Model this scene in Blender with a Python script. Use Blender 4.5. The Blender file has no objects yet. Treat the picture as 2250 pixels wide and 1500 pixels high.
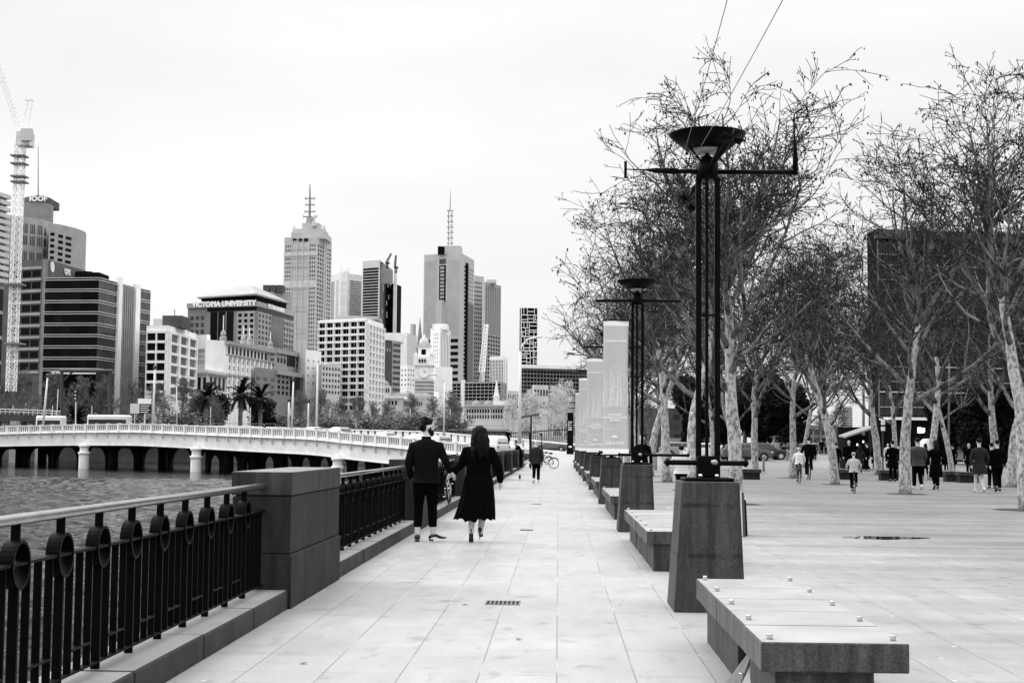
import bpy, math, random
from mathutils import Vector, Matrix, noise
V = Vector
HAZE = 0
R = math.radians
sc = bpy.context.scene
COL = sc.collection

# ------------------------------------------------------------------ camera
F = 3200.0                      # focal length in pixels of a 2250 px wide picture (51 mm lens)
EYE = V((0.0, 0.0, 1.4))        # camera held at chest height
def _cam_axes():
    a = V((102.0, 229.5, F)).normalized()        # the promenade's direction (+Y) in camera axes: x right, y down, z forward
    b = V((1.0, 0.009, 0.0))
    up = b.cross(a).normalized()
    if up.y > 0: up = -up
    xr = a.cross(up).normalized()
    if xr.x < 0: xr = -xr
    return xr, a, up                             # world X, Y, Z in camera axes
AX, AY, AZ = _cam_axes()
cam_right = V((AX.x, AY.x, AZ.x)); cam_up = -V((AX.y, AY.y, AZ.y)); cam_back = -V((AX.z, AY.z, AZ.z))
cd = bpy.data.cameras.new('camera'); cam = bpy.data.objects.new('camera', cd); COL.objects.link(cam)
cd.sensor_width = 36.0; cd.lens = 36.0 * F / 2250.0; cd.clip_start = 0.1; cd.clip_end = 9000
cam.matrix_world = Matrix.Translation(EYE) @ Matrix((cam_right, cam_up, cam_back)).transposed().to_4x4()
sc.camera = cam

# ------------------------------------------------------------------ sky, sun, exposure
ZEN = 2.9
SUN_DIR = V((-0.80, 0.42, 0.60)).normalized()     # towards the bright patch of the overcast: ahead and to the left
w = bpy.data.worlds.new('World'); sc.world = w; w.use_nodes = True
nt = w.node_tree; nt.nodes.clear()
def N(t, **k):
    n = nt.nodes.new(t)
    for a, b in k.items(): setattr(n, a, b)
    return n
def LK(a, b): nt.links.new(a, b)
wout = N('ShaderNodeOutputWorld'); bg = N('ShaderNodeBackground'); LK(bg.outputs[0], wout.inputs[0])
tc = N('ShaderNodeTexCoord')
nrm = N('ShaderNodeVectorMath', operation='NORMALIZE'); LK(tc.outputs['Generated'], nrm.inputs[0])
dot = N('ShaderNodeVectorMath', operation='DOT_PRODUCT'); LK(nrm.outputs[0], dot.inputs[0]); dot.inputs[1].default_value = SUN_DIR
mr = N('ShaderNodeMapRange', interpolation_type='SMOOTHSTEP'); LK(dot.outputs['Value'], mr.inputs[0])
mr.inputs[1].default_value = -0.7; mr.inputs[2].default_value = 0.62; mr.inputs[3].default_value = 0.52; mr.inputs[4].default_value = 0.66
cl = N('ShaderNodeTexNoise'); mp = N('ShaderNodeMapping'); mp.inputs['Scale'].default_value = (1.2, 1.2, 4.0)
LK(nrm.outputs[0], mp.inputs[0]); LK(mp.outputs[0], cl.inputs['Vector']); cl.inputs['Scale'].default_value = 1.7; cl.inputs['Detail'].default_value = 5
cr = N('ShaderNodeMapRange'); LK(cl.outputs[0], cr.inputs[0]); cr.inputs[1].default_value = .3; cr.inputs[2].default_value = .7; cr.inputs[3].default_value = .85; cr.inputs[4].default_value = 1.05
mu = N('ShaderNodeMath', operation='MULTIPLY'); LK(mr.outputs[0], mu.inputs[0]); LK(cr.outputs[0], mu.inputs[1])
sk = N('ShaderNodeTexSky', sky_type='NISHITA'); sk.sun_disc = False
sk.sun_elevation = math.asin(SUN_DIR.z); sk.sun_rotation = math.atan2(SUN_DIR.x, SUN_DIR.y); sk.dust_density = 4
bw = N('ShaderNodeRGBToBW'); LK(sk.outputs[0], bw.inputs[0])
sz = N('ShaderNodeSeparateXYZ'); LK(nrm.outputs[0], sz.inputs[0])          # overcast sky: zenith about twice as bright as the horizon
zr_ = N('ShaderNodeMapRange', interpolation_type='SMOOTHSTEP'); LK(sz.outputs['Z'], zr_.inputs[0])
zr_.inputs[1].default_value = .22; zr_.inputs[2].default_value = .95; zr_.inputs[3].default_value = 1.0; zr_.inputs[4].default_value = ZEN
mz = N('ShaderNodeMath', operation='MULTIPLY'); LK(mu.outputs[0], mz.inputs[0]); LK(zr_.outputs[0], mz.inputs[1])
m2 = N('ShaderNodeMath', operation='MULTIPLY'); LK(bw.outputs[0], m2.inputs[0]); m2.inputs[1].default_value = 0.006
ad = N('ShaderNodeMath', operation='ADD'); LK(mz.outputs[0], ad.inputs[0]); LK(m2.outputs[0], ad.inputs[1])
LK(ad.outputs[0], bg.inputs['Color']); bg.inputs['Strength'].default_value = 1.0
sl = bpy.data.lights.new('sun', 'SUN'); so = bpy.data.objects.new('sun', sl); COL.objects.link(so)
sl.energy = 1.5; sl.angle = R(28); sl.color = (1.0, 0.99, 0.98)
so.rotation_euler = SUN_DIR.to_track_quat('Z', 'Y').to_euler()
sc.view_settings.view_transform = 'Standard'; sc.view_settings.look = 'None'
sc.view_settings.exposure = 0.55; sc.view_settings.gamma = 1.0
sc.cycles.max_bounces = 6; sc.cycles.diffuse_bounces = 3; sc.cycles.glossy_bounces = 3; sc.cycles.volume_bounces = 1
sc.cycles.transparent_max_bounces = 8; sc.cycles.caustics_reflective = False; sc.cycles.caustics_refractive = False

# ------------------------------------------------------------------ helpers
def ray(px, py):
    c = V((px - 1125.0, py - 750.0, F))
    return V((c.dot(AX), c.dot(AY), c.dot(AZ)))
def at(px, py, Y):                # world point seen at a picture position, at distance Y along the promenade
    d = ray(px, py); return EYE + d * (Y / d.y)
def atz(px, py, z=0.0):           # world point seen at a picture position, at height z
    d = ray(px, py); return EYE + d * ((z - EYE.z) / d.z)
def gz(Y): return 0.0 if Y < 95 else min(0.0105 * (Y - 95), 0.75)

def tag(o, label=None, cat=None, group=None, kind=None):
    if label: o['label'] = label
    if cat: o['category'] = cat
    if group: o['group'] = group
    if kind: o['kind'] = kind
    return o
def thing(name, label, cat, loc=(0, 0, 0), rz=0.0, group=None):
    o = bpy.data.objects.new(name, None); COL.objects.link(o)
    o.location = loc; o.rotation_euler = (0, 0, rz); o.empty_display_size = .2
    return tag(o, label, cat, group)
def copy_tree(o, parent=None):
    c = o.copy(); COL.objects.link(c); c.parent = parent
    for ch in CHILD.get(o, ()):
        CHILD.setdefault(c, []).append(copy_tree(ch, c))
    return c
CHILD = {}

class MB:
    def __init__(s): s.v = []; s.f = []
    def add(s, vs, fs):
        k = len(s.v); s.v += [tuple(p) for p in vs]; s.f += [tuple(i + k for i in f) for f in fs]; return s
    def hexa(s, c):               # 8 corners: bottom ring then top ring
        return s.add(c, [(3, 2, 1, 0), (4, 5, 6, 7), (0, 1, 5, 4), (1, 2, 6, 5), (2, 3, 7, 6), (3, 0, 4, 7)])
    def box(s, x0, x1, y0, y1, z0, z1):
        return s.hexa([(x0, y0, z0), (x1, y0, z0), (x1, y1, z0), (x0, y1, z0), (x0, y0, z1), (x1, y0, z1), (x1, y1, z1), (x0, y1, z1)])
    def bbox(s, x0, x1, y0, y1, z0, z1, b=.01):   # box with chamfered edges
        hs = []
        P = []
        for z, i in ((z0, b), (z0 + b, 0), (z1 - b, 0), (z1, b)):
            for (x, y) in ((x0 + b, y0 + i), (x1 - b, y0 + i), (x1 - i, y0 + b), (x1 - i, y1 - b), (x1 - b, y1 - i), (x0 + b, y1 - i), (x0 + i, y1 - b), (x0 + i, y0 + b)):
                P.append((x, y, z))
        f = [tuple(range(7, -1, -1)), tuple(range(24, 32))]
        for k in range(3):
            for j in range(8):
                f.append((k * 8 + j, k * 8 + (j + 1) % 8, k * 8 + 8 + (j + 1) % 8, k * 8 + 8 + j))
        return s.add(P, f)
    def obox(s, c, ux, uy, hx, hy, z0, z1):       # oriented box: centre c, unit axes ux, uy, half sizes
        c = V((c[0], c[1], 0)); a = V((ux[0], ux[1], 0)) * hx; b = V((uy[0], uy[1], 0)) * hy
        q = [c - a - b, c + a - b, c + a + b, c - a + b]
        return s.hexa([(p.x, p.y, z0) for p in q] + [(p.x, p.y, z1) for p in q])
    def prism(s, poly, z0, z1):
        n = len(poly)
        return s.add([(p[0], p[1], z0) for p in poly] + [(p[0], p[1], z1) for p in poly],
                     [tuple(range(n - 1, -1, -1)), tuple(range(n, 2 * n))] + [(i, (i + 1) % n, n + (i + 1) % n, n + i) for i in range(n)])
    def tube(s, pts, rad, n=8, cap=True, sq=None):
        pts = [V(p) for p in pts]
        if not hasattr(rad, '__len__'): rad = [rad] * len(pts)
        t = (pts[1] - pts[0]).normalized()
        u = t.cross(V((0, 0, 1)))
        if u.length < 1e-3: u = t.cross(V((1, 0, 0)))
        u.normalize(); vs = []; m = len(pts)
        for i, p in enumerate(pts):
            t = (pts[min(i + 1, m - 1)] - pts[max(i - 1, 0)])
            if t.length < 1e-9: t = V((0, 0, 1))
            t.normalize()
            u = u - t * u.dot(t)
            if u.length < 1e-6: u = t.orthogonal()
            u.normalize(); w_ = t.cross(u)
            for k in range(n):
                a = 2 * math.pi * (k + .5) / n
                kk = 1.0 if sq is None else sq
                vs.append(p + u * math.cos(a) * rad[i] + w_ * math.sin(a) * rad[i] * kk)
        fs = [(i * n + k, i * n + (k + 1) % n, (i + 1) * n + (k + 1) % n, (i + 1) * n + k) for i in range(m - 1) for k in range(n)]
        if cap: fs += [tuple(range(n - 1, -1, -1)), tuple((m - 1) * n + k for k in range(n))]
        return s.add(vs, fs)
    def rtube(s, pts, rad, n=10):                 # tube with rounded ends
        pts = [V(p) for p in pts]
        if not hasattr(rad, '__len__'): rad = [rad] * len(pts)
        a = (pts[0] - pts[1]).normalized(); b = (pts[-1] - pts[-2]).normalized()
        P = [pts[0] + a * rad[0] * .98, pts[0] + a * rad[0] * .7] + pts + [pts[-1] + b * rad[-1] * .7, pts[-1] + b * rad[-1] * .98]
        Q = [rad[0] * .2, rad[0] * .72] + list(rad) + [rad[-1] * .72, rad[-1] * .2]
        return s.tube(P, Q, n)
    def lathe(s, prof, c=(0, 0, 0), n=24, cap=True):
        c = V(c); vs = [(c.x + r * math.cos(2 * math.pi * k / n), c.y + r * math.sin(2 * math.pi * k / n), c.z + z) for r, z in prof for k in range(n)]
        m = len(prof)
        fs = [(i * n + k, i * n + (k + 1) % n, (i + 1) * n + (k + 1) % n, (i + 1) * n + k) for i in range(m - 1) for k in range(n)]
        if cap: fs += [tuple(range(n - 1, -1, -1)), tuple((m - 1) * n + k for k in range(n))]
        return s.add(vs, fs)
    def ell(s, c, r, n=14, m=9, rot=None):        # ellipsoid
        c = V(c); vs = []; fs = []
        for i in range(m + 1):
            ph = math.pi * i / m
            for k in range(n):
                a = 2 * math.pi * k / n
                p = V((r[0] * math.sin(ph) * math.cos(a), r[1] * math.sin(ph) * math.sin(a), -r[2] * math.cos(ph)))
                if rot: p = rot @ p
                vs.append(c + p)
        fs = [(i * n + k, i * n + (k + 1) % n, (i + 1) * n + (k + 1) % n, (i + 1) * n + k) for i in range(m) for k in range(n)]
        return s.add(vs, fs)
    def rings(s, rs, n=18):                       # horizontal elliptical rings (cx,cy,z,rx,ry), capped
        vs = []; m = len(rs)
        for (cx, cy, z, rx, ry) in rs:
            for k in range(n):
                a = 2 * math.pi * k / n; vs.append((cx + rx * math.cos(a), cy + ry * math.sin(a), z))
        fs = [(i * n + k, i * n + (k + 1) % n, (i + 1) * n + (k + 1) % n, (i + 1) * n + k) for i in range(m - 1) for k in range(n)]
        return s.add(vs, fs + [tuple(range(n - 1, -1, -1)), tuple((m - 1) * n + k for k in range(n))])
    def torus(s, c, Rr, r, n=28, m=6, axis='x'):
        c = V(c); vs = []
        for i in range(n):
            a = 2 * math.pi * i / n
            for j in range(m):
                b = 2 * math.pi * j / m; q = Rr + r * math.cos(b); h = r * math.sin(b)
                p = {'x': (h, q * math.cos(a), q * math.sin(a)), 'y': (q * math.cos(a), h, q * math.sin(a)), 'z': (q * math.cos(a), q * math.sin(a), h)}[axis]
                vs.append(c + V(p))
        return s.add(vs, [(i * m + j, ((i + 1) % n) * m + j, ((i + 1) % n) * m + (j + 1) % m, i * m + (j + 1) % m) for i in range(n) for j in range(m)])
    def build(s, name, mat, parent=None, smooth=False, world=True):
        me = bpy.data.meshes.new(name)
        if parent is not None and world:
            o = parent
            off = V((0, 0, 0))
            while o is not None: off += o.location; o = o.parent
            s.v = [(a - off.x, b - off.y, c - off.z) for a, b, c in s.v]
        me.from_pydata(s.v, [], s.f); me.update()
        if mat: me.materials.append(mat)
        if smooth: me.polygons.foreach_set('use_smooth', [True] * len(me.polygons))
        o = bpy.data.objects.new(name, me); COL.objects.link(o)
        if parent is not None: o.parent = parent; CHILD.setdefault(parent, []).append(o)
        return o
def child(o, parent):
    o.parent = parent; CHILD.setdefault(parent, []).append(o); return o
def remesh(mb, name, mat, parent, vox=.01, smooth=3, fac=.5):   # fuse overlapping shapes into one continuous surface
    me = bpy.data.meshes.new(name); me.from_pydata(mb.v, [], mb.f); me.update()
    t = bpy.data.objects.new('temp', me); COL.objects.link(t)
    m = t.modifiers.new('r', 'REMESH'); m.mode = 'VOXEL'; m.voxel_size = vox
    if smooth:
        q = t.modifiers.new('s', 'SMOOTH'); q.iterations = smooth; q.factor = fac
    dg = bpy.context.evaluated_depsgraph_get()
    me2 = bpy.data.meshes.new_from_object(t.evaluated_get(dg)); me2.name = name
    bpy.data.objects.remove(t); me2.materials.clear(); me2.materials.append(mat)
    me2.polygons.foreach_set('use_smooth', [True] * len(me2.polygons))
    o = bpy.data.objects.new(name, me2); COL.objects.link(o)
    return child(o, parent) if parent is not None else o
def text(s, size, mat, parent, M, name='lettering', ext=.01, align='CENTER', bold=0.0, spacing=1.0):
    cu = bpy.data.curves.new('t', 'FONT'); cu.body = s; cu.size = size; cu.extrude = ext; cu.align_x = align; cu.align_y = 'CENTER'
    cu.offset = bold; cu.space_character = spacing; cu.space_line = .9
    t = bpy.data.objects.new('temp', cu); COL.objects.link(t)
    dg = bpy.context.evaluated_depsgraph_get(); me = bpy.data.meshes.new_from_object(t.evaluated_get(dg)); bpy.data.objects.remove(t)
    me.materials.clear(); me.materials.append(mat)
    off = V((0, 0, 0)); o = parent
    while o is not None: off += o.location; o = o.parent
    me.transform(Matrix.Translation(-off) @ M)
    o = bpy.data.objects.new(name, me); COL.objects.link(o)
    return child(o, parent)

# ------------------------------------------------------------------ materials (all neutral greys: the photograph is black and white)
MATS = {}
def mat(name, v, rough=.6, metal=0.0, var=.12, scale=3.0, bump=0.0, spec=.5, streak=0.0, rnd=0.0, lo=None):
    if name in MATS: return MATS[name]
    m = bpy.data.materials.new(name); m.use_nodes = True; t = m.node_tree; b = t.nodes['Principled BSDF']
    b.inputs['Roughness'].default_value = rough; b.inputs['Metallic'].default_value = metal; b.inputs['Specular IOR Level'].default_value = spec
    co = t.nodes.new('ShaderNodeTexCoord')
    no = t.nodes.new('ShaderNodeTexNoise'); no.inputs['Scale'].default_value = scale; no.inputs['Detail'].default_value = 6
    if streak:
        ma = t.nodes.new('ShaderNodeMapping'); ma.inputs['Scale'].default_value = (1, 1, streak)
        t.links.new(co.outputs['Object'], ma.inputs[0]); t.links.new(ma.outputs[0], no.inputs['Vector'])
    else: t.links.new(co.outputs['Object'], no.inputs['Vector'])
    mr = t.nodes.new('ShaderNodeMapRange'); mr.inputs[1].default_value = .3; mr.inputs[2].default_value = .7
    mr.inputs[3].default_value = v * (1 - var); mr.inputs[4].default_value = v * (1 + var)
    t.links.new(no.outputs[0], mr.inputs[0]); out = mr.outputs[0]
    if rnd:
        oi = t.nodes.new('ShaderNodeObjectInfo'); m3 = t.nodes.new('ShaderNodeMapRange')
        m3.inputs[3].default_value = 1 - rnd; m3.inputs[4].default_value = 1 + rnd; t.links.new(oi.outputs['Random'], m3.inputs[0])
        mm = t.nodes.new('ShaderNodeMath'); mm.operation = 'MULTIPLY'; t.links.new(out, mm.inputs[0]); t.links.new(m3.outputs[0], mm.inputs[1]); out = mm.outputs[0]
    t.links.new(out, b.inputs['Base Color'])
    if bump:
        bp = t.nodes.new('ShaderNodeBump'); bp.inputs['Strength'].default_value = bump; bp.inputs['Distance'].default_value = .02
        t.links.new(no.outputs[0], bp.inputs['Height']); t.links.new(bp.outputs[0], b.inputs['Normal'])
    MATS[name] = m; return m

iron = mat('black_iron', .002, .45, 0, .3, 12, .15, spec=.06)
rail_top = mat('worn_handrail', .34, .22, .85, .15, 6)
steel = mat('stainless_steel', .6, .25, 1.0, .1)
glass = mat('window_glass', .005, .2, 0, .5, .2, spec=.07, rnd=.8)
glass_mid = mat('grey_window_glass', .06, .15, 0, .4, .15, spec=.3, rnd=.5)
glass_pale = mat('pale_window_glass', .45, .2, 0, .2, .15, spec=.5, rnd=.25)
white_wall = mat('white_concrete', .88, .75, 0, .08, .3)
pale_wall = mat('pale_concrete', .60, .75, 0, .1, .3)
grey_wall = mat('grey_concrete', .34, .75, 0, .12, .3)
mid_wall = mat('mid_grey_stone', .22, .75, 0, .15, .3)
dark_wall = mat('dark_brick', .06, .8, 0, .25, .5)
black_wall = mat('black_cladding', .006, .8, 0, .3, .4, spec=.05)
skin = mat('skin', .55, .5, 0, .08, 20)
cloth_black = mat('black_cloth', .002, .95, 0, .4, 40, .3, spec=.04)
cloth_suit = mat('black_suit_wool', .005, .95, 0, .35, 60, .2, spec=.06)
cloth_dark = mat('dark_grey_cloth', .02, .9, 0, .3, 30, .2, spec=.15)
cloth_grey = mat('grey_cloth', .12, .9, 0, .2, 30, .2, spec=.2)
cloth_white = mat('white_cloth', .75, .9, 0, .08, 30, .2)
hair_dark = mat('black_hair', .003, .5, 0, .4, 60, .3, spec=.10)
hair_white = mat('white_hair', .6, .7, 0, .2, 60, .3)
leather = mat('black_leather', .006, .25, 0, .2, 10, spec=.5)
rubber = mat('black_rubber', .012, .8, 0, .2, 20)

def stone_mat(name, v, rough, var=.25, stain=True, bumpS=.25, top=None, bands=False):
    m = bpy.data.materials.new(name); m.use_nodes = True; t = m.node_tree; b = t.nodes['Principled BSDF']; b.inputs['Specular IOR Level'].default_value = .3
    co = t.nodes.new('ShaderNodeTexCoord'); geo = t.nodes.new('ShaderNodeNewGeometry')
    n1 = t.nodes.new('ShaderNodeTexNoise'); n1.inputs['Scale'].default_value = 2.2; n1.inputs['Detail'].default_value = 8
    n2 = t.nodes.new('ShaderNodeTexNoise'); n2.inputs['Scale'].default_value = 90; n2.inputs['Detail'].default_value = 3
    n3 = t.nodes.new('ShaderNodeTexNoise'); n3.inputs['Scale'].default_value = 5; n3.inputs['Detail'].default_value = 6
    ma = t.nodes.new('ShaderNodeMapping'); ma.inputs['Scale'].default_value = (3, 3, .35)
    t.links.new(co.outputs['Object'], ma.inputs[0]); t.links.new(ma.outputs[0], n3.inputs['Vector'])
    for n in (n1, n2): t.links.new(geo.outputs['Position'], n.inputs['Vector'])
    def MR(src, a, b_, c, d):
        q = t.nodes.new('ShaderNodeMapRange'); t.links.new(src, q.inputs[0])
        for i, x in enumerate((a, b_, c, d)): q.inputs[1 + i].default_value = x
        return q.outputs[0]
    def MUL(a, c):
        q = t.nodes.new('ShaderNodeMath'); q.operation = 'MULTIPLY'; t.links.new(a, q.inputs[0])
        if hasattr(c, 'links'): t.links.new(c, q.inputs[1])
        else: q.inputs[1].default_value = c
        return q.outputs[0]
    a = MR(n1.outputs[0], .3, .7, v * (1 - var), v * (1 + var))
    a = MUL(a, MR(n2.outputs[0], .32, .68, .62, 1.45))
    if stain: a = MUL(a, MR(n3.outputs[0], .35, .62, .50, 1.25))
    nz = t.nodes.new('ShaderNodeTexNoise'); nz.inputs['Scale'].default_value = 7; nz.inputs['Detail'].default_value = 9; nz.inputs['Roughness'].default_value = .7; t.links.new(geo.outputs['Position'], nz.inputs['Vector'])
    a = MUL(a, MR(nz.outputs[0], .58, .70, 1.0, 1.6)); a = MUL(a, MR(nz.outputs[0], .30, .38, .6, 1.0))
    ri = MR(geo.outputs['Random Per Island'], 0, 1, .78, 1.28); a = MUL(a, ri)
    if bands:      # tide-like stain lines with a ragged edge
        sz_ = t.nodes.new('ShaderNodeSeparateXYZ'); t.links.new(geo.outputs['Position'], sz_.inputs[0])
        for zb_ in (.905, .475):
            q = t.nodes.new('ShaderNodeMath'); q.operation = 'SUBTRACT'; t.links.new(sz_.outputs['Z'], q.inputs[0]); q.inputs[1].default_value = zb_
            q2 = t.nodes.new('ShaderNodeMath'); q2.operation = 'ABSOLUTE'; t.links.new(q.outputs[0], q2.inputs[0])
            f = MUL(MR(q2.outputs[0], .008, .03, 1, 0), MR(nz.outputs[0], .42, .56, 0, 1)); g_ = t.nodes.new('ShaderNodeMath'); g_.operation = 'SUBTRACT'; g_.inputs[0].default_value = 1; t.links.new(MUL(f, .7), g_.inputs[1]); a = MUL(a, g_.outputs[0])
    if top:        # upward faces coloured paler, skylight on the tops painted into the stone
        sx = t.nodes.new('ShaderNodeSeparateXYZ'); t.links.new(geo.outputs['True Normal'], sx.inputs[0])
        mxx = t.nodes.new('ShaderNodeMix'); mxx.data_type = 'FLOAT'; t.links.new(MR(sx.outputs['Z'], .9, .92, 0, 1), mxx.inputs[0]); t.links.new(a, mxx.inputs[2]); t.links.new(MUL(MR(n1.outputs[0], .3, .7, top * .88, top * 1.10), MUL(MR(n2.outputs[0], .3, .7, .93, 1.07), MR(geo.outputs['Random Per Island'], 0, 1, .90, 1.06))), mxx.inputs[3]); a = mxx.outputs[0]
    t.links.new(a, b.inputs['Base Color'])
    t.links.new(MR(n1.outputs[0], .3, .7, rough - .08, rough + .1), b.inputs['Roughness'])
    bp = t.nodes.new('ShaderNodeBump'); bp.inputs['Strength'].default_value = bumpS; bp.inputs['Distance'].default_value = .004
    t.links.new(n2.outputs[0], bp.inputs['Height']); t.links.new(bp.outputs[0], b.inputs['Normal'])
    MATS[name] = m; return m
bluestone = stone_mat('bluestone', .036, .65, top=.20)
bluestone_top = stone_mat('bluestone_slab', .30, .42, .15, False)
bluestone_dark = stone_mat('dark_bluestone', .014, .7)
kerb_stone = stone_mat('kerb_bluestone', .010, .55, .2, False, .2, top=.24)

def paving_mat():
    m = bpy.data.materials.new('bluestone_paving'); m.use_nodes = True; t = m.node_tree; b = t.nodes['Principled BSDF']
    L = t.links.new
    def nn(k, **kw):
        n = t.nodes.new(k)
        for a, c in kw.items(): setattr(n, a, c)
        return n
    geo = nn('ShaderNodeNewGeometry'); sp = nn('ShaderNodeSeparateXYZ'); L(geo.outputs['Position'], sp.inputs[0])
    cb = nn('ShaderNodeCombineXYZ'); L(sp.outputs['Y'], cb.inputs['X']); L(sp.outputs['X'], cb.inputs['Y'])
    br = nn('ShaderNodeTexBrick'); L(cb.outputs[0], br.inputs['Vector'])
    br.offset = .37; br.offset_frequency = 2; br.inputs['Scale'].default_value = 1.0; br.inputs['Brick Width'].default_value = 1.13
    br.inputs['Row Height'].default_value = .4775; br.inputs['Mortar Size'].default_value = .0055; br.inputs['Mortar Smooth'].default_value = .4; br.inputs['Bias'].default_value = .1
    br.inputs['Color1'].default_value = (0, 0, 0, 1); br.inputs['Color2'].default_value = (1, 1, 1, 1); br.inputs['Mortar'].default_value = (.5, .5, .5, 1)
    def noise_(s, d=5, vec=None, sc3=None):
        n = nn('ShaderNodeTexNoise'); n.inputs['Scale'].default_value = s; n.inputs['Detail'].default_value = d
        if sc3:
            mp_ = nn('ShaderNodeMapping'); mp_.inputs['Scale'].default_value = sc3; L(geo.outputs['Position'], mp_.inputs[0]); L(mp_.outputs[0], n.inputs['Vector'])
        else: L(geo.outputs['Position'], n.inputs['Vector'])
        return n.outputs[0]
    def MR(src, a, b_, c, d):
        q = nn('ShaderNodeMapRange'); L(src, q.inputs[0])
        for i, x in enumerate((a, b_, c, d)): q.inputs[1 + i].default_value = x
        return q.outputs[0]
    def M_(op, a, c):
        q = nn('ShaderNodeMath', operation=op); L(a, q.inputs[0])
        if isinstance(c, (int, float)): q.inputs[1].default_value = c
        else: L(c, q.inputs[1])
        return q.outputs[0]
    base = MR(br.outputs['Color'], 0, 1, PAVE * .93, PAVE * 1.05)
    base = M_('MULTIPLY', base, MR(noise_(.45, 6), .3, .7, .92, 1.06))
    base = M_('MULTIPLY', base, MR(noise_(3.0, 8, sc3=(1.5, .5, 1)), .3, .68, .90, 1.05))
    base = M_('MULTIPLY', base, MR(noise_(40, 4), .3, .7, .90, 1.08))
    base = M_('MULTIPLY', base, MR(noise_(2.3, 9), .62, .72, 1.0, .62))           # dark blotches
    base = M_('MULTIPLY', base, MR(sp.outputs['X'], 1.4, 6.0, 1.0, .60))              # the open plaza is damper and darker
    stk = MR(noise_(1.0, 5, sc3=(.12, 1.1, 1)), .35, .65, .72, 1.22); lerp = nn('ShaderNodeMix', data_type='FLOAT'); L(MR(sp.outputs['X'], 1.4, 4.0, 0, 1), lerp.inputs[0]); lerp.inputs[2].default_value = 1; L(stk, lerp.inputs[3])
    base = M_('MULTIPLY', base, lerp.outputs[0])
    sm = MR(noise_(6.0, 9, sc3=(1, .45, 1)), .60, .72, 1.0, .74); base = M_('MULTIPLY', base, sm)
    vo = nn('ShaderNodeTexVoronoi'); vo.inputs['Scale'].default_value = 2.6; L(geo.outputs['Position'], vo.inputs['Vector'])
    spot = MR(vo.outputs['Distance'], .036, .050, 1.0, 0.0)
    # joints: dark in places, pale mortar in others
    jc = MR(noise_(.5, 3), .52, .62, .10, .50)
    mx = nn('ShaderNodeMix', data_type='FLOAT'); L(M_('MULTIPLY', br.outputs['Fac'], .66), mx.inputs[0]); L(base, mx.inputs[2]); L(jc, mx.inputs[3])
    mx2 = nn('ShaderNodeMix', data_type='FLOAT'); L(M_('MULTIPLY', spot, .7), mx2.inputs[0]); L(mx.outputs[0], mx2.inputs[2]); mx2.inputs[3].default_value = .8
    L(mx2.outputs[0], b.inputs['Base Color'])
    L(MR(noise_(.6, 4), .3, .7, .38, .52), b.inputs['Roughness'])
    h = M_('SUBTRACT', M_('MULTIPLY', noise_(25, 4), .4), M_('MULTIPLY', br.outputs['Fac'], .6))
    bp = nn('ShaderNodeBump'); bp.inputs['Strength'].default_value = .35; bp.inputs['Distance'].default_value = .006; L(h, bp.inputs['Height']); L(bp.outputs[0], b.inputs['Normal'])
    return m
PAVE = .36
paving = paving_mat()

def water_mat():
    m = bpy.data.materials.new('river_water'); m.use_nodes = True; t = m.node_tree; b = t.nodes['Principled BSDF']; L = t.links.new
    b.inputs['Base Color'].default_value = (.004, .004, .004, 1); b.inputs['Roughness'].default_value = .03; b.inputs['IOR'].default_value = 1.33; b.inputs['Specular IOR Level'].default_value = .09
    geo = t.nodes.new('ShaderNodeNewGeometry'); mp_ = t.nodes.new('ShaderNodeMapping'); mp_.inputs['Scale'].default_value = (.8, 1.0, 1)
    mp_.inputs['Rotation'].default_value = (0, 0, R(20)); L(geo.outputs['Position'], mp_.inputs[0])
    n1 = t.nodes.new('ShaderNodeTexNoise'); n1.inputs['Scale'].default_value = .85; n1.inputs['Detail'].default_value = 5; n1.inputs['Roughness'].default_value = .55; n1.inputs['Distortion'].default_value = .8
    n2 = t.nodes.new('ShaderNodeTexNoise'); n2.inputs['Scale'].default_value = .12; n2.inputs['Detail'].default_value = 3
    L(mp_.outputs[0], n1.inputs['Vector']); L(mp_.outputs[0], n2.inputs['Vector'])
    bp = t.nodes.new('ShaderNodeBump'); bp.inputs['Strength'].default_value = 1.0; bp.inputs['Distance'].default_value = .16
    L(n1.outputs[0], bp.inputs['Height']); L(bp.outputs[0], b.inputs['Normal']); return m
water_m = water_mat()
def bark_mat(name, lo, hi, sc_):
    m = bpy.data.materials.new(name); m.use_nodes = True; t = m.node_tree; b = t.nodes['Principled BSDF']; L = t.links.new
    b.inputs['Roughness'].default_value = .85; b.inputs['Specular IOR Level'].default_value = .2
    geo = t.nodes.new('ShaderNodeTexCoord'); n1 = t.nodes.new('ShaderNodeTexNoise'); n1.inputs['Scale'].default_value = sc_; n1.inputs['Detail'].default_value = 7; n1.inputs['Roughness'].default_value = .7
    ma = t.nodes.new('ShaderNodeMapping'); ma.inputs['Scale'].default_value = (1, 1, .55); L(geo.outputs['Object'], ma.inputs[0]); L(ma.outputs[0], n1.inputs['Vector'])
    q = t.nodes.new('ShaderNodeMapRange'); L(n1.outputs[0], q.inputs[0])
    for i, x in enumerate((.40, .56, lo, hi)): q.inputs[1 + i].default_value = x
    L(q.outputs[0], b.inputs['Base Color'])
    bp = t.nodes.new('ShaderNodeBump'); bp.inputs['Strength'].default_value = .5; bp.inputs['Distance'].default_value = .02; L(n1.outputs[0], bp.inputs['Height']); L(bp.outputs[0], b.inputs['Normal'])
    return m
bark = bark_mat('plane_tree_bark', .13, .50, 11.0)
limb = bark_mat('branch_bark', .022, .20, 4.0)
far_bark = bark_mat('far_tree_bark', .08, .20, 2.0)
pale_twig = bark_mat('pale_twigs', .45, .75, 2.0)
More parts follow.
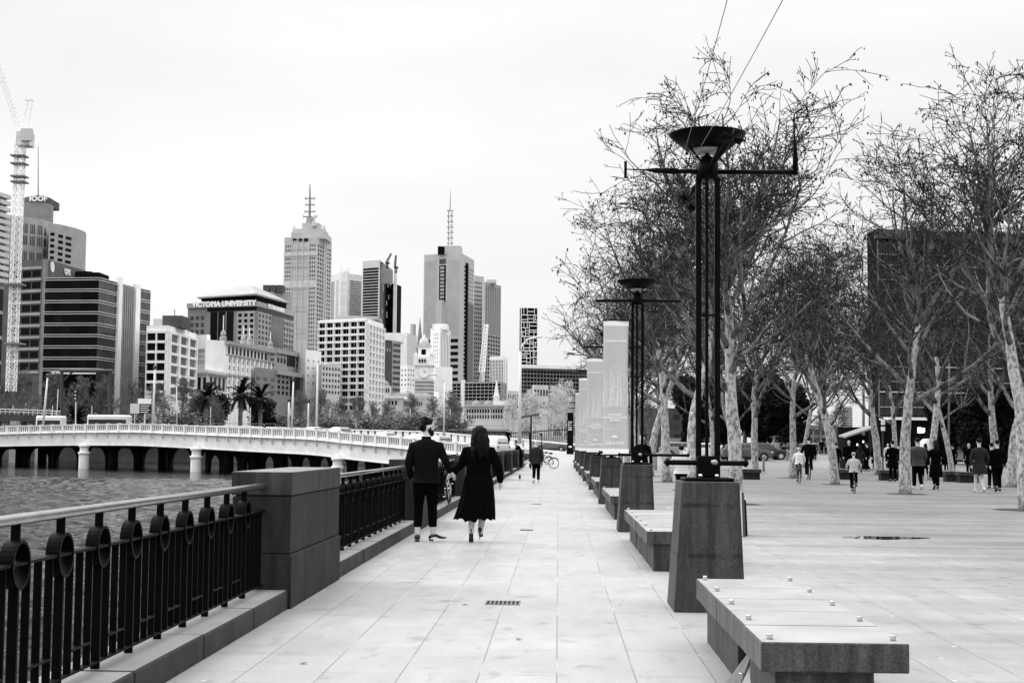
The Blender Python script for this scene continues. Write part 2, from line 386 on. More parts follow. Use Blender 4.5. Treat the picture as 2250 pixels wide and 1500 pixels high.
leaf_dark = mat('dark_foliage', .008, .8, 0, .5, 6, spec=.08)
# ================================================================== SETTING
def sheet(name, pts, m, kind='structure'):
    mb = MB(); mb.add(pts, [tuple(range(len(pts)))]); return tag(mb.build(name, m), kind=kind)
mb = MB()
ys = [-6, 95, 166.5, 260]
xs0 = -2.29
def profz(y): return 0 if y <= 95 else min(.0105 * (y - 95), .75)
for i in range(2):
    y0, y1 = ys[i], ys[i + 1]
    mb.add([(xs0, y0, profz(y0)), (90, y0, profz(y0)), (90, y1, profz(y1)), (xs0, y1, profz(y1))], [(0, 1, 2, 3)])
tag(mb.build('paving', paving), kind='structure')
asphalt = mat('asphalt', .16, .7, 0, .2, .6, .2)
mb = MB().add([(-9, 166.5, .62), (320, 166.5, .62), (320, 260, .7), (-9, 260, .7)], [(0, 1, 2, 3)])
mb.box(-2.29, 90, 165.9, 166.5, .4, .752)
tag(mb.build('road', asphalt), kind='structure')
mb = MB()
for k in range(24): mb.box(-4 + 9 * k, 0 + 9 * k, 205, 205.2, .66, .672)
tag(mb.build('road_marking', white_wall), kind='structure')
# the wide ground: river bed level is under the water; banks on both sides
ground_m = mat('ground', .14, .9, 0, .3, .05)
mb = MB()
mb.add([(-9, 260, .5), (3500, 260, .5), (3500, 4500, .5), (-9, 4500, .5)], [(0, 1, 2, 3)])
mb.add([(90, -6, -.05), (3500, -6, -.05), (3500, 260, .5), (90, 260, .5)], [(0, 1, 2, 3)])
mb.add([(-3500, 330, .5), (-9, 290, .5), (-9, 4500, .5), (-3500, 4500, .5)], [(0, 1, 2, 3)])
mb.add([(-3500, 329, -3), (-9, 289, -3), (-9, 290, .5), (-3500, 330, .5)], [(0, 1, 2, 3)])
tag(mb.build('ground', ground_m), kind='structure')
mb = MB(); nx = 300; rows = []; yy_ = 4.0          # choppy river: real waves where they can be made out, a flat sheet beyond
while yy_ < 160: rows.append(yy_); yy_ += max(.22, .0042 * yy_)
vs = []
for y_ in rows:
    wd_ = 10 + y_ * .62
    for i in range(nx + 1):
        x_ = -2.6 - wd_ * i / nx; fade = min(1, (160 - y_) / 30, i / 4)
        h = .085 * noise.noise((x_ * .30, y_ * .75, 1)) + .060 * noise.noise((x_ * .9 + 7, y_ * 1.7, 2)) + .028 * noise.noise((x_ * 2.3, y_ * 3.3, 5)) + .06 * noise.noise((x_ * .1, y_ * .22, 9))
        vs.append((x_, y_, -2.4 + 2.5 * h * fade))
mb.add(vs, [(j * (nx + 1) + i + 1, j * (nx + 1) + i, (j + 1) * (nx + 1) + i, (j + 1) * (nx + 1) + i + 1) for j in range(len(rows) - 1) for i in range(nx)])
e0 = -2.6 - (10 + rows[0] * .62); e1 = -2.6 - (10 + rows[-1] * .62); yl = rows[-1]
mb.add([(-900, -60, -2.4), (-2.6, -60, -2.4), (-2.6, 4, -2.4), (e0, 4, -2.4), (e1, yl, -2.4), (-900, yl, -2.4)], [(0, 1, 2, 3, 4, 5)])
mb.add([(-900, yl, -2.4), (-2.6, yl, -2.4), (-2.6, 300, -2.4), (-900, 340, -2.4)], [(0, 1, 2, 3)])
tag(mb.build('water', water_m, None, True), kind='structure')
# kerb of the promenade and the river wall under it
PERIOD = 11.6; P0 = 12.45
mb = MB(); y = -6.0; rnd = random.Random(5)
while y < 150:
    L_ = 1.55 if y < 60 else 6
    mb.bbox(-2.75, -2.29 + rnd.uniform(-.002, .002), y + .003, y + L_ - .003, -.12, .16 + rnd.uniform(-.0015, .0015), .012); y += L_
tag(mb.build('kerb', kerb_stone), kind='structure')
mb = MB().box(-2.95, -2.40, -6, 150, -3, -.1); mb.box(-9, -2.4, 149, 165, -3, .55)
tag(mb.build('river_wall', dark_wall), kind='structure')
# soil round the plaza trees
ROWB = [(4.38, 36.5 + 11.3 * k) for k in range(7)]
ROWA = [(10.9, 34.7 + 11.45 * k) for k in range(7)]
ROWC = [(17.3, 56.5 + 11.6 * k) for k in range(5)]
mb = MB()
rnd = random.Random(3)
for (x, y) in ROWB + ROWA + ROWC:
    n = 26; vs = [(x + (.62 + rnd.uniform(-.1, .12)) * math.cos(2 * math.pi * k / n), y + (.75 + rnd.uniform(-.12, .12)) * math.sin(2 * math.pi * k / n), profz(y) + .006) for k in range(n)]
    mb.add(vs, [tuple(range(n))])
tag(mb.build('soil', mat('damp_soil', .035, .9, 0, .4, 9, .4)), kind='structure')
# puddle
c = atz(1942, 1181); n = 40; vs = []
for k in range(n):
    a = 2 * math.pi * k / n; rr = 1 + .16 * math.sin(3 * a + 1) + .09 * math.sin(7 * a)
    vs.append((c.x + .62 * rr * math.cos(a), c.y + .42 * rr * math.sin(a), .004))
pm = mat('puddle_water', .01, .02, 0, .1, 1, spec=.5)
o = MB().add(vs, [tuple(range(n))]).build('puddle', pm); tag(o, kind='structure')

# ================================================================== NEAR OBJECTS
def stone_pier(y0, label, near):
    t = thing('stone_pier', label, 'stone pier', (-2.53, y0 + 1.375, 0), 0, 'stone piers of the river wall')
    y1 = y0 + 2.75
    L_, F_ = -2.79, -2.28
    m1 = MB(); r_ = random.Random(int(y0))
    def course(z0, z1, xa, xb, ya, yb, cuts, m_):
        cs = [ya] + [ya + (yb - ya) * c for c in cuts] + [yb]
        for i in range(len(cs) - 1): m_.bbox(xa, xb + r_.uniform(-.002, .002), cs[i] + (.002 if i else 0), cs[i + 1] - .002, z0 + .003, z1 - .003, .006)
    lo = MB(); course(-.1, .46, L_, F_ + .015, y0 - .012, y1 + .012, (.25, .62), lo); lo.build('lower_course', bluestone_dark, t)
    md = MB(); course(.46, .95, L_ + .004, F_, y0, y1, (.33, .7), md); md.build('middle_course', bluestone_dark, t)
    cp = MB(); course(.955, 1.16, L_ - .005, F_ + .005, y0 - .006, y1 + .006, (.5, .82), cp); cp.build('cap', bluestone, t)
    co = MB().box(L_ + .03, F_ - .03, y0 + .02, y1 - .02, -.05, 1.13); co.build('core', bluestone_dark, t)
    return t
ORD = ['first', 'second', 'third', 'fourth', 'fifth', 'sixth', 'seventh', 'eighth', 'ninth', 'tenth', 'eleventh']
for k in range(8):
    lb = ['wide dark stone pier of river wall, nearest one, with pale wet cap top',
          'dark stone pier of river wall just left of the man in the suit',
          'dark stone pier of river wall between the holding hands and the woman in black',
          'dark stone pier just right of the woman, first past her elbow'][k] if k < 4 else 'small far stone pier of river wall, the %s from the near end' % ORD[k]
    stone_pier(P0 + PERIOD * k, lb, k < 2)

def railing(y1, label, detail):
    """railing panel between piers; y1 = far end; rings in a row, flat bars below"""
    y0 = y1 - 8.85; X = -2.53
    if not detail:
        t = thing('river_railing', label, 'railing', (X, y0, 0), 0, 'railing panels between the stone piers')
    else:
        t = thing('river_railing', label, 'railing', (X, y0, 0), 0, 'railing panels between the stone piers')
    rings = [y1 - .72 - .62 * i for i in range(13)]
    mb = MB().rtube([(X, y0 + .02, 1.035), (X, y1 + .02, 1.035)], .027, 12); mb.build('handrail', rail_top if detail else iron, t, True)
    for yy in (y0 + .06, y1 - .06): pass
    mb = MB().box(X - .03, X + .03, y0, y1, .822, .836); mb.build('middle_rail', iron, t)
    mb = MB().box(X - .022, X + .022, y0, y1, .196, .208); mb.build('bottom_rail', iron, t)
    allr = MB(); bars = []; ringm = []
    for i, ry in enumerate(rings):
        m = MB(); n = 28
        vs = []; fs = []
        for (x, r) in ((-.036, .100), (-.036, .114), (.036, .114), (.036, .100)):
            for k in range(n):
                a = 2 * math.pi * k / n; vs.append((X + x, ry + r * math.cos(a), .826 + r * math.sin(a)))
        for q in range(4):
            for k in range(n): fs.append((q * n + k, q * n + (k + 1) % n, ((q + 1) % 4) * n + (k + 1) % n, ((q + 1) % 4) * n + k))
        m.add(vs, fs)
        m.box(X - .022, X + .022, ry - .006, ry + .006, .938, 1.015)
        m.box(X - .024, X + .024, ry - .009, ry + .009, .12, .722)
        ringm.append(m)
        for j in (1, 2, 3):
            yy = ry - .155 * j
            if yy > y0 + .05: bars.append(MB().box(X - .020, X + .020, yy - .005, yy + .005, .208, .822))
        if ry - .5 > y0: bars.append(MB().box(X - .022, X + .022, ry - .155 * 3, ry - .155, .318, .33))
    for yy in [y1 - .72 + .155 * j for j in (1, 2, 3, 4)] : bars.append(MB().box(X - .020, X + .020, yy - .005, yy + .005, .208, .822))
    if detail:
        for m in ringm: m.build('ring_post', iron, t, smooth=False)
        for m in bars: m.build('bar', iron, t)
    else:
        for m in ringm: allr.add(m.v, m.f)
        allr.build('ring_posts', iron, t); q = MB()
        for m in bars: q.add(m.v, m.f)
        q.build('bars', iron, t)
    return t
railing(P0, 'black iron river railing with rings and pale handrail in left foreground', True)
railing(P0 + PERIOD, 'black iron river railing panel between the near pier and the man in the suit', True)
for k in range(2, 8):
    railing(P0 + PERIOD * k, ['', '', 'black iron river railing panel behind the man and the joined hands'][k] if k < 3 else 'small far river railing panel, the %s from the near end' % ORD[k], k < 3)

# ---- benches between the lamp pedestals
def bench(y0, y1, label, nslab, nb):
    X0, X1 = 1.005, 1.725
    t = thing('stone_bench', label, 'bench', ((X0 + X1) / 2, (y0 + y1) / 2, 0), 0, 'stone benches in the row of lamps')
    L_ = y1 - y0
    m = MB(); r_ = random.Random(int(y0 * 10))
    for i in range(nslab):
        m.bbox(X0 + r_.uniform(-.003, .003), X1 + r_.uniform(-.003, .003), y0 + L_ * i / nslab + .0012, y0 + L_ * (i + 1) / nslab - .0012, .303 + r_.uniform(0, .002), .45 + r_.uniform(-.001, .001), .006)
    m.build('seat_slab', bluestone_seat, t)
    m = MB()
    xs = (X0 + .075, X1 - .16); nn_ = 3 if L_ > 4 else 2
    segs = ((y0 + .03, y0 + L_ * .62), (y0 + L_ * .66, y1 - .12)) if L_ > 4 else ((y0 + .06, y0 + L_ * .30), (y0 + L_ * .46, y1 - .06))
    for (a, b) in segs:
        k = max(1, int((b - a) / .5))
        for i in range(k): m.bbox(xs[0] + r_.uniform(0, .004), xs[1], a + (b - a) * i / k + .001, a + (b - a) * (i + 1) / k - .001, 0, .302, .004)
    m.box(xs[0] + .1, xs[1] - .05, y0 + .08, y1 - .1, 0, .30)
    m.build('base', bluestone, t)
    for sx in (X0 + .055, X1 - .055):
        for i in range(nb):
            yy = y0 + .11 + (L_ - .22) * i / (nb - 1)
            q = MB().lathe([(.0155, 0), (.0155, .026), (.013, .031), (.002, .031)], (sx, yy, .449), 16); q.build('skate_stud', steel, t, True)
    return t
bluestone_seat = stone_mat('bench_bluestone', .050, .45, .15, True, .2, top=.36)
b1 = bench(7.28, 10.72, 'nearest stone bench with steel studs on its pale slab, right foreground', 5, 5)
# angled steel light housing fixed in the gap of the near bench's base
m = MB(); cx, cy = 1.07, 8.62
m.add([(.99, 8.25, .012), (1.16, 8.15, .012), (1.16, 8.75, .012), (.99, 8.75, .012), (1.13, 8.45, .29), (1.16, 8.45, .29)], [(0, 1, 2, 3), (0, 4, 5, 1), (1, 5, 2), (0, 3, 4), (3, 2, 5, 4)])
pl = m.build('light_housing', mat('brushed_metal', .25, .35, .7, .2, 8), b1)
MB().lathe([(.02, 0), (.02, .006), (.001, .006)], (1.045, 8.36, .13), 12).build('screw', steel, pl, True, True)
bench(16.6, 22.2, 'second stone bench, long, between the first and second lamp pedestals', 7, 6)
for k in range(2, 9):
    bench(16.6 + PERIOD * (k - 1), 22.2 + PERIOD * (k - 1), '%s stone bench from the camera in the row of lamps' % ORD[k], 5, 5 if k < 4 else 2)

# ---- lamps on stone pedestals
def pedestal_mb(y):
    m = MB(); b = .012
    xb0, xb1, xt0, xt1 = .99, 1.60, 1.062, 1.556
    yb0, yb1, yt0, yt1 = y - .40, y + .38, y - .335, y + .335
    m.hexa([(xb0, yb0, 0), (xb1, yb0, 0), (xb1, yb1, 0), (xb0, yb1, 0), (xt0, yt0, 1.105), (xt1, yt0, 1.105), (xt1, yt1, 1.105), (xt0, yt1, 1.105)])
    return m
def bevel(o, wd=.008, seg=2):
    q = o.modifiers.new('bevel', 'BEVEL'); q.width = wd; q.segments = seg; q.limit_method = 'ANGLE'; return o
lamp_glass = mat('frosted_lamp_glass', .30, .35, 0, .1, 3)
ped_m = stone_mat('pedestal_bluestone', .044, .6, .28, True, .35, bands=True)
def fin_cross(mb, p, ax, size, n=4, roll=0.0):
    """flat fins round an axis end, like an arrow's flight"""
    ax = V(ax).normalized(); u = ax.orthogonal().normalized(); w_ = ax.cross(u)
    for k in range(n):
        a = roll + 2 * math.pi * k / n; d = u * math.cos(a) + w_ * math.sin(a); s_ = ax.cross(d) * .004
        P = V(p)
        q = [P + d * .012 - ax * size * .25, P + d * size - ax * size * .45, P + d * size + ax * size * .45, P + d * .012 + ax * size * .25]
        mb.add([x + s_ for x in q] + [x - s_ for x in q], [(0, 1, 2, 3), (7, 6, 5, 4), (0, 4, 5, 1), (1, 5, 6, 2), (2, 6, 7, 3), (3, 7, 4, 0)])
def lamp(y, label, fancy=False):
    X = 1.315
    t = thing('promenade_lamp', label, 'street lamp', (X, y, 0), 0, 'black bowl lamps on stone pedestals')
    bevel(pedestal_mb(y).build('pedestal', ped_m, t), .01)
    MB().bbox(X - .22, X + .21, y - .24, y + .24, 1.106, 1.135, .008).build('base_plate', iron, t)
    m = MB().bbox(X - .095, X + .105, y - .09, y + .09, 1.135, 1.325, .008)
    bl = m.build('clamp_block', iron, t)
    for bx in (-.07, .07): MB().lathe([(.018, 0), (.018, .03), (.002, .034)], (X + bx, y - .12, 1.135), 10).build('bolt', steel, bl, True)
    m = MB()
    lowx0, lowx1 = (X - .36, X + .34) if fancy else (X - .30, X + .86)
    m.rtube([(lowx0, y - .02, 1.265), (lowx1, y - .02, 1.262)], .0235, 12)
    for xx in (lowx0 + .005, lowx1 - .005): m.tube([(xx - .012, y - .02, 1.265), (xx + .012, y - .02, 1.265)], .036, 12)
    m.build('lower_bar', iron, t, True)
    m = MB().ell((X + .05, y - .11, 1.268), (.032, .02, .028)); m.build('bar_knob', rail_top, t, True)
    posts = [(-.078, .0), (.088, .0), (-.012, -.055), (.004, .065)]
    for (a, b) in posts:
        m = MB().box(X + a - .024, X + a + .024, y + b - .024, y + b + .024, 1.32, 3.80) if b == 0 else MB().box(X + a - .012, X + a + .012, y + b - .015, y + b + .015, 1.32, 3.80)
        m.build('post', iron, t)
    m = MB()
    for z in (2.56,): m.box(X - .10, X + .11, y - .02, y + .02, z, z + .018)
    m.build('spacer', iron, t)
    MB().lathe([(.09, 0), (.102, .01), (.102, .13), (.095, .14), (.07, .16), (.055, .20), (.02, .225), (.001, .23)], (X, y, 3.785), 24).build('collar', iron, t, True)
    # struts, bowl
    m = MB()
    for k in range(4):
        a = 2 * math.pi * (k + .35) / 4
        m.tube([(X + .05 * math.cos(a), y + .05 * math.sin(a), 3.93), (X + .205 * math.cos(a), y + .205 * math.sin(a), 4.07)], .010, 8)
    m.tube([(X, y, 3.95), (X, y, 4.04)], .02, 8)
    m.build('strut', iron, t, True)
    bowl = MB().lathe([(.165, .035), (.185, .03), (.34, .165), (.345, .18), (.335, .18), (.18, .045), (.16, .045)], (X, y, 4.02), 40, cap=False).build('bowl', iron, t, True)
    MB().lathe([(.001, .0), (.14, .012), (.178, .04), (.14, .055), (.001, .06)], (X, y, 4.02), 32, False).build('diffuser', lamp_glass, bowl, True)
    # upper bar
    if fancy:
        m = MB().tube([(X - .06, y - .02, 3.857), (X - .28, y - .03, 3.857)], .021, 12); m.tube([(X + .08, y, 3.857), (X + .80, y, 3.857)], .021, 12)
        m.build('upper_bar', iron, t, True)
        m = MB(); m.tube([(X - .26, y - .03, 3.857), (X - .28, y - .03, 3.857), (X - .46, y - .04, 3.862), (X - .56, y - .05, 3.866), (X - .73, y - .06, 3.868)], [.021, .029, .024, .007, .005], 12)
        m.box(X - .745, X - .72, y - .07, y - .05, 3.79, 3.94); m.box(X - .738, X - .726, y - .13, y + .01, 3.855, 3.875); m.build('wind_arm', iron, t, True)
        m = MB().tube([(X + .785, y, 3.835), (X + .785, y, 4.02), (X + .782, y, 4.14), (X + .78, y, 4.16), (X + .778, y, 4.38)], [.024, .023, .013, .008, .006], 12)
        fin_cross(m, (X + .777, y, 4.39), (.25, .95, .1), .08, 3, .3); m.build('wind_arm', iron, t, True)
        m = MB().tube([(X + .01, y - .10, 3.84), (X + .05, y - .20, 3.93), (X + .11, y - .32, 4.0), (X + .15, y - .40, 4.05)], [.014, .03, .024, .006], 12)
        fin_cross(m, (X + .17, y - .44, 4.065), (.3, -.8, .5), .09, 4, .5); m.build('wind_arm', iron, t, True)
        m = MB().tube([(X - .03, y + .10, 3.83), (X - .09, y + .25, 3.75), (X - .13, y + .42, 3.68)], [.014, .028, .006], 12)
        fin_cross(m, (X - .14, y + .45, 3.66), (-.4, .7, -.4), .10, 4, .2); m.build('wind_arm', iron, t, True)
    else:
        m = MB().rtube([(X - .68, y, 3.857), (X + .72, y, 3.857)], .024, 12); m.build('upper_bar', iron, t, True)
    return t
lamp(12.95, 'nearest tall black bowl lamp with arrow-like wind arms on a stone pedestal', True)
lamp(12.95 + PERIOD, 'second black bowl lamp, right of the big pale banner, on a stone pedestal')
for k in range(2, 8):
    lamp(12.95 + PERIOD * k, '%s black lamp on a stone pedestal from the camera, half hidden by a banner' % ORD[k])

# ---- pale banners hung from the lamps
def banner_mat():
    m = bpy.data.materials.new('banner_cloth'); m.use_nodes = True; t = m.node_tree; b = t.nodes['Principled BSDF']
    b.inputs['Base Color'].default_value = (.60, .60, .60, 1); b.inputs['Roughness'].default_value = .8
    tr = t.nodes.new('ShaderNodeBsdfTranslucent'); tr.inputs[0].default_value = (.85, .85, .85, 1)
    mx = t.nodes.new('ShaderNodeMixShader'); mx.inputs[0].default_value = .5; o = t.nodes['Material Output']
    t.links.new(b.outputs[0], mx.inputs[1]); t.links.new(tr.outputs[0], mx.inputs[2]); t.links.new(mx.outputs[0], o.inputs[0]); return m
banner_m = banner_mat()
ban_ink = mat('pale_print', .95, .8, 0, .03, 3)
def banner(x0, x1, y, z0, z1, label, detail=2):
    t = thing('lamp_banner', label, 'banner', ((x0 + x1) / 2, y, z0), 0, 'pale banners in the row of lamps')
    nx, nz = 10, 30; vs = []
    W = x1 - x0; H = z1 - z0
    def yy(u, v): return y + .025 * math.sin(2.2 * v * math.pi) * (1 - .3 * u) + .018 * math.sin(5 * u + 3 * v)
    def xx(u, v): return x0 + W * (u * (1 - .06 * math.sin(math.pi * (1 - v))) + .02 * math.sin(4 * v) * u)
    for i in range(nz + 1):
        for j in range(nx + 1):
            u, v = j / nx, i / nz; vs.append((xx(u, v), yy(u, v), z0 + H * v))
    fs = [(i * (nx + 1) + j, i * (nx + 1) + j + 1, (i + 1) * (nx + 1) + j + 1, (i + 1) * (nx + 1) + j) for i in range(nz) for j in range(nx)]
    o = MB().add(vs, fs).build('banner_cloth', banner_m, t, True)
    s_ = o.modifiers.new('solid', 'SOLIDIFY'); s_.thickness = .002
    MB().tube([(x0 - .03, y, z1 - .01), (x1 + .05, y, z1 - .01)], .018, 10).build('top_pole', iron, t, True)
    MB().tube([(x0 - .0, y, z0 - .012), (x1 + .05, y, z0 - .012)], .014, 10).build('bottom_pole', iron, t, True)
    # print
    def S(u, v, off=.006): return V((xx(u, v), yy(u, v) - off, z0 + H * v))
    def line(m, p, wd=.008):
        q = [S(*a) for a in p]
        for a, b in zip(q[:-1], q[1:]):
            d = (b - a); nrm_ = V((d.z, 0, -d.x)).normalized() * wd / 2
            m.add([a - nrm_, b - nrm_, b + nrm_, a + nrm_], [(0, 1, 2, 3)])
    m = MB(); line(m, [(.02, .725), (.98, .725)]); line(m, [(.02, .36), (.98, .36)]); line(m, [(.02, .19), (.98, .19)])
    asp = H / W
    def arch(cx, r, top, bot):
        line(m, [(cx - r, bot), (cx - r, top)] + [(cx - r * math.cos(math.pi * k / 12), top + r * math.sin(math.pi * k / 12) / asp) for k in range(13)] + [(cx + r, bot)], .009)
    for (cx, r, top) in ((.50, .20, .62), (.50, .10, .60), (.24, .20, .56), (.24, .10, .54), (.78, .20, .55), (.22, .22, .44), (.5, .22, .46), (.78, .22, .44), (.36, .13, .40), (.66, .13, .40)):
        arch(cx, r, top, .36)
    m.build('arch_print', ban_ink, t)
    for nm_, v0, v1 in (('bottom_hem', .005, .045), ('top_hem', .955, .995)):
        q_ = MB(); P_l = [(u / 10, v) for v in (v0, v1) for u in range(11)]; q_.add([S(u, v, .004) for u, v in P_l], [(j, j + 1, j + 12, j + 11) for j in range(10)]); q_.build(nm_, ban_ink, t)
    RX = Matrix.Rotation(math.pi / 2, 4, 'X')
    if detail:
        c = S(.5, .84, .02); text('CONSERVATORY', W * .115, ban_ink, t, Matrix.Translation(c) @ RX, ext=.001, bold=.002)
        c = S(.48, .275, .03); text('MODERN\nINTERNATIONAL\nBUFFET', W * .12, ban_ink, t, Matrix.Translation(c) @ RX, ext=.001, bold=.002, spacing=1.05)
        c = S(.46, .085, .03); text('CROWN', W * .17, ban_ink, t, Matrix.Translation(c) @ RX, ext=.001, bold=.002, spacing=1.15)
        c = S(.46, .135, .03); m = MB(); s_ = W * .11
        P = [(-.8, -.5), (.8, -.5), (1.15, .55), (.55, .05), (.45, .95), (.1, .2), (0, 1.15), (-.1, .2), (-.45, .95), (-.55, .05), (-1.15, .55)]
        m.add([(c.x + a * s_, c.y - .001, c.z + b * s_ * .8) for a, b in P] + [(c.x + a * s_, c.y + .001, c.z + b * s_ * .8) for a, b in P],
              [tuple(range(11)), tuple(range(21, 10, -1))]); m.build('crown_mark', ban_ink, t)
    return t
banner(1.075, 1.70, 35.35, 1.20, 4.47, 'largest and nearest pale printed banner, left of the second lamp')
banner(.905, 1.53, 47.0, 1.20, 4.26, 'second pale printed banner, just behind left edge of the largest one')
banner(.81, 1.42, 58.6, 1.20, 4.16, 'third pale printed banner from the camera', 1)
banner(.80, 1.38, 70.2, 1.20, 4.0, 'farthest pale banner in the row, mostly hidden', 0)
# dark banner across the road end
p = at(1253, 948, 150); t = thing('dark_banner', 'tall dark banner with pale writing beside the far end of the promenade', 'banner', (p.x, 150, .6))
q0, q1 = at(1246, 990, 150), at(1260, 906, 150)
MB().box(q0.x, q1.x, 150, 150.06, q0.z, q1.z).build('banner_panel', black_wall, t)
RX = Matrix.Rotation(math.pi / 2, 4, 'X')
text('BITE', .52, ban_ink, t, Matrix.Translation(at(1253, 935, 149.95)) @ RX @ Matrix.Rotation(math.pi / 2, 4, 'Z'), ext=.002)
c = at(1253, 981, 149.95); P = [(-.8, -.5), (.8, -.5), (1.15, .55), (.45, .1), (0, 1.0), (-.45, .1), (-1.15, .55)]
MB().add([(c.x + a * .17, c.y, c.z + b * .17) for a, b in P], [tuple(range(7))]).build('crown_mark', ban_ink, t)
MB().box(q0.x - .05, q1.x + .05, 149.9, 150.2, .55, q0.z).build('banner_foot', black_wall, t)

# ---- thin cables running from the near lamp up over the camera's right
def cable(p0, p1, label, sag=.15):
    P0_, P1_ = V(p0), V(p1); pts = [P0_.lerp(P1_, k / 14) - V((0, 0, sag * 4 * (k / 14) * (1 - k / 14))) for k in range(15)]
    o = MB().tube(pts, .0026, 6).build('cable', mat('pale_cable', .10, .4, .3, .1), None, True); tag(o, label, 'cable', 'cables over the near lamp')
cable(at(1526, 345, 12.75), at(1752, -60, 7.0), 'thin overhead cable crossing in front of the lamp bowl, right one', .02)
cable(at(1505, 330, 12.75), at(1618, -75, 7.0), 'thin overhead cable rising steeply past the lamp bowl, left one', .02)

# ---- drain grates
def grate(px, py, wd, ln, label):
    c = atz(px, py); t = thing('drain_grate', label, 'drain grate', (c.x, c.y, 0), 0, 'drain grates in the path')
    MB().box(c.x - wd / 2, c.x + wd / 2, c.y - ln / 2, c.y + ln / 2, -.02, .004).build('frame', mat('cast_iron_frame', .16, .5, .3, .2, 9), t)
    m = MB(); n = 8
    for k in range(n):
        x = c.x - wd / 2 + wd * (k + .62) / (n + .3); m.box(x - .009, x + .012, c.y - ln * .38, c.y + ln * .38, .0042, .0062)
    m.build('slots', mat('black_void', .001, 1, 0, .1), t)
grate(1105, 1324, .31, .34, 'small drain grate with dark slots in the path, nearest one')
grate(1157, 1164, .22, .3, 'flat drain grate in the path right of the woman')
grate(1180, 1107, .22, .3, 'farthest flat drain grate, beyond the couple on the path')

# ---- A-frame sign half hidden behind the near pedestal
c = atz(1634, 1178); t = thing('folding_sign', 'folding board sign seen edge-on, behind the nearest lamp pedestal', 'sign board', (c.x, c.y, 0))
for nm, x0, x1, h, mm in (('board', -.105, -.04, .80, iron), ('edge_strip', -.035, -.012, .74, pale_wall), ('board', -.005, .030, .70, dark_wall), ('board', .035, .062, .58, iron)):
    MB().hexa([(c.x + x0, c.y - .02, .01), (c.x + x1, c.y - .02, .01), (c.x + x1, c.y + .55, .01), (c.x + x0, c.y + .55, .01), (c.x + x0 - .01, c.y + .1, h), (c.x + x1 - .01, c.y + .1, h - .02), (c.x + x1 - .01, c.y + .45, h - .02), (c.x + x0 - .01, c.y + .45, h)]).build(nm, mm, t)
# ================================================================== BRIDGE
bridge_m = mat('painted_bridge', .80, .6, 0, .12, .8)
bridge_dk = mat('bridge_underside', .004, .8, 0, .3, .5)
BR = []                                             # centre line of the near parapet: (point, tangent, s)
p = V((-8.6, 149.5, 0)); s = 0.0; ds = .5
while s < 175:
    th = R(49) if s < 30 else (R(49 - 21 * (s - 30) / 75) if s < 105 else R(28 - 13 * min(1, (s - 105) / 60)))
    t_ = V((-math.cos(th), math.sin(th), 0)); BR.append((p.copy(), t_, s)); p = p + t_ * ds; s += ds
TOP = [(1040, 975), (950, 968), (897, 961), (760, 950), (700, 943), (560, 939), (300, 930), (150, 932), (0, 936), (-300, 950), (-900, 990)]
def pxof(P):
    d = V(P) - EYE; c = AX * d.x + AY * d.y + AZ * d.z
    return 1125 + c.x / c.z * F, 750 + c.y / c.z * F
def topz(P):
    px = pxof((P.x, P.y, 1.4))[0]
    for (a, ya), (b, yb) in zip(TOP[:-1], TOP[1:]):
        if px <= a and px >= b:
            y = ya + (yb - ya) * (a - px) / (a - b); return at(px, y, P.y).z
    return at(px, TOP[0][1] if px > TOP[0][0] else TOP[-1][1], P.y).z
BZ = [topz(b[0]) for b in BR]
for _ in range(40): BZ = [BZ[0]] + [(BZ[i - 1] + BZ[i] * 2 + BZ[i + 1]) / 4 for i in range(1, len(BZ) - 1)] + [BZ[-1]]
def sweep(mb, prof, i0=0, i1=None, step=2, off=0):
    """prof: closed list of (outward, z below the parapet top)"""
    idx = list(range(i0, (i1 or len(BR)), step)); n = len(prof); vs = []
    for i in idx:
        P, T, s_ = BR[i]; nn_ = V((-T.y, T.x, 0)); nn_ = nn_ if nn_.y < 0 else -nn_
        for (o, z) in prof: q = P + nn_ * (o + off); vs.append((q.x, q.y, BZ[i] + z))
    fs = [(i * n + k, i * n + (k + 1) % n, (i + 1) * n + (k + 1) % n, (i + 1) * n + k) for i in range(len(idx) - 1) for k in range(n)]
    fs += [tuple(range(n - 1, -1, -1)), tuple((len(idx) - 1) * n + k for k in range(n))]
    return mb.add(vs, fs)
br = thing('road_bridge', 'long low pale bridge with balustrade crossing the river to the left', 'bridge', BR[0][0])
def outn(i):
    T = BR[i][1]; n_ = V((-T.y, T.x, 0)); return n_ if n_.y < 0 else -n_
for side, off in (('near', 0), ('far', -17)):
    m = MB(); sweep(m, [(.14, -.14), (.14, 0), (-.14, 0), (-.14, -.14)], off=off); sweep(m, [(.10, -1.2), (.10, -.98), (-.10, -.98), (-.10, -1.2)], off=off)
    m.build('coping', bridge_m, br)
m = MB(); sweep(m, [(.02, -.26), (.02, -.14), (-.04, -.14), (-.04, -.26)]); sweep(m, [(.02, -.98), (.02, -.86), (-.04, -.86), (-.04, -.98)])
m.build('balustrade_rail', bridge_m, br)
m = MB(); sweep(m, [(-.03, -.98), (-.03, -.14), (-.05, -.14), (-.05, -.98)], off=-.10); m.build('balustrade_backing', dark_wall, br)  # added strip; its dark colour stands for shade in the open slots
m = MB(); sweep(m, [(.10, -1.34), (.34, -1.28), (.40, -1.2), (-.2, -1.2), (-.2, -1.45), (.1, -1.45)]); m.build('cornice', bridge_m, br)
m = MB(); sweep(m, [(.06, -3.05), (.06, -1.45), (-.1, -1.45), (-.1, -3.05)]); sweep(m, [(.16, -3.05), (.16, -2.95), (.06, -2.95), (.06, -3.05)]); m.build('girder', bridge_m, br)
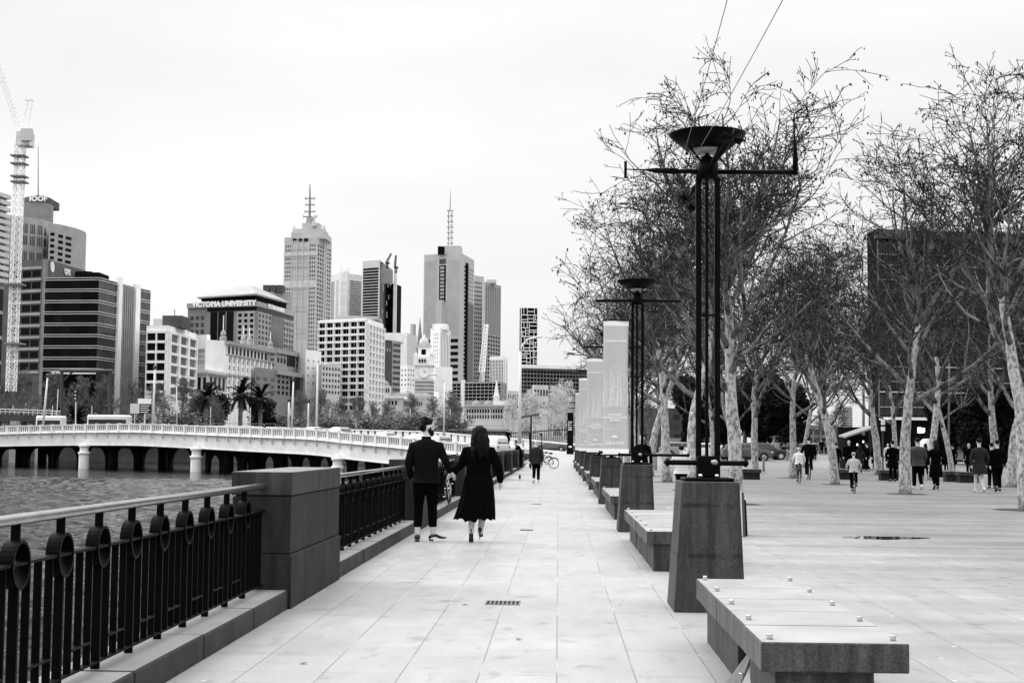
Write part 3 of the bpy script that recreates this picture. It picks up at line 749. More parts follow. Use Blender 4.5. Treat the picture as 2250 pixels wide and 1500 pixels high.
m = MB(); sweep(m, [(-.2, -1.6), (-.2, -1.22), (-17.1, -1.22), (-17.1, -1.6)]); m.build('deck', asphalt, br)
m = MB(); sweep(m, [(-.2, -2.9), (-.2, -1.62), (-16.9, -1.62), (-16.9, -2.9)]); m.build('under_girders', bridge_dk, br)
m = MB(); sweep(m, [(0, -3.05), (0, -1.2), (-.3, -1.2), (-.3, -3.05)], off=-17); m.build('far_girder', bridge_m, br)
# posts, balusters, brackets (every 2.5 m / 0.42 m)
npost = 0; bal = MB(); postm = MB(); brk = MB()
def along(s_):
    i = min(int(s_ / ds), len(BR) - 2); f = s_ / ds - i
    return BR[i][0].lerp(BR[i + 1][0], f), BR[i][1], BZ[i] * (1 - f) + BZ[i + 1] * f, i
s_ = .5
while s_ < 170:
    P, T, z, i = along(s_); n_ = outn(i)
    m = MB().obox(P + n_ * .02, T, n_, .17, .19, z - 1.2, z - .0); m.obox(P + n_ * .02, T, n_, .20, .22, z - .02, z + .07)
    b = m.build('post', bridge_m, br) if npost < 62 else None
    m = MB(); a = P + n_ * .06
    q = [a + T * .09, a - T * .09]
    m.add([q[0] + V((0, 0, z - 2.0)), q[1] + V((0, 0, z - 2.0)), q[1] + n_ * .06 + V((0, 0, z - 2.0)), q[0] + n_ * .06 + V((0, 0, z - 2.0)),
           q[0] + V((0, 0, z - 1.45)), q[1] + V((0, 0, z - 1.45)), q[1] + n_ * .34 + V((0, 0, z - 1.35)), q[0] + n_ * .34 + V((0, 0, z - 1.35))],
          [(3, 2, 1, 0), (4, 5, 6, 7), (0, 1, 5, 4), (1, 2, 6, 5), (2, 3, 7, 6), (3, 0, 4, 7)])
    if npost < 62: m.build('bracket', bridge_m, br)
    for j in range(1, 6):
        Q, T2, z2, i2 = along(s_ + 2.5 * j / 6); n2 = outn(i2)
        bal.obox(Q + n2 * .0, T2, n2, .085, .05, z2 - .9, z2 - .2); bal.obox(Q + n2 * .0, T2, n2, .13, .055, z2 - .30, z2 - .2)
    s_ += 2.5; npost += 1
bb = bal.build('balusters', bridge_m, br); bb['kind'] = 'stuff'
s_ = 12
far = MB()
while s_ < 170:
    P, T, z, i = along(s_); n_ = outn(i); q = P - n_ * 17
    far.obox(q, T, n_, .5, .06, z - 1.0, z - .14); s_ += 1.4
far.build('far_balustrade', bridge_m, br)
# river piers: pale round columns with caps, dark arcades behind
for px in (752, 440, 191, -60):
    s_ = min(range(len(BR)), key=lambda i: abs(pxof((BR[i][0].x, BR[i][0].y, 0))[0] - px)); P, T, _, = BR[s_][0], BR[s_][1], 0
    z = BZ[s_]; n_ = outn(s_); c = P + n_ * .55
    MB().lathe([(.75, -2.6), (.72, z - 4.3), (.85, z - 4.25), (.85, z - 4.0), (.62, z - 3.9), (.62, z - 3.3), (.8, z - 3.2), (.8, z - 3.0), (.45, z - 2.8), (.40, z - 2.65), (.01, z - 2.6)], (c.x, c.y, 0), 20).build('pier', bridge_m, br, False)
    for k in range(1, 4):
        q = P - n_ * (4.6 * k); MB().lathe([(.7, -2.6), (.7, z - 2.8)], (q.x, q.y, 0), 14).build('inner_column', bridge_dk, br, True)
# arcades: rows of small arches carrying an older deck just behind
def arcade(off, i0, i1, pitch, label=None):
    s0, s1 = i0, i1; s_ = s0; k = 0
    while s_ < s1:
        P, T, z, i = along(s_); P2 = along(min(s_ + pitch, 169))[0]; n_ = outn(i)
        a = P - n_ * off; b = P2 - n_ * off; m = MB(); zt = z - 2.7; zb = -2.5
        w_ = (b - a); L_ = w_.length; u = w_.normalized(); ex = V((n_.x, n_.y, 0)) * .25
        pts = [(0, zb), (0, zt), (L_, zt), (L_, zb), (L_ - .75, zb), (L_ - .75, zb + 1.0)]
        r_ = (L_ - 1.5) / 2; cz = zb + 1.0
        hh = min(r_ * 1.0, zt - .25 - cz)
        pts += [(L_ / 2 + r_ * math.cos(math.pi * q / 10), cz + hh * math.sin(math.pi * q / 10)) for q in range(1, 10)] + [(.75, zb + 1.0), (.75, zb)]
        n = len(pts); vs = [a + u * x + ex + V((0, 0, zz)) for x, zz in pts] + [a + u * x - ex + V((0, 0, zz)) for x, zz in pts]
        m.add(vs, [tuple(range(n - 1, -1, -1)), tuple(range(n, 2 * n))] + [(q, (q + 1) % n, n + (q + 1) % n, n + q) for q in range(n)])
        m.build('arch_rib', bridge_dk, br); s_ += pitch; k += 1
arcade(9.5, 2, 66, 3.9)
arcade(16.0, 66, 168, 6.0)

# ================================================================== BUILDINGS
WN = {}
class Bld:
    """a building whose visible roofline passes through the given picture points; pts[i] at distance d"""
    def __init__(s, name, label, pts, i, d, wall, back=22.0, z0=0.0, cat='building', core='wall', solid=True):
        s.pts = []; C = at(pts[i][0], pts[i][1], d); zt = C.z; s.zt = zt; s.z0 = z0
        for (x, y) in pts:
            r_ = ray(x, y); tt = (zt - EYE.z) / r_.z; s.pts.append(V((r_.x * tt, r_.y * tt, 0)))
        c = sum(s.pts, V()) / len(s.pts)
        s.t = thing(name, label, cat, (c.x, c.y + back / 2, z0)); s.wall = wall; s.wins = []
        A, B = s.pts[0], s.pts[-1]; ax = (B - A).normalized(); nb = V((-ax.y, ax.x, 0)); nb = nb if nb.y > 0 else -nb
        s.back = back; s.nb = nb
        rA = V((A.x, A.y, 0)).normalized(); rB = V((B.x, B.y, 0)).normalized(); bk = min(back, 2.5 * (B - A).length)
        poly = s.pts + [B + rB * bk - ax * .12 * bk, A + rA * bk + ax * .12 * bk]
        s.poly = [(p.x, p.y) for p in poly]
        if solid: MB().prism(s.poly, z0, zt).build(core, wall, s.t)
        s.fr = {}
    def zpix(s, k, y, u=0.5):    # height seen at picture height y on face k
        P = s.pts[k].lerp(s.pts[k + 1], u); q = pxof((P.x, P.y, 50)); r_ = ray(q[0], y); return EYE.z + r_.z * (P.y / r_.y)
    def frame(s, k):
        P, Q = s.pts[k], s.pts[k + 1]; u = (Q - P); L = u.length; u.normalize(); n_ = V((u.y, -u.x, 0)); return P, u, n_, L
    def rect(s, k, u0, u1, z0, z1, mb, proud=.06, inn=.3):   # slab on face k, fractions along, heights
        P, u, n_, L = s.frame(k); a = P + u * L * (u0 + u1) / 2 + n_ * (proud - inn) / 2
        mb.obox(a, u, n_, L * (u1 - u0) / 2, (proud + inn) / 2, z0, z1)
    def win(s, k, u0, u1, z0, z1, m, proud=.05): s.wins.append((k, u0, u1, z0, z1, m, proud))
    def grid(s, k, cols, rows, z0, z1, m=None, wf=.7, hf=.6, u0=0.0, u1=1.0, proud=0.0, wall=None, group=None, vert=True, horiz=True, drop=0):
        m = m or glass; cw = (u1 - u0) / cols; rh = (z1 - z0) / rows
        for r_ in range(rows):
            for c_ in range(cols):
                g = 0 if not group else ((.5 - wf / 2) * cw * .75 * (1 if c_ % group == 0 else -1 if c_ % group == group - 1 else 0))
                a = u0 + cw * (c_ + .5 - wf / 2) + g
                s.win(k, a, a + cw * wf, z0 + rh * (r_ + .5 - hf / 2), z0 + rh * (r_ + .5 + hf / 2), m)
        if proud:
            mb = s.fr.setdefault((wall or s.wall).name, MB())
            if vert:
                for c_ in range(cols + 1):
                    if group and c_ % group: continue
                    hw = cw * (1 - wf) / 2 * (.8 if not group else .8); uc = u0 + cw * c_
                    s.rect(k, max(u0, uc - hw), min(u1, uc + hw), z0, z1, mb, proud)
            if horiz:
                for r_ in range(rows + 1):
                    hh = rh * (1 - hf) / 2 * .85; zc = z0 + rh * r_; s.rect(k, u0, u1, zc - hh, zc + hh, mb, proud - .02)
    def part(s, name, mb, m): return mb.build(name, m, s.t)
    def box(s, name, x0, x1, ytop, ybot, d, dep, m, parent=None):     # block on the building seen in a picture rectangle, at distance d
        a, b = at(x0, ytop, d), at(x1, ytop, d); z0 = at((x0 + x1) / 2, ybot, d).z
        return MB().box(a.x, b.x, d, d + dep, z0, (a.z + b.z) / 2).build(name, m, parent or s.t)
    def done(s):
        for nm, mb in s.fr.items(): mb.build('facade_frame', MATS[nm], s.t)
        big = sorted(s.wins, key=lambda w_: -abs((w_[2] - w_[1]) * s.frame(w_[0])[3] * (w_[4] - w_[3])))
        rest = {}
        loc = s.t.location
        for i, (k, u0, u1, z0, z1, m, pr) in enumerate(big):
            P, u, n_, L = s.frame(k); cpt = P + u * L * (u0 + u1) / 2
            if i < 100:
                key = (s.t.name, k, round((u1 - u0) * L, 3), round(z1 - z0, 3), m.name)
                if key not in WN:
                    mb = MB().obox((0, 0), u, n_, (u1 - u0) * L / 2, .14, 0, z1 - z0); me = bpy.data.meshes.new('window')
                    me.from_pydata(mb.v, [], mb.f); me.materials.append(m); WN[key] = me
                o = bpy.data.objects.new('window', WN[key]); COL.objects.link(o); q = cpt + n_ * (pr - .14)
                o.location = (q.x - loc.x, q.y - loc.y, z0 - loc.z); child(o, s.t)
            else:
                s.rect(k, u0, u1, z0, z1, rest.setdefault(m.name, MB()), pr, .1)
        for nm, mb in rest.items():
            o = mb.build('window_rows', MATS[nm], s.t); o['kind'] = 'stuff'
        return s.t
    def sign(s, k, u, z, txt, size, m, bold=.02, spacing=1.0, proud=.25):
        P, uu, n_, L = s.frame(k); c = P + uu * L * u + n_ * proud
        M = Matrix((( uu.x, 0, n_.x, c.x), (uu.y, 0, n_.y, c.y), (0, 1, 0, z), (0, 0, 0, 1)))
        return text(txt, size, m, s.t, M, ext=.08, bold=bold, spacing=spacing)
    def disc(s, k, u, z, r_, m, name='emblem'):
        P, uu, n_, L = s.frame(k); c = P + uu * L * u + n_ * .25
        vs = []; 
        for q in range(20): a = 2 * math.pi * q / 20; vs.append(c + uu * r_ * .8 * math.cos(a) + V((0, 0, z + r_ * math.sin(a) * (1.15 if math.sin(a) > 0 else .9))))
        vs += [v - n_ * .3 for v in vs]
        return MB().add(vs, [tuple(range(20)), tuple(range(39, 19, -1))] + [(q, (q + 1) % 20, 20 + (q + 1) % 20, 20 + q) for q in range(20)]).build(name, m, s.t)
def bulk(mb, b, k, u0, u1, y0, y1, proud): b.rect(k, u0, u1, b.zpix(k, y1), b.zpix(k, y0), mb, proud)

# --- far left balcony tower
b = Bld('balcony_tower', 'tall tower with curved balconies cut by the left picture edge', [(-90, 424), (-6, 430), (15, 437)], 1, 300, grey_wall)
zb = b.zpix(1, 620); b.grid(0, 4, 13, zb, b.zt, glass, .8, .6); b.grid(1, 1, 13, zb, b.zt, glass, .7, .6)
m = MB()
for r_ in range(14):
    z = zb + (b.zt - zb) * r_ / 13; b.rect(0, .0, 1.02, z - .15, z + .7, m, .9); b.rect(1, 0, 1.05, z - .15, z + .7, m, .9)
b.part('balcony_band', m, pale_wall)
b.grid(0, 3, 6, 2, zb - 1, glass, .94, .86); b.grid(1, 1, 6, 2, zb - 1, glass, .94, .86); b.done()
# --- tower with the lettered drum
b = Bld('office_tower', 'grey office tower behind the crane with dark lettered band on top', [(52, 446), (80, 444.5), (98, 446), (112, 449), (118, 454)], 2, 620, mid_wall, 26)
top = MB()
c = [at(x, y, 620 + dd) for x, y, dd in ((50, 430, 8), (66, 428.5, 2), (84, 429, 0), (100, 431, 2), (112, 434, 8))]
top.prism([(q.x, q.y) for q in c] + [(c[-1].x - 1, c[-1].y + 14), (c[0].x + 1, c[0].y + 14)], b.zt, c[2].z); top.build('lettered_band', dark_wall, b.t)
Mx = Matrix.Translation(at(84, 437, 618)) @ RX
text('IOOF', 3.1, white_wall, b.t, Mx, ext=.3, bold=.1, spacing=1.1)
lw = Bld('office_wing', 'grey stepped wing with window columns behind the dark glass block and crane', [(5, 470), (95, 482), (116, 490)], 1, 602, grey_wall, 24)
for u0 in (.50, .68, .86):
    lw.grid(0, 3, 2, lw.zpix(0, 540), lw.zpix(0, 488), glass_mid, .6, .8, u0, u0 + .13)
    lw.grid(0, 3, 1, lw.zpix(0, 575), lw.zpix(0, 550), glass_mid, .6, .9, u0, u0 + .13)
lw.grid(1, 2, 3, lw.zpix(1, 570), lw.zpix(1, 500), glass_mid, .4, .7); lw.done()
b.grid(0, 4, 1, b.zpix(0, 540), b.zpix(0, 485), glass_mid, .5, .9); b.done()
MB().tube([at(84, 430, 625), at(84, 322, 625)], [.35, .15], 6).build('antenna', grey_wall, b.t)
# --- curved tower with few windows
b = Bld('curved_tower', 'plain pale curved tower with small dark windows in three columns', [(108, 491), (126, 492), (145, 496), (166, 501), (187, 509), (190, 514)], 2, 590, grey_wall, 26)
for k, (uu, wd) in {0: ((.55, .9), 1), 1: ((.5, .9), 1), 2: ((.35, .8), 1)}.items():
    z1 = b.zpix(k, (508, 513, 518)[k]); z0 = b.zpix(k, (573, 578, 583)[k]); b.grid(k, 1, 5, z0, z1, glass, 1, .52, uu[0] - .35, uu[1] - .2)
b.done()
# --- brown block with emblem, dark glass block in front
brown = mat('brown_cladding', .085, .6, 0, .2, .3)
b = Bld('office_block', 'brown stone office block with white round emblem and letters QBE', [(5, 575), (104, 569.5), (226, 606)], 1, 410, brown, 30)
z1 = b.zpix(0, 590); z0 = b.zpix(0, 818); b.grid(0, 3, 9, z0, z1, glass, .88, .56, .25, .88)
m = MB()
for r_ in range(10):
    z = z0 + (z1 - z0) * r_ / 9; b.rect(0, .2, .9, z - .35, z + .35, m, .35)
b.part('sill_band', m, grey_wall)
m = MB(); b.rect(0, .93, 1, 0, b.zt, m, .5); b.part('corner_pier', m, mid_wall)
b.disc(1, .08, b.zpix(1, 588, .08), 1.5, white_wall)
b.sign(1, .33, b.zpix(1, 598, .33), 'QBE', 2.2, white_wall, .1)
b.box('roof_plant', 160, 200, 596, 612, 430, 10, black_wall); b.done()
b = Bld('glass_office', 'dark glass office block with thin white floor lines and white corner fins', [(100, 612), (217, 611), (331, 640)], 1, 350, black_wall, 30)
z1 = b.zpix(0, 613); z0 = b.zpix(0, 812); n = 8
for k, (u0, u1) in ((0, (0, 1)), (1, (0, .33)), (1, (.76, 1))):
    mg = glass if k == 0 else mat('dim_glass', .03, .15, 0, .5, .3, spec=.3, rnd=.4)
    zz0 = z0 if k == 0 else z0 - (z1 - z0) / n * 1.3
    b.grid(k, 6 if k == 0 else 3, n, z0, z1, mg, .97, .74, u0, u1)
    if k == 1: b.win(k, u0, u1, 1, z0, mat('dim_glass', .045), .05)
    m = MB()
    for r_ in range(n + 1):
        z = z0 + (z1 - z0) * r_ / n
        for dz in (-.32, .22): b.rect(k, u0, u1, z + dz, z + dz + .11, m, .3)
    b.part('floor_line', m, white_wall)
m = MB(); b.rect(1, .335, .405, 0, b.zt + 1.5, m, .6); b.rect(1, .665, .755, 0, b.zt + .8, m, .6); b.part('corner_fin', m, white_wall)
m = MB()
for r_ in range(6): b.rect(1, .425 + .04 * r_, .43 + .04 * r_ + .008, 0, b.zt, m, .5)
b.part('vertical_fin', m, grey_wall)
b.win(1, .41, .66, 0, b.zt - .3, mat('dim_glass', .045), .1)
m = MB(); b.rect(0, .2, 1.0, b.zpix(0, 822), b.zpix(0, 817), m, 1.2); b.part('canopy', m, white_wall)
b.box('roof_plant', 165, 218, 598, 613, 356, 8, black_wall); b.done()
# --- white office with dark window bays
b = Bld('white_office', 'small white office block with broad dark windows and dark rooftop hut', [(322, 715), (368, 714.5), (432, 733)], 1, 345, white_wall, 24)
z1 = b.zpix(0, 729); z0 = b.zpix(0, 861)
b.grid(0, 2, 6, z0, z1, glass, .86, .7, .05, .98, .5); b.grid(1, 3, 6, b.zpix(1, 872), b.zpix(1, 738), glass_mid, .72, .72, .05, .99, .5)
b.box('rooftop_hut', 357, 400, 693, 719, 352, 8, dark_wall); b.box('rooftop_tank', 337, 356, 700, 719, 360, 6, pale_wall)
MB().tube([at(384, 695, 356), at(384, 680, 356)], .1, 5).build('antenna', black_wall, b.t); b.done()
# --- lettered university block with hipped roof and terraces
b = Bld('university_block', 'grey stone block with low hipped roof and VICTORIA UNIVERSITY lettering', [(413, 667), (564, 662), (645, 686)], 1, 430, mid_wall, 34)
stone = grey_wall
z1 = b.zpix(0, 673); zb = b.zpix(0, 675)
m = MB(); b.rect(0, 0, 1, zb, b.zt, m, .6); b.rect(1, 0, 1, zb, b.zt, m, .6); b.part('lettered_band', m, grey_wall)
b.sign(0, .55, b.zpix(0, 668.6), 'VICTORIA UNIVERSITY', 2.1, white_wall, .12, 1.05, .9)
b.sign(1, .45, b.zpix(1, 678, .45), 'VICTORIA UNIVERSITY', 1.6, white_wall, .12, 1.0, .9)
zg = b.zpix(0, 684)
b.win(0, .29, 1, zg, zb - .1, glass, .1); b.win(1, 0, 1, zg, zb - .1, glass, .1)
for u0 in (.34, .455, .575): b.win(0, u0, u0 + .1, 10, zg - .1, glass, .12)
b.grid(0, 3, 6, b.zpix(0, 780), b.zpix(0, 690), glass_mid, .6, .6, .03, .26)
b.grid(0, 3, 9, b.zpix(0, 800), zg - .5, glass, .55, .55, .73, .98, .3, stone)
b.grid(1, 4, 8, b.zpix(1, 790), zg - .5, glass_mid, .6, .55, .02, .37, .3, stone)
b.win(1, .40, .66, b.zpix(1, 760), zg - .1, mat('dim_glass', .045), .1)
b.grid(1, 4, 6, b.zpix(1, 775), b.zpix(1, 699), glass_mid, .6, .55, .70, .99, .3, stone)
q = [at(433, 660, 440), at(562, 655, 428), at(636, 676, 455), at(560, 668, 500)]
zr = b.zt + 2.2; c = [V((p_.x, p_.y, zr)) for p_ in q]; ap = (c[0] + c[1] + c[2] + c[3]) / 4
r0 = [c[i].lerp(ap, .55) + V((0, 0, 3.2)) for i in range(4)]; r1 = [c[i].lerp(ap, .85) + V((0, 0, 5.0)) for i in range(4)]
m = MB(); vs = [p_ - V((0, 0, .4)) for p_ in c] + c + r0 + r1; m.add(vs, [(3, 2, 1, 0)] + [(4 * k + i, 4 * k + (i + 1) % 4, 4 * k + 4 + (i + 1) % 4, 4 * k + 4 + i) for k in range(3) for i in range(4)] + [(12, 13, 14, 15)])
m.build('hipped_roof', grey_wall, b.t)
m = MB().prism([(p_.lerp(ap, .08).x, p_.lerp(ap, .08).y) for p_ in c], b.zt, zr - .5); m.build('recess_wall', black_wall, b.t)
b.done()
for nm, pts, d_, lab in (('terrace_block', [(560, 758), (606, 765), (672, 779)], 424, 'middle grey terrace of the university block below the roofed tower'),
                         ('terrace_block', [(560, 806), (606, 812), (689, 825)], 418, 'lowest grey terrace of the university block with dark windows')):
    t_ = Bld('terrace_block', lab, pts, 1, d_, grey_wall if d_ > 420 else mid_wall, 16)
    y0 = 3 if d_ < 420 else 40
    yb = (770, 805) if d_ > 420 else (825, 872)
    t_.grid(1, 3, 2 if d_ > 420 else 4, t_.zpix(1, yb[1]), t_.zpix(1, yb[0]), glass, .55, .6, .03, .34)
    t_.win(1, .36, .62, t_.zpix(1, yb[1]), t_.zpix(1, yb[0]), glass, .1)
    t_.grid(1, 4, 2 if d_ > 420 else 3, t_.zpix(1, yb[1] + 4), t_.zpix(1, yb[0] + 8), glass, .55, .6, .66, .98)
    t_.grid(0, 3, 3, t_.zpix(0, yb[1]), t_.zpix(0, yb[0]), glass_mid, .5, .5)
    m = MB(); t_.rect(1, 0, 1, t_.zt - 1.3, t_.zt, m, .7); t_.part('parapet_band', m, grey_wall); t_.done()
# --- ornate hotel
b = Bld('ornate_hotel', 'ornate white hotel with dark arcaded cornice and flagpoles on roof urns', [(452, 746), (497, 749), (604, 771)], 1, 385, white_wall, 26)
z1 = b.zpix(1, 778, .05); zc = b.zpix(1, 757, .03)
m = MB(); b.rect(1, -.01, 1.0, zc, zc + .9, m, 1.1); b.rect(1, 0, 1, z1 - .4, z1, m, .7); b.rect(1, 0, 1, b.zpix(1, 832), b.zpix(1, 829), m, .7); b.part('cornice', m, grey_wall)
b.grid(1, 13, 1, z1 + .1, zc - .2, glass, .55, .9, .02, .98)
ym = b.zpix(1, 880, .1)
b.grid(1, 11, 6, ym, z1 - .6, glass_mid, .33, .58, .02, .98)
m = MB()
for k_ in range(12): b.rect(1, .015 + .965 * k_ / 11 - .012, .015 + .965 * k_ / 11 + .012, ym - 8, z1, m, .5)
b.part('pilaster', m, white_wall)
P, u, n_, L = b.frame(1)
for uu in (.01, .40, .52, .97):
    c = P + u * L * uu - n_ * 1.0
    MB().lathe([(.9, 0), (1.0, 1.0), (.55, 1.3), (.8, 1.9), (.5, 2.6), (.1, 3.2)], (c.x, c.y, b.zt), 12).build('roof_urn', grey_wall, b.t)
    MB().tube([(c.x, c.y, b.zt + 3), (c.x, c.y, b.zt + (6.9 if uu == .01 else 5.4))], .13, 5).build('flagpole', white_wall, b.t)
b.done()
b = Bld('colonnaded_building', 'low grey colonnaded building left of the ornate hotel', [(433, 812), (456, 812), (497, 818)], 1, 372, pale_wall, 20)
b.grid(1, 4, 1, b.zpix(1, 858), b.zpix(1, 828), glass, .55, .95, .08, .98); b.grid(0, 2, 1, b.zpix(0, 858), b.zpix(0, 828), glass, .55, .95)
m = MB(); b.rect(0, 0, 1, b.zt - 1.2, b.zt - .7, m, .8); b.rect(1, 0, 1, b.zt - 1.2, b.zt - .7, m, .8); b.part('cornice', m, grey_wall); b.done()
b = Bld('plain_block', 'plain white party wall block behind the ornate hotel', [(430, 736), (455, 735), (462, 736)], 1, 398, white_wall, 20)
b.grid(0, 1, 3, b.zpix(0, 800), b.zpix(0, 765), glass_pale, .7, .8); b.done()
# --- far block with three dark boxes
b = Bld('far_block', 'far grey slab with three dark rooftop boxes left of the tallest tower', [(566, 642), (576, 640), (640, 645)], 1, 900, grey_wall, 20)
for x0, x1 in ((578, 591), (593, 606), (608, 621)): b.box('rooftop_box', x0, x1, 626, 643, 905, 10, dark_wall)
b.done()
# --- tall stepped tower with mast
stone_t = mat('tower_stone', .50, .7, 0, .08, .1)
b = Bld('skyscraper', 'tallest grey stepped skyscraper with layered antenna mast on left of skyline', [(625, 522), (697, 519), (729, 533)], 1, 1250, stone_t, 40)
z1 = b.zt - 6; z0 = 10; n = 44
for (u0, u1, c_, g, wf) in ((.03, .22, 3, glass_mid, .55), (.78, .97, 3, glass_mid, .55)): b.grid(0, c_, n, z0, z1, g, wf, .55, u0, u1)
b.grid(0, 1, n, z0, z1 + 4, glass_pale, 1, .45, .24, .76)
m = MB()
for k_ in (.24, .41, .585, .76): b.rect(0, k_ - .008, k_ + .008, z0, z1 + 5, m, 1.0)
for y_ in (560, 600): pass
b.rect(0, 0, 1, b.zpix(0, 562), b.zpix(0, 554), m, .6); b.rect(0, 0, 1, b.zpix(0, 632), b.zpix(0, 616), m, .4); b.part('pier', m, pale_wall)
b.grid(1, 6, n, z0, z1, glass, .6, .55, .03, .97)
m = MB(); b.rect(1, .42, .48, z0, b.zt + 3, m, 1.2); b.rect(1, .56, .62, z0, b.zt + 3, m, 1.2); b.part('side_pier', m, pale_wall)
for (x0, x1, y0, dd, dep, mm) in ((640, 717, 512, 1256, 30, stone_t), (646, 712, 503, 1260, 24, stone_t), (664, 702, 490, 1264, 14, stone_t), (673, 690, 478, 1268, 6, grey_wall)):
    b.box('upper_stage', x0, x1, y0, 524, dd, dep, mm)
b.grid(0, 3, 1, b.zt - 5, b.zt - 1, glass, .8, .8, .25, .75)
for xx in (646, 690, 712): q = at(xx, 507 if xx != 690 else 492, 1262); MB().lathe([(2.2, 0), (1.6, 3), (.2, 7)], (q.x, q.y, q.z - 2), 8).build('pinnacle', stone_t, b.t)
q = at(692, 474, 1266); MB().ell(q, (2.6, 2.6, 2.6)).build('radome', white_wall, b.t, True)
m = MB(); q0 = at(680, 490, 1270)
m.tube([q0, at(681, 440, 1270), at(681, 404, 1270)], [1.2, .9, .35], 6)
for y_, w_ in ((436, 10), (450, 9), (465, 11), (476, 14)):
    a, c = at(681 - w_, y_, 1270), at(681 + w_, y_, 1270); m.tube([a, c], .55, 5); m.tube([a - V((0, 0, 1.5)), a + V((0, 0, 1.5))], .35, 4); m.tube([c - V((0, 0, 1.5)), c + V((0, 0, 1.5))], .35, 4)
m.build('mast', mid_wall, b.t); b.done()
# --- white curved balcony towers
b = Bld('balcony_skyscraper', 'white high-rise with dark curved balcony stripes right of the stepped skyscraper', [(727, 606), (736, 603), (748, 598), (764, 595), (767, 601), (796, 605)], 3, 900, pale_wall, 30)
for k in (0, 4): b.grid(k, 1, 22, b.zpix(k, 705), b.zt - 4, glass, .86, .5)
b.grid(1, 1, 22, b.zpix(1, 705), b.zt - 4, glass_mid, .5, .35); b.grid(2, 1, 22, b.zpix(2, 705), b.zt - 6, glass_pale, .8, .35)
b.box('roof_house', 748, 764, 586, 600, 908, 10, white_wall); b.done()
# --- dark tower under construction with cranes
b = Bld('dark_skyscraper', 'black-striped high-rise with dark patterned glass side and cranes above', [(797, 574), (835, 571), (863, 592)], 1, 850, pale_wall, 30)
b.grid(0, 1, 20, b.zpix(0, 715), b.zpix(0, 588), glass, .92, .72, 0, .96)
b.win(1, .02, .98, 20, b.zt - 1, glass, .3)
m = MB(); r_ = random.Random(8)
for k_ in range(16): u_ = r_.uniform(.1, .9); z_ = b.zt - r_.uniform(8, 45); b.rect(1, u_, u_ + .06, z_, z_ + r_.uniform(1.5, 4), m, .5)
b.part('bright_panel', m, grey_wall); b.box('roof_screen', 806, 834, 573, 584, 858, 10, white_wall); b.done()
b = Bld('dark_annex', 'narrow dark glass high-rise with white hoist mast just right of black-striped tower', [(860, 624), (866, 622), (882, 629)], 1, 880, black_wall, 14)
b.box('hoist_mast', 865, 872, 596, 735, 872, 2, white_wall); b.done()
# --- white grid block
b = Bld('grid_block', 'white office block with deep square window grid in mid skyline', [(701, 704), (806, 699), (842, 711)], 1, 450, white_wall, 26)
z1 = b.zpix(0, 706); z0 = b.zpix(0, 903)
b.grid(0, 12, 13, z0, z1, glass, .74, .66, .0, 1.0, .7, None, 2); b.grid(1, 5, 13, b.zpix(1, 908), b.zpix(1, 717), glass, .5, .7, .04, 1.0, .7)
b.box('rooftop_storey', 743, 830, 694, 702, 462, 12, grey_wall); b.done()
# --- brick side + white ribbon face
b = Bld('brick_sided_block', 'narrow block with dark brick side wall right of white grid block', [(841, 746), (862, 748), (880, 750)], 1, 520, dark_wall, 22)
b.fr = {}; m = MB(); b.rect(1, 0, 1, 0, b.zt, m, .1); b.part('pale_face', m, grey_wall)
b.grid(1, 3, 9, b.zpix(1, 862), b.zpix(1, 752), glass_mid, .8, .5, .05, .98, 0)
for w_ in range(len(b.wins)): b.wins[w_] = b.wins[w_][:6] + (.25,)
b.grid(0, 3, 1, b.zpix(0, 772), b.zpix(0, 764), glass_pale, .3, .9, .1, .9)
b.box('roof_sign_box', 841, 880, 731, 750, 523, 12, white_wall); b.done()
# --- faint far blocks
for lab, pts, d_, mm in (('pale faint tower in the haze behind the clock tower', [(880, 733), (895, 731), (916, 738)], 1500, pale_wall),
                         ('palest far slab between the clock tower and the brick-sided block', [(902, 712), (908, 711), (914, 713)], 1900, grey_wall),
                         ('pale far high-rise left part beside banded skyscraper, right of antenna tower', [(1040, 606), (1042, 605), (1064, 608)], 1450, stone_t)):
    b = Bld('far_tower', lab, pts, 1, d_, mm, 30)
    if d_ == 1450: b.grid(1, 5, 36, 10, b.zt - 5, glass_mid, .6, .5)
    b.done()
# --- banded skyscraper with antenna
b = Bld('banded_skyscraper', 'banded grey skyscraper with dark central slot and lattice antenna on roof', [(932, 560), (1013, 555), (1042, 572)], 1, 1300, stone_t, 40)
z0 = 5; z1 = b.zpix(0, 572)
for (u0, u1) in ((.03, .36), (.64, .97)):
    b.grid(0, 1, 40, b.zpix(0, 740), z1, glass_pale, 1, .42, u0, u1); b.grid(0, 1, 16, z0, b.zpix(0, 742), glass, .9, .55, u0, u1)
b.win(0, .42, .60, b.zpix(0, 580), b.zpix(0, 569), glass_mid, .2)
b.win(0, .42, .60, b.zpix(0, 665), b.zpix(0, 583), glass, .2)
for k_ in range(9): zz = b.zpix(0, 585 + 8 * k_); b.win(0, .45, .56, zz - 2.6, zz - .4, glass_pale, .4)
m = MB(); b.rect(0, .37, .62, z0, b.zpix(0, 680), m, 3); b.rect(0, .41, .58, z0, b.zpix(0, 660), m, 5); b.part('centre_bay', m, stone_t)
b.grid(1, 5, 42, z0, b.zpix(1, 585), mat('dim_glass', .045), .8, .6, .25, .95)
m = MB(); b.rect(1, .35, .45, z0, b.zpix(1, 580), m, 1.5); b.part('side_slot', m, black_wall)
b.win(1, .5, .95, z0, b.zpix(1, 665), glass, .6)
b.box('plant_room', 962, 976, 541, 558, 1305, 12, black_wall); b.box('plant_room', 977, 1013, 540, 558, 1306, 20, stone_t)
m = MB(); q0, q1 = at(985, 541, 1315), at(993, 541, 1315)
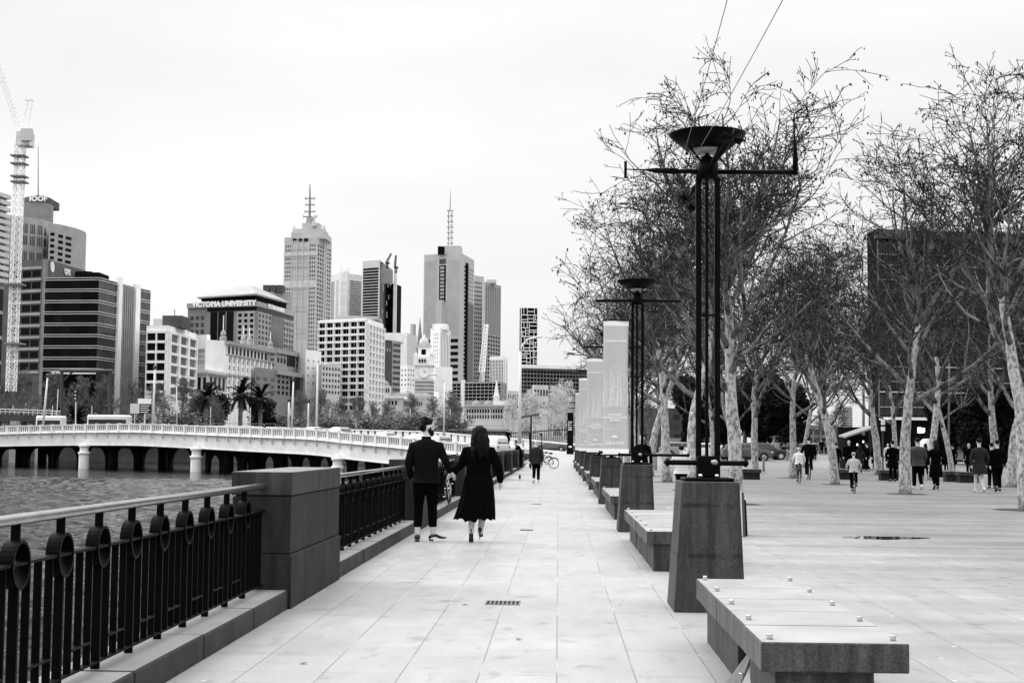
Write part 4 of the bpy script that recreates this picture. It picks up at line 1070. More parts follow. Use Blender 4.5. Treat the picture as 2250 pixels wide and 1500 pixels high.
for xx in (985, 993): m.tube([at(xx, 541, 1315), at(xx + .3, 462, 1315)], .45, 4)
for y_ in range(463, 541, 12): m.tube([at(982, y_, 1315), at(996, y_, 1315)], .5, 4)
for y_ in range(463, 535, 12): m.tube([at(985, y_, 1315), at(993, y_ + 12, 1315)], .3, 4)
m.tube([at(989, 462, 1315), at(990, 418, 1315)], [.5, .15], 5); m.build('antenna', mid_wall, b.t); b.done()
b = Bld('gridded_tower', 'pale gridded far tower right of the banded skyscraper, dark lower windows', [(1060, 621), (1066, 619), (1101, 628)], 1, 1400, grey_wall, 30)
b.grid(1, 7, 22, b.zpix(1, 735), b.zt - 3, glass_mid, .6, .6, .02, .98); b.grid(1, 6, 14, b.zpix(1, 860), b.zpix(1, 736), glass, .6, .6, .02, .98)
b.box('roof_house', 1068, 1090, 614, 622, 1410, 10, pale_wall); b.done()
# --- vertical striped block, cathedral-like spires, white tower crane
b = Bld('striped_block', 'small vertical-striped white block right of the skyscrapers', [(1076, 783), (1106, 782), (1116, 788)], 1, 800, white_wall, 22)
b.grid(0, 9, 8, b.zpix(0, 850), b.zt - 2, glass, .45, .9); b.grid(1, 2, 10, b.zpix(1, 850), b.zt - 2, glass_mid, .5, .5); b.done()
def spire(px, ytop, ybase, hw, d, m_, label, name='church_spire'):
    a, c = at(px, ytop, d), at(px, ybase, d); r_ = hw * d / F
    t = thing(name, label, 'spire', (c.x, c.y, 0))
    MB().lathe([(r_ * 1.1, 0), (r_ * 1.1, c.z), (r_ * 1.25, c.z + .4), (r_ * .95, c.z + .6), (.08, a.z)], (c.x, c.y, 0), 8).build('spire', m_, t)
    for k in range(4):
        an = math.pi / 4 + k * math.pi / 2; q = (c.x + r_ * 1.1 * math.cos(an), c.y + r_ * 1.1 * math.sin(an))
        MB().lathe([(r_ * .18, 0), (r_ * .2, c.z), (.03, c.z + (a.z - c.z) * .25)], (q[0], q[1], 0), 6).build('pinnacle', m_, t)
    return t
spire(922, 698, 782, 9.5, 760, mid_wall, 'tall thin grey church spire behind the clock tower')
spire(1055, 818, 872, 8, 620, grey_wall, 'grey pointed spire left of the white tower crane base')
spire(1077, 818, 872, 8, 620, grey_wall, 'grey pointed spire right of the white tower crane base')
spire(1091, 834, 872, 6, 540, white_wall, 'small white church spire near the domed roofs')
def tower_crane(label, base, d, ytop, hw, boom, m_, seg, extra=None):
    x0, y0 = base; a, c = at(x0, y0, d), at(ytop[0], ytop[1], d); t = thing('tower_crane', label, 'crane', (a.x, a.y, a.z))
    r_ = hw * d / F; m = MB(); tr = max(.05, .10 * r_)
    cor = [(-r_, -r_), (r_, -r_), (r_, r_), (-r_, r_)]
    for (i, j) in cor: m.tube([a + V((i, j, 0)), c + V((i, j, 0))], tr, 4)
    n = seg
    for k in range(n):
        A = a.lerp(c, k / n); B = a.lerp(c, (k + 1) / n)
        for q in range(4):
            i, j = cor[q]; i2, j2 = cor[(q + 1) % 4]
            m.tube([A + V((i, j, 0)), B + V((i2, j2, 0))], tr * .7, 4, False); m.tube([B + V((i, j, 0)), B + V((i2, j2, 0))], tr * .7, 4, False)
            m.tube([A + V((i2, j2, 0)), B + V((i, j, 0))], tr * .7, 4, False)
    m.build('mast', m_, t)
    for nm, pts_, rr in boom: MB().tube([at(x, y, d) for x, y in pts_], rr, 4).build(nm, m_, t)
    return t, a, c
crane_m = mat('white_crane_paint', .95, .6, 0, .05, 1)
t, a, c = tower_crane('white lattice tower crane standing at the left in front of offices', (24, 860), 262, (45, 318), 9.0, [], crane_m, 34)
q = at(56, 300, 262)
MB().box(q.x - 1.2, q.x + 1.2, 260.5, 263.5, at(56, 322, 262).z, at(56, 292, 262).z).build('cab', mat('cab_paint', .75, .5, 0, .3, .7), t)
MB().box(q.x - .1, q.x + 1.9, 259.8, 260.8, at(56, 314, 262).z, at(56, 288, 262).z).build('counterweight', pale_wall, t)
m = MB()
def lat(m, p0, p1, hw0, hw1, n, up=V((0, 0, 1)), tr=.06):
    p0, p1 = V(p0), V(p1); ax = (p1 - p0).normalized(); s_ = ax.cross(up).normalized(); u_ = s_.cross(ax)
    def C(k, h): P = p0.lerp(p1, k / n); return [P + s_ * h - u_ * h, P - s_ * h - u_ * h, P + u_ * h]
    prev = None
    for k in range(n + 1):
        h = hw0 + (hw1 - hw0) * k / n; cc = C(k, h)
        if prev:
            for i in range(3): m.tube([prev[i], cc[i]], tr, 4, False); m.tube([prev[i], cc[(i + 1) % 3]], tr * .7, 4, False)
        prev = cc
lat(m, at(46, 288, 262), at(-30, 60, 262), .55, .45, 24, V((0, 1, 0)), .09); m.build('jib', crane_m, t)
m = MB(); m.tube([at(46, 290, 262), at(62, 222, 262)], .10, 4); m.tube([at(60, 292, 262), at(72, 220, 262)], .10, 4); m.tube([at(55, 220, 262), at(73, 220, 262)], .2, 4)
for y_ in (240, 258, 272): m.tube([at(57, y_, 262), at(68, y_, 262)], .07, 4)
m.build('a_frame', crane_m, t)
m = MB()
for y_ in (345, 362, 390, 402): qa = at(43, y_, 262); m.box(qa.x - 1.3, qa.x + 1.3, 260.7, 263.3, qa.z, qa.z + .25)
for y_ in (627, 757): qa = at(32, y_, 262); m.box(qa.x - 1.4, qa.x + 1.6, 260.5, 263.5, qa.z, qa.z + .3)
m.build('platform', mid_wall, t)
# shrouded upper mast section
qa, qb = at(42, 440, 262), at(41, 480, 262)
tower_crane('white tower crane between the two grey spires', (1058, 870), 640, (1061, 812), 4, [], crane_m, 8)
t = thing('crane_jib_mast', 'pale luffing crane jib rising above the grey spires', 'crane', at(1060, 815, 640))
m = MB(); lat(m, at(1059, 818, 640), at(1069, 712, 640), 1.3, .8, 14, V((0, 1, 0)), .22); m.build('jib', crane_m, t)
for (xb, yb, xt, yt, lab) in ((851, 590, 860, 557, 'small dark crane on the left above black-striped tower'), (870, 600, 870, 561, 'small dark crane on the right above black-striped tower')):
    t = thing('tower_crane', lab, 'crane', at(xb, yb, 862)); m = MB()
    lat(m, at(xb, yb, 862), at(xb, yb - 14, 862), .6, .6, 5, V((0, 1, 0)), .2); m.build('mast', dark_wall, t)
    m = MB(); lat(m, at(xb - 2, yb - 13, 862), at(xt, yt, 862), .6, .4, 8, V((0, 1, 0)), .2); m.tube([at(xb - 4, yb - 12, 862), at(xb + 5, yb - 12, 862)], .9, 4); m.build('jib', dark_wall, t)
# --- white vertical building behind clock tower
b = Bld('ribbed_white_block', 'white block with vertical ribs and rounded top right of clock tower', [(946, 722), (966, 719), (990, 727)], 1, 650, white_wall, 20)
b.grid(0, 3, 8, b.zpix(0, 800), b.zt - 2, glass_pale, .5, .6, .3, .9); b.grid(1, 6, 1, b.zpix(1, 810), b.zt - 2, glass_mid, .3, .98, .1, .95)
b.box('rounded_top', 950, 982, 711, 724, 655, 12, white_wall); b.box('lower_wing', 955, 993, 806, 860, 645, 3, white_wall); b.done()
b = Bld('small_white_block', 'small white building with few windows left of the clock tower', [(880, 803), (895, 802), (912, 804)], 1, 560, white_wall, 14)
b.grid(0, 2, 4, b.zpix(0, 850), b.zpix(0, 808), glass, .3, .35); b.grid(1, 3, 4, b.zpix(1, 850), b.zpix(1, 808), glass_mid, .3, .35); b.done()
# --- parking-like dark grid
b = Bld('frame_block', 'low dark open-framed building behind the domed roofs', [(995, 839), (1100, 838), (1114, 842)], 1, 570, grey_wall, 20)
b.grid(0, 12, 5, b.zpix(0, 880), b.zt - .5, glass, .85, .7); b.grid(1, 2, 5, b.zpix(1, 880), b.zt - .5, glass, .8, .7)
m = MB(); b.rect(0, .19, .26, 0, b.zt + .8, m, .8); b.part('white_stair_tower', m, white_wall); b.done()
# --- clock tower
D = 600
t = thing('clock_tower', 'ornate pale clock tower with striped base and small lantern dome', 'clock tower', at(932, 870, D))
def ck(x0, x1, y0, y1, m_, name, dep=None, sub=None):
    a, c_ = at(x0, y0, D), at(x1, y0, D); z0 = at((x0 + x1) / 2, y1, D).z; w_ = (c_.x - a.x); dp = dep or w_
    return MB().box(a.x, c_.x, D - dp / 2, D + dp / 2, z0, a.z).build(name, m_, sub or t)
st = ck(912, 952, 832, 900, pale_wall, 'striped_base')
for k in range(7): 
    a, c_ = at(911.5, 838 + 8 * k, D), at(952.5, 838, D); w_ = c_.x - a.x
    MB().box(a.x, c_.x, D - w_ / 2 - .1, D + w_ / 2, a.z - .7, a.z).build('dark_stripe', mid_wall, st)
ck(913, 951, 805, 832, white_wall, 'clock_stage'); ck(909, 955, 802, 805, pale_wall, 'cornice'); ck(911, 953, 784, 802, white_wall, 'arcade_stage')
for x in (924, 930, 936): ck(x - 1.7, x + 1.7, 790, 797, black_wall, 'opening', 9)
q = at(932, 818, D - 3.7)
MB().lathe([(2.1, 0), (2.1, .3)], (0, 0, 0), 24).build('clock_face', white_wall, t, False, False)
cf = CHILD[t][-1]; cf.rotation_euler = (math.pi / 2, 0, 0); cf.location = V(q) - V(t.location) + V((0, -.4, 0))
MB().add([(-.1, 0, .32), (.1, 0, .32), (.1, 1.6, .32), (-.1, 1.6, .32), (0, -.1, .33), (1.0, -.1, .33), (1.0, .12, .33), (0, .12, .33)], [(0, 1, 2, 3), (4, 5, 6, 7)]).build('clock_hands', black_wall, cf, False, False)
ck(920, 945, 762, 784, white_wall, 'belfry'); ck(927, 937, 768, 780, black_wall, 'opening', 4.8); ck(918, 947, 758, 762, pale_wall, 'cornice')
for x, y_ in ((914, 784), (950, 784), (932, 758)):
    q = at(x, y_, D); s_ = 1.0 if x != 932 else 2.0
    MB().lathe([(s_, 0), (s_ * 1.05, s_ * .5), (s_ * .8, s_ * 1.2), (s_ * .3, s_ * 1.6), (.05, s_ * 2.4)], q, 14).build('dome', pale_wall, t, True)
m = MB()
for y_ in (790, 798): pass
# --- station with domes, barrel roof and long wing
D = 500
t = thing('railway_station', 'long pale station building with domes, arched windows and barrel roof', 'station', at(900, 900, D))
def sb(x0, x1, y0, y1, m_, name, dd=0, dep=14, parent=None):
    a, c_ = at(x0, y0, D + dd), at(x1, y0, D + dd); z0 = at((x0 + x1) / 2, y1, D + dd).z
    return MB().box(a.x, c_.x, D + dd, D + dd + dep, z0, (a.z + c_.z) / 2).build(name, m_, parent or t)
sb(828, 885, 872, 945, pale_wall, 'pavilion'); sb(826, 887, 870, 874, white_wall, 'cornice', -.6)
for x in (855, 862.5, 870): sb(x - 2, x + 2, 880, 889, black_wall, 'arched_window', -.15, .3)
def dome(x, y, hw, m_, dd=0, base=None):
    q = at(x, y, D + dd); r_ = hw * (D + dd) / F
    MB().lathe([(r_ * 1.05, -r_ * 1.2), (r_ * 1.05, -.2), (r_, 0)] + [(r_ * math.cos(math.pi / 2 * k / 8), r_ * math.sin(math.pi / 2 * k / 8)) for k in range(1, 8)] + [(r_ * .15, r_ * 1.05), (r_ * .12, r_ * 1.3), (.02, r_ * 1.6)], q, 20).build('dome', m_, t, True)
sb(833, 857, 847, 872, pale_wall, 'drum', 1, 4)
for x in (837, 843, 849, 854): sb(x - 1.3, x + 1.3, 853, 862, black_wall, 'opening', .85, .3)
dome(845, 846, 10.5, grey_wall, 3); dome(1046, 889, 9, grey_wall, 3); dome(1072, 890, 9, grey_wall, 3)
vs = []; n = 12; x0, x1 = 868, 935; m = MB()
for k in range(n + 1):
    a_ = math.pi * k / n
    for xx, dd in ((x0, 0), (x1, 30)): q = at(xx, 872, D + dd); vs.append((q.x + 3.6 * -math.cos(a_) * .6, q.y + 3.5 - 3.6 * math.cos(a_), q.z - 1 + 2.6 * math.sin(a_)))
m.add(vs, [(2 * k, 2 * k + 1, 2 * k + 3, 2 * k + 2) for k in range(n)] + [tuple(2 * k for k in range(n + 1)), tuple(2 * k + 1 for k in range(n, -1, -1))]); m.build('barrel_roof', grey_wall, t, True)
sb(885, 935, 878, 945, pale_wall, 'middle_wing', 2)
for k in range(9): sb(888 + 4.6 * k, 890.6 + 4.6 * k, 883, 891, glass_mid, 'arched_window', 1.85, .3)
sb(1022, 1108, 893, 945, white_wall, 'long_wing', 1); sb(1020, 1110, 889, 893, pale_wall, 'roof_edge', -.2, 12)
for r_ in range(2):
    for k in range(14): sb(1025 + 5.8 * k, 1028.4 + 5.8 * k, 899 + 12 * r_, 907 + 12 * r_, glass_mid if r_ else glass, 'window', .85, .3)
sb(1083, 1112, 880, 892, white_wall, 'gable_block', 3, 10)
# --- small buildings left of the grid block
b = Bld('grey_low_block', 'pale low block with small windows in front of the white grid block', [(700, 800), (708, 796), (748, 800)], 1, 432, pale_wall, 14)
b.grid(1, 6, 5, b.zpix(1, 868), b.zpix(1, 804), glass_mid, .5, .5); b.done()
b = Bld('white_low_block', 'plain white low block right of the university terraces', [(655, 770), (672, 768), (706, 772)], 1, 440, white_wall, 14)
b.grid(1, 3, 4, b.zpix(1, 850), b.zpix(1, 785), glass_pale, .3, .3); b.done()
# --- irregular white lattice tower and podium
b = Bld('lattice_tower', 'dark tower with irregular white lattice facade standing above the river road', [(1142, 677), (1145, 676), (1181, 677)], 1, 480, glass, 22)
r_ = random.Random(21); m = MB(); P, u, n_, L = b.frame(1); z0 = b.zpix(1, 802); H_ = b.zt - z0
def split(u0, u1, v0, v1, dep):
    if dep == 0 or (u1 - u0) * L < 1.2 or (v1 - v0) * H_ < 1.5: return
    if ((u1 - u0) * L > (v1 - v0) * H_ * r_.uniform(.5, 1.3)):
        c_ = r_.uniform(.3, .7) * (u1 - u0) + u0; b.rect(1, c_ - .012, c_ + .012, z0 + v0 * H_, z0 + v1 * H_, m, .4); split(u0, c_, v0, v1, dep - 1); split(c_, u1, v0, v1, dep - 1)
    else:
        c_ = r_.uniform(.3, .7) * (v1 - v0) + v0; b.rect(1, u0, u1, z0 + c_ * H_ - .11, z0 + c_ * H_ + .11, m, .38); split(u0, u1, v0, c_, dep - 1); split(u0, u1, c_, v1, dep - 1)
for k in range(4):
    split(0, 1, k / 4, (k + 1) / 4, 6); b.rect(1, 0, 1, z0 + H_ * k / 4 - .15, z0 + H_ * k / 4 + .15, m, .45)
b.rect(1, 0, .02, z0, b.zt, m, .5); b.rect(1, .98, 1, z0, b.zt, m, .5); b.part('lattice', m, white_wall); b.done()
b = Bld('podium_block', 'wide gridded podium with white roof slab under the lattice tower', [(1140, 806), (1142, 805), (1330, 810)], 1, 472, mid_wall, 22)
b.grid(1, 26, 6, b.zpix(1, 865), b.zt - 1, glass, .8, .7, .01, .99); m = MB(); b.rect(1, 0, 1, b.zt - .5, b.zt + .5, m, 1.2); b.part('roof_slab', m, white_wall); b.done()
b = Bld('far_apartments', 'pale distant apartment block at right behind plaza trees', [(1846, 893), (1850, 890), (1873, 892)], 1, 500, pale_wall, 14)
b.grid(1, 1, 14, b.zpix(1, 945), b.zt - .5, glass, .9, .5); b.grid(0, 1, 14, b.zpix(0, 945), b.zt - .5, glass, .8, .5); b.done()
for x0, x1, yt, d_, lab in ((1170, 1205, 845, 430, 'pale building fragment left of the lattice podium behind trees'), (1112, 1140, 858, 700, 'small pale roofs on the skyline left of lattice podium'), (1385, 1470, 905, 260, 'low dark building behind the second lamp posts')):
    b = Bld('low_building', lab, [(x0, yt + 1), (x0 + 3, yt), (x1, yt + 1)], 1, d_, pale_wall if d_ > 300 else dark_wall, 12)
    b.grid(1, 5, 3, b.zpix(1, 930), b.zt - .5, glass_mid, .6, .5); b.done()

# --- big dark building on the right
b = Bld('dark_casino_block', 'large dark glass building with thin pale floor lines behind right trees', [(1905, 512), (1928, 505), (2420, 522)], 1, 150, black_wall, 40)
z1 = b.zt - 1; n = 7; z0 = 4.6
b.grid(1, 14, n, z0, z1, mat('casino_glass', .018, .08, 0, .7, .25, spec=.3, rnd=.9), .93, .80, 0, 1)
m = MB()
for k in range(n): z = z0 + (z1 - z0) * k / n; b.rect(1, 0, 1, z - .08, z + .08, m, .3); b.rect(1, 0, 1, z + 1.05, z + 1.11, m, .3)
b.part('floor_line', m, grey_wall)
m = MB()
for k in range(43): b.rect(1, k / 42 - .0004, k / 42 + .0004, z0, z1, m, .2)
b.part('mullion', m, dark_wall)
m = MB(); b.rect(1, 0, 1, z0 - .25, z0 - .05, m, 2.2); b.part('canopy', m, white_wall)
m = MB(); b.rect(1, -.01, 1, b.zt - .9, b.zt + .05, m, .4); b.part('roof_band', m, dark_wall)
b.grid(1, 16, 1, .8, 4.0, glass, .9, .95)
m = MB(); r_ = random.Random(4)
for k in range(16): u_ = r_.uniform(.02, .95); b.rect(1, u_, u_ + .012, 3.0 + r_.uniform(0, .6), 3.5 + r_.uniform(0, .4), m, .3)
shoplight = bpy.data.materials.new('shop_light'); shoplight.use_nodes = True; e = shoplight.node_tree.nodes['Principled BSDF']; e.inputs['Emission Color'].default_value = (1, 1, 1, 1); e.inputs['Emission Strength'].default_value = .9
b.part('shop_lights', m, shoplight); b.done()
# ================================================================== TREES
def rv(r_, k=1.0): return V((r_.uniform(-k, k), r_.uniform(-k, k), r_.uniform(-k, k)))
def bare_tree(seed, H=10.6, fork=3.6, r0=.17, spread=4.4, nl=13, kids=(7, 6, 4), twigk=1.0, leaves=2, limbs=None, up=.32, leader=True, leafsize=.068):
    """returns trunk mesh data and crown mesh data of a leafless tree with a few hanging leaves"""
    r_ = random.Random(seed); T = MB(); C = MB(); Bm = MB()
    # trunk / leader with a wobble
    pts = []; p = V((0, 0, -.15)); d = V((r_.uniform(-.04, .04), r_.uniform(-.04, .04), 1)); n = 14; top = H * (.72 if leader else .56)
    for k in range(n + 1):
        pts.append(p.copy()); d = (d + V((r_.uniform(-.08, .08), r_.uniform(-.08, .08), 0)) * (1 if k > 2 else .4)).normalized(); d.z = max(d.z, .9); p = p + d * (top / n)
    rad = [r0 * (1.25 if k == 0 else 1.08 if k == 1 else 1.0) * (1 - (.80 if leader else .55) * (max(0, k - 1) / n) ** 1.15) * r_.uniform(.95, 1.05) for k in range(n + 1)]
    T.tube(pts, rad, 12)
    def onT(z):
        for a, b, ra, rb in zip(pts[:-1], pts[1:], rad[:-1], rad[1:]):
            if a.z <= z <= b.z: f = (z - a.z) / (b.z - a.z); return a.lerp(b, f), ra * (1 - f) + rb * f
        return pts[-1].copy(), rad[-1]
    def leaf(P):
        for _ in range(leaves):
            if r_.random() < .48:
                s_ = leafsize * r_.uniform(.55, 1.3); q = P + rv(r_, .05); u_ = rv(r_).normalized() * s_ * .5; w_ = V((r_.uniform(-.4, .4), r_.uniform(-.4, .4), -1)).normalized() * s_ * 1.1
                C.add([q - u_ * .5, q + u_ * .3 - w_ * .1, q + u_ + w_ * .5, q + w_], [(0, 1, 2, 3)])
    def grow(P, d, L, r, lv):
        ns = (9, 6, 4, 3)[lv]; q = [P.copy()]; rr = [r]; dd = d.copy(); pos = P.copy()
        for k in range(ns):
            dd = (dd + rv(r_, (.15, .20, .24, .24)[lv]) + V((0, 0, (up * .45 if lv < 2 else -.04)))).normalized(); pos = pos + dd * (L / ns); q.append(pos.copy()); rr.append(max(.0085 * twigk, r * (1 - .78 * (k + 1) / ns)))
        (Bm if lv < 2 else C).tube(q, rr, (7, 5, 3, 3)[lv], lv < 2)
        if lv == 3: leaf(q[-1]); leaf(q[2]); return
        if lv == 2: leaf(q[-1])
        nk = kids[lv]
        for k in range(nk):
            f = r_.uniform(.22, 1.0) if lv else r_.uniform(.25, 1.0); i = min(int(f * ns), ns - 1); A = q[i].lerp(q[i + 1], f * ns - i); t_ = (q[i + 1] - q[i]).normalized()
            side = rv(r_).normalized(); side = (side - t_ * side.dot(t_)).normalized(); side.z *= .6
            a_ = r_.uniform(.55, 1.05); nd = (t_ * math.cos(a_) + side * math.sin(a_)).normalized()
            ra = rr[i] * (1 - (f * ns - i)) + rr[i + 1] * (f * ns - i)
            grow(A, nd, L * (r_.uniform(.42, .70) if lv == 0 else r_.uniform(.38, .60)) * (1 - .35 * f if lv == 0 else 1), max(.0090 * twigk, ra * r_.uniform(.55, .75)), lv + 1)
    ph = r_.uniform(0, 6)
    if limbs is None:
        limbs = []
        for k in range(nl):
            f = k / (nl - 1); z = fork + (top * .99 - fork) * f ** .85; az = ph + k * 2.399 + r_.uniform(-.4, .4)
            el = R(r_.uniform(18, 38)) + f * R(34); L = spread * (1.0 - .38 * f) * r_.uniform(.8, 1.12); limbs.append((z, az, el, L))
    for (z, az, el, L) in limbs:
        P, rt = onT(z); grow(P, V((math.cos(az) * math.cos(el), math.sin(az) * math.cos(el), math.sin(el))), L, rt * .66, 0)
    # forked top
    for k in range(3 if leader else 5):
        az = ph + 2.1 * k; sp_ = .38 if leader else (.30 + .12 * k); grow(pts[-1], V((math.cos(az) * sp_, math.sin(az) * sp_, 1)).normalized(), (H - top) * 1.05, rad[-1] * .9, 0)
    return T, C, Bm
def tree_meshes(name, T, C, mt, mc, Bm=None, mb_=None):
    a = bpy.data.meshes.new('trunk'); a.from_pydata(T.v, [], T.f); a.materials.append(mt); a.polygons.foreach_set('use_smooth', [True] * len(a.polygons))
    c = bpy.data.meshes.new('crown'); c.from_pydata(C.v, [], C.f); c.materials.append(mc)
    if Bm is None: return a, c
    b_ = bpy.data.meshes.new('branches'); b_.from_pydata(Bm.v, [], Bm.f); b_.materials.append(mb_); b_.polygons.foreach_set('use_smooth', [True] * len(b_.polygons))
    return a, c, b_
def place_tree(ms, x, y, z, rz, sc_, label, group, name='plane_tree', lean=(0, 0)):
    t = thing(name, label, 'tree', (x, y, z), rz, group); t.scale = (sc_, sc_, sc_); t.rotation_euler = (lean[0], lean[1], rz)
    for nm, me in zip(('trunk', 'crown', 'branches'), ms):
        o = bpy.data.objects.new(nm, me); COL.objects.link(o); child(o, t)
    return t
twig_m = bark_mat('plane_tree_twigs', .010, .035, 3.0)
def mk(n, tcb, mt, mc, mb_): return tree_meshes(n, tcb[0], tcb[1], mt, mc, tcb[2], mb_)
TREES = [mk('a', bare_tree(11, 10.2, 2.9, .19, 5.2, 10, (8, 5, 3), up=.22, leader=False), bark, twig_m, limb),
         mk('b', bare_tree(23, 9.8, 2.8, .18, 4.8, 9, (8, 5, 3), up=.22, leader=False), bark, twig_m, limb),
         mk('c', bare_tree(37, 10.4, 4.0, .20, 5.2, 8, (8, 5, 3), up=.3, leader=False), bark, twig_m, limb),
         mk('d', bare_tree(52, 9.2, 2.6, .17, 4.5, 9, (8, 5, 3), up=.2, leader=False), bark, twig_m, limb)]
r_ = random.Random(77); G1 = 'bare plane trees of the plaza'
for k, (x, y) in enumerate(ROWB):
    place_tree(TREES[(0, 3, 1, 3, 1, 0, 3)[k]], x, y, profz(y), (0.4, 2.0, 4.1, 1.0, 5.2, 3.3, .2)[k], (.96, 1.16, 1.10, 1.15, 1.1, 1.05, 1.1)[k],
               '%s bare plane tree from the camera in the row nearest the lamps' % ORD[k], G1)
for k, (x, y) in enumerate(ROWA):
    place_tree(TREES[(2, 1, 3, 1, 0, 3, 1)[k]], x + r_.uniform(-.15, .15), y, profz(y), (2.6, 1.3, 3.9, .6, 2.2, 5.0, 4.2)[k], (.90, 1.0, 1.05, 1.0, 1.05, 1.0, 1.0)[k],
               ['largest bare plane tree with pale mottled trunk at the right picture edge', 'bare plane tree in the middle row, left of the man in the puffer jacket', 'bare plane tree in the middle row, left of the child riding nearest'][k] if k < 3 else '%s bare plane tree from the camera in the middle plaza row' % ORD[k], G1,
               lean=((0, 0), (0, -.04), (0, -.05), (0, -.03), (0, 0), (0, 0), (0, 0))[k])
for k, (x, y) in enumerate(ROWC):
    place_tree(TREES[(3, 1, 0, 3, 1)[k]], x, y, profz(y), (1.2, 3.1, .3, 4.4, 2.0)[k], 1.08, '%s bare plane tree from the camera in the far right plaza row' % ORD[k], G1, lean=(0, -.06))
for k, (x, y) in enumerate([(24, 62), (25, 76), (24, 90), (31, 84), (21, 71), (28, 68), (22, 96)]):
    place_tree(TREES[(1, 0, 3, 1, 0, 3, 1)[k]], x, y, profz(y), 1.7 * k, 1.05, '%s bare plane tree in the row in front of the dark building' % ORD[k], G1)

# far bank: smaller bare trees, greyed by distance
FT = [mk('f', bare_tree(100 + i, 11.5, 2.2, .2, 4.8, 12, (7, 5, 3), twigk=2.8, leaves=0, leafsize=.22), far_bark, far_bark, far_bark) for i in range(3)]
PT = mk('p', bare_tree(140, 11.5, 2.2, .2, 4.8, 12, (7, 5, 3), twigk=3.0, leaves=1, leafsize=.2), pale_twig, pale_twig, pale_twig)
k = 0; G2 = 'bare trees along the far bank'
spots = [(12, 838, 330), (60, 822, 345), (118, 828, 338), (170, 836, 330), (228, 838, 345), (300, 842, 335), (352, 850, 320), (395, 838, 340), (426, 862, 318), (470, 878, 300), (672, 868, 330), (712, 862, 345), (745, 878, 325), (782, 872, 345), (822, 888, 320), (858, 885, 345), (905, 872, 300), (945, 878, 320), (985, 868, 290), (1010, 888, 320)]
names_ = ['leftmost', 'second', 'third', 'fourth', 'fifth', 'sixth', 'seventh', 'eighth', 'ninth', 'tenth', 'eleventh', 'twelfth', 'thirteenth', 'fourteenth', 'fifteenth', 'sixteenth', 'seventeenth', 'eighteenth', 'nineteenth', 'twentieth']
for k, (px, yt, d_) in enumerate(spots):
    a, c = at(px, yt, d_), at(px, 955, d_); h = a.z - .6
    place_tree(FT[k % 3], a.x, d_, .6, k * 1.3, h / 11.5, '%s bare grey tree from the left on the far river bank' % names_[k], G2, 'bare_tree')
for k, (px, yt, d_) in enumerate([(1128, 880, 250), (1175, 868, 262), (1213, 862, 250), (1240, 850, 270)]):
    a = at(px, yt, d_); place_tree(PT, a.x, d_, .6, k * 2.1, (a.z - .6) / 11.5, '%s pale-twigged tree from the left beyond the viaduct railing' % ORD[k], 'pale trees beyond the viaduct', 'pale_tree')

def leafy(name, label, c, rx, ry, rz_, z0, n, m_, leaf, seed, group=None, cat='tree', trunk=True):
    r_ = random.Random(seed); t = thing(name, label, cat, (c[0], c[1], z0), 0, group); mb = MB(); cen = V((c[0], c[1], c[2]))
    lobes = [(cen + V((r_.uniform(-.6, .6) * rx, r_.uniform(-.6, .6) * ry, r_.uniform(-.65, .65) * rz_)), r_.uniform(.28, .5)) for _ in range(22)]
    for _ in range(n):
        P, s_ = r_.choice(lobes); d = rv(r_); d = d.normalized() * (r_.random() ** .35)
        q = P + V((d.x * rx * s_, d.y * ry * s_, d.z * rz_ * s_ * .9)); q.z = max(q.z, z0 + .1)
        u_ = rv(r_).normalized() * leaf * r_.uniform(.6, 1.3); w_ = u_.cross(rv(r_)).normalized() * leaf * .55
        mb.add([q - u_, q + w_, q + u_, q - w_], [(0, 1, 2, 3)])
    mb.build('crown', m_, t)
    if trunk: MB().tube([(c[0], c[1], z0 - .1), (c[0] + .2, c[1], c[2])], [.28, .12], 8).build('trunk', limb, t, True)
    return t
for (x0, x1, y0, y1, d_, lab, sd) in ((1470, 1620, 826, 1000, 132, 'dense dark evergreen tree behind the near lamp posts', 1), (1550, 1720, 806, 990, 142, 'tallest dense dark evergreen in the middle of the plaza background', 2), (1650, 1790, 835, 995, 136, 'rounded dark evergreen right of the tallest evergreen', 3),
                                      (2030, 2160, 890, 1010, 118, 'rounded dark evergreen in front of the dark building, left one', 4), (2100, 2275, 855, 1015, 112, 'larger dark evergreen in front of the dark building near right edge', 5)):
    a, c = at(x0, y0, d_), at(x1, y1, d_); z0 = profz(d_)
    leafy('evergreen_tree', lab, ((a.x + c.x) / 2, d_, (a.z + z0 + .8) / 2), (c.x - a.x) / 2, (c.x - a.x) / 2.2, (a.z - z0) / 2, z0, 15000, leaf_dark, .22, sd, 'dark evergreens behind the plaza')
for (px, yt, d_, lab, sd) in ((452, 862, 322, 'dark cypress-like bush left of the leftmost palm', 6), (478, 868, 318, 'wide flat dark evergreen left of the two palms', 7), (590, 880, 316, 'dark evergreen shrub right of the palms', 8)):
    a = at(px, yt, d_); w_ = 4.2; leafy('evergreen_tree', lab, (a.x, d_, (a.z + 2) / 2 + 1), w_, w_, (a.z - 2) / 2, .5, 2600, leaf_dark, .35, sd, 'dark evergreens on the far bank')
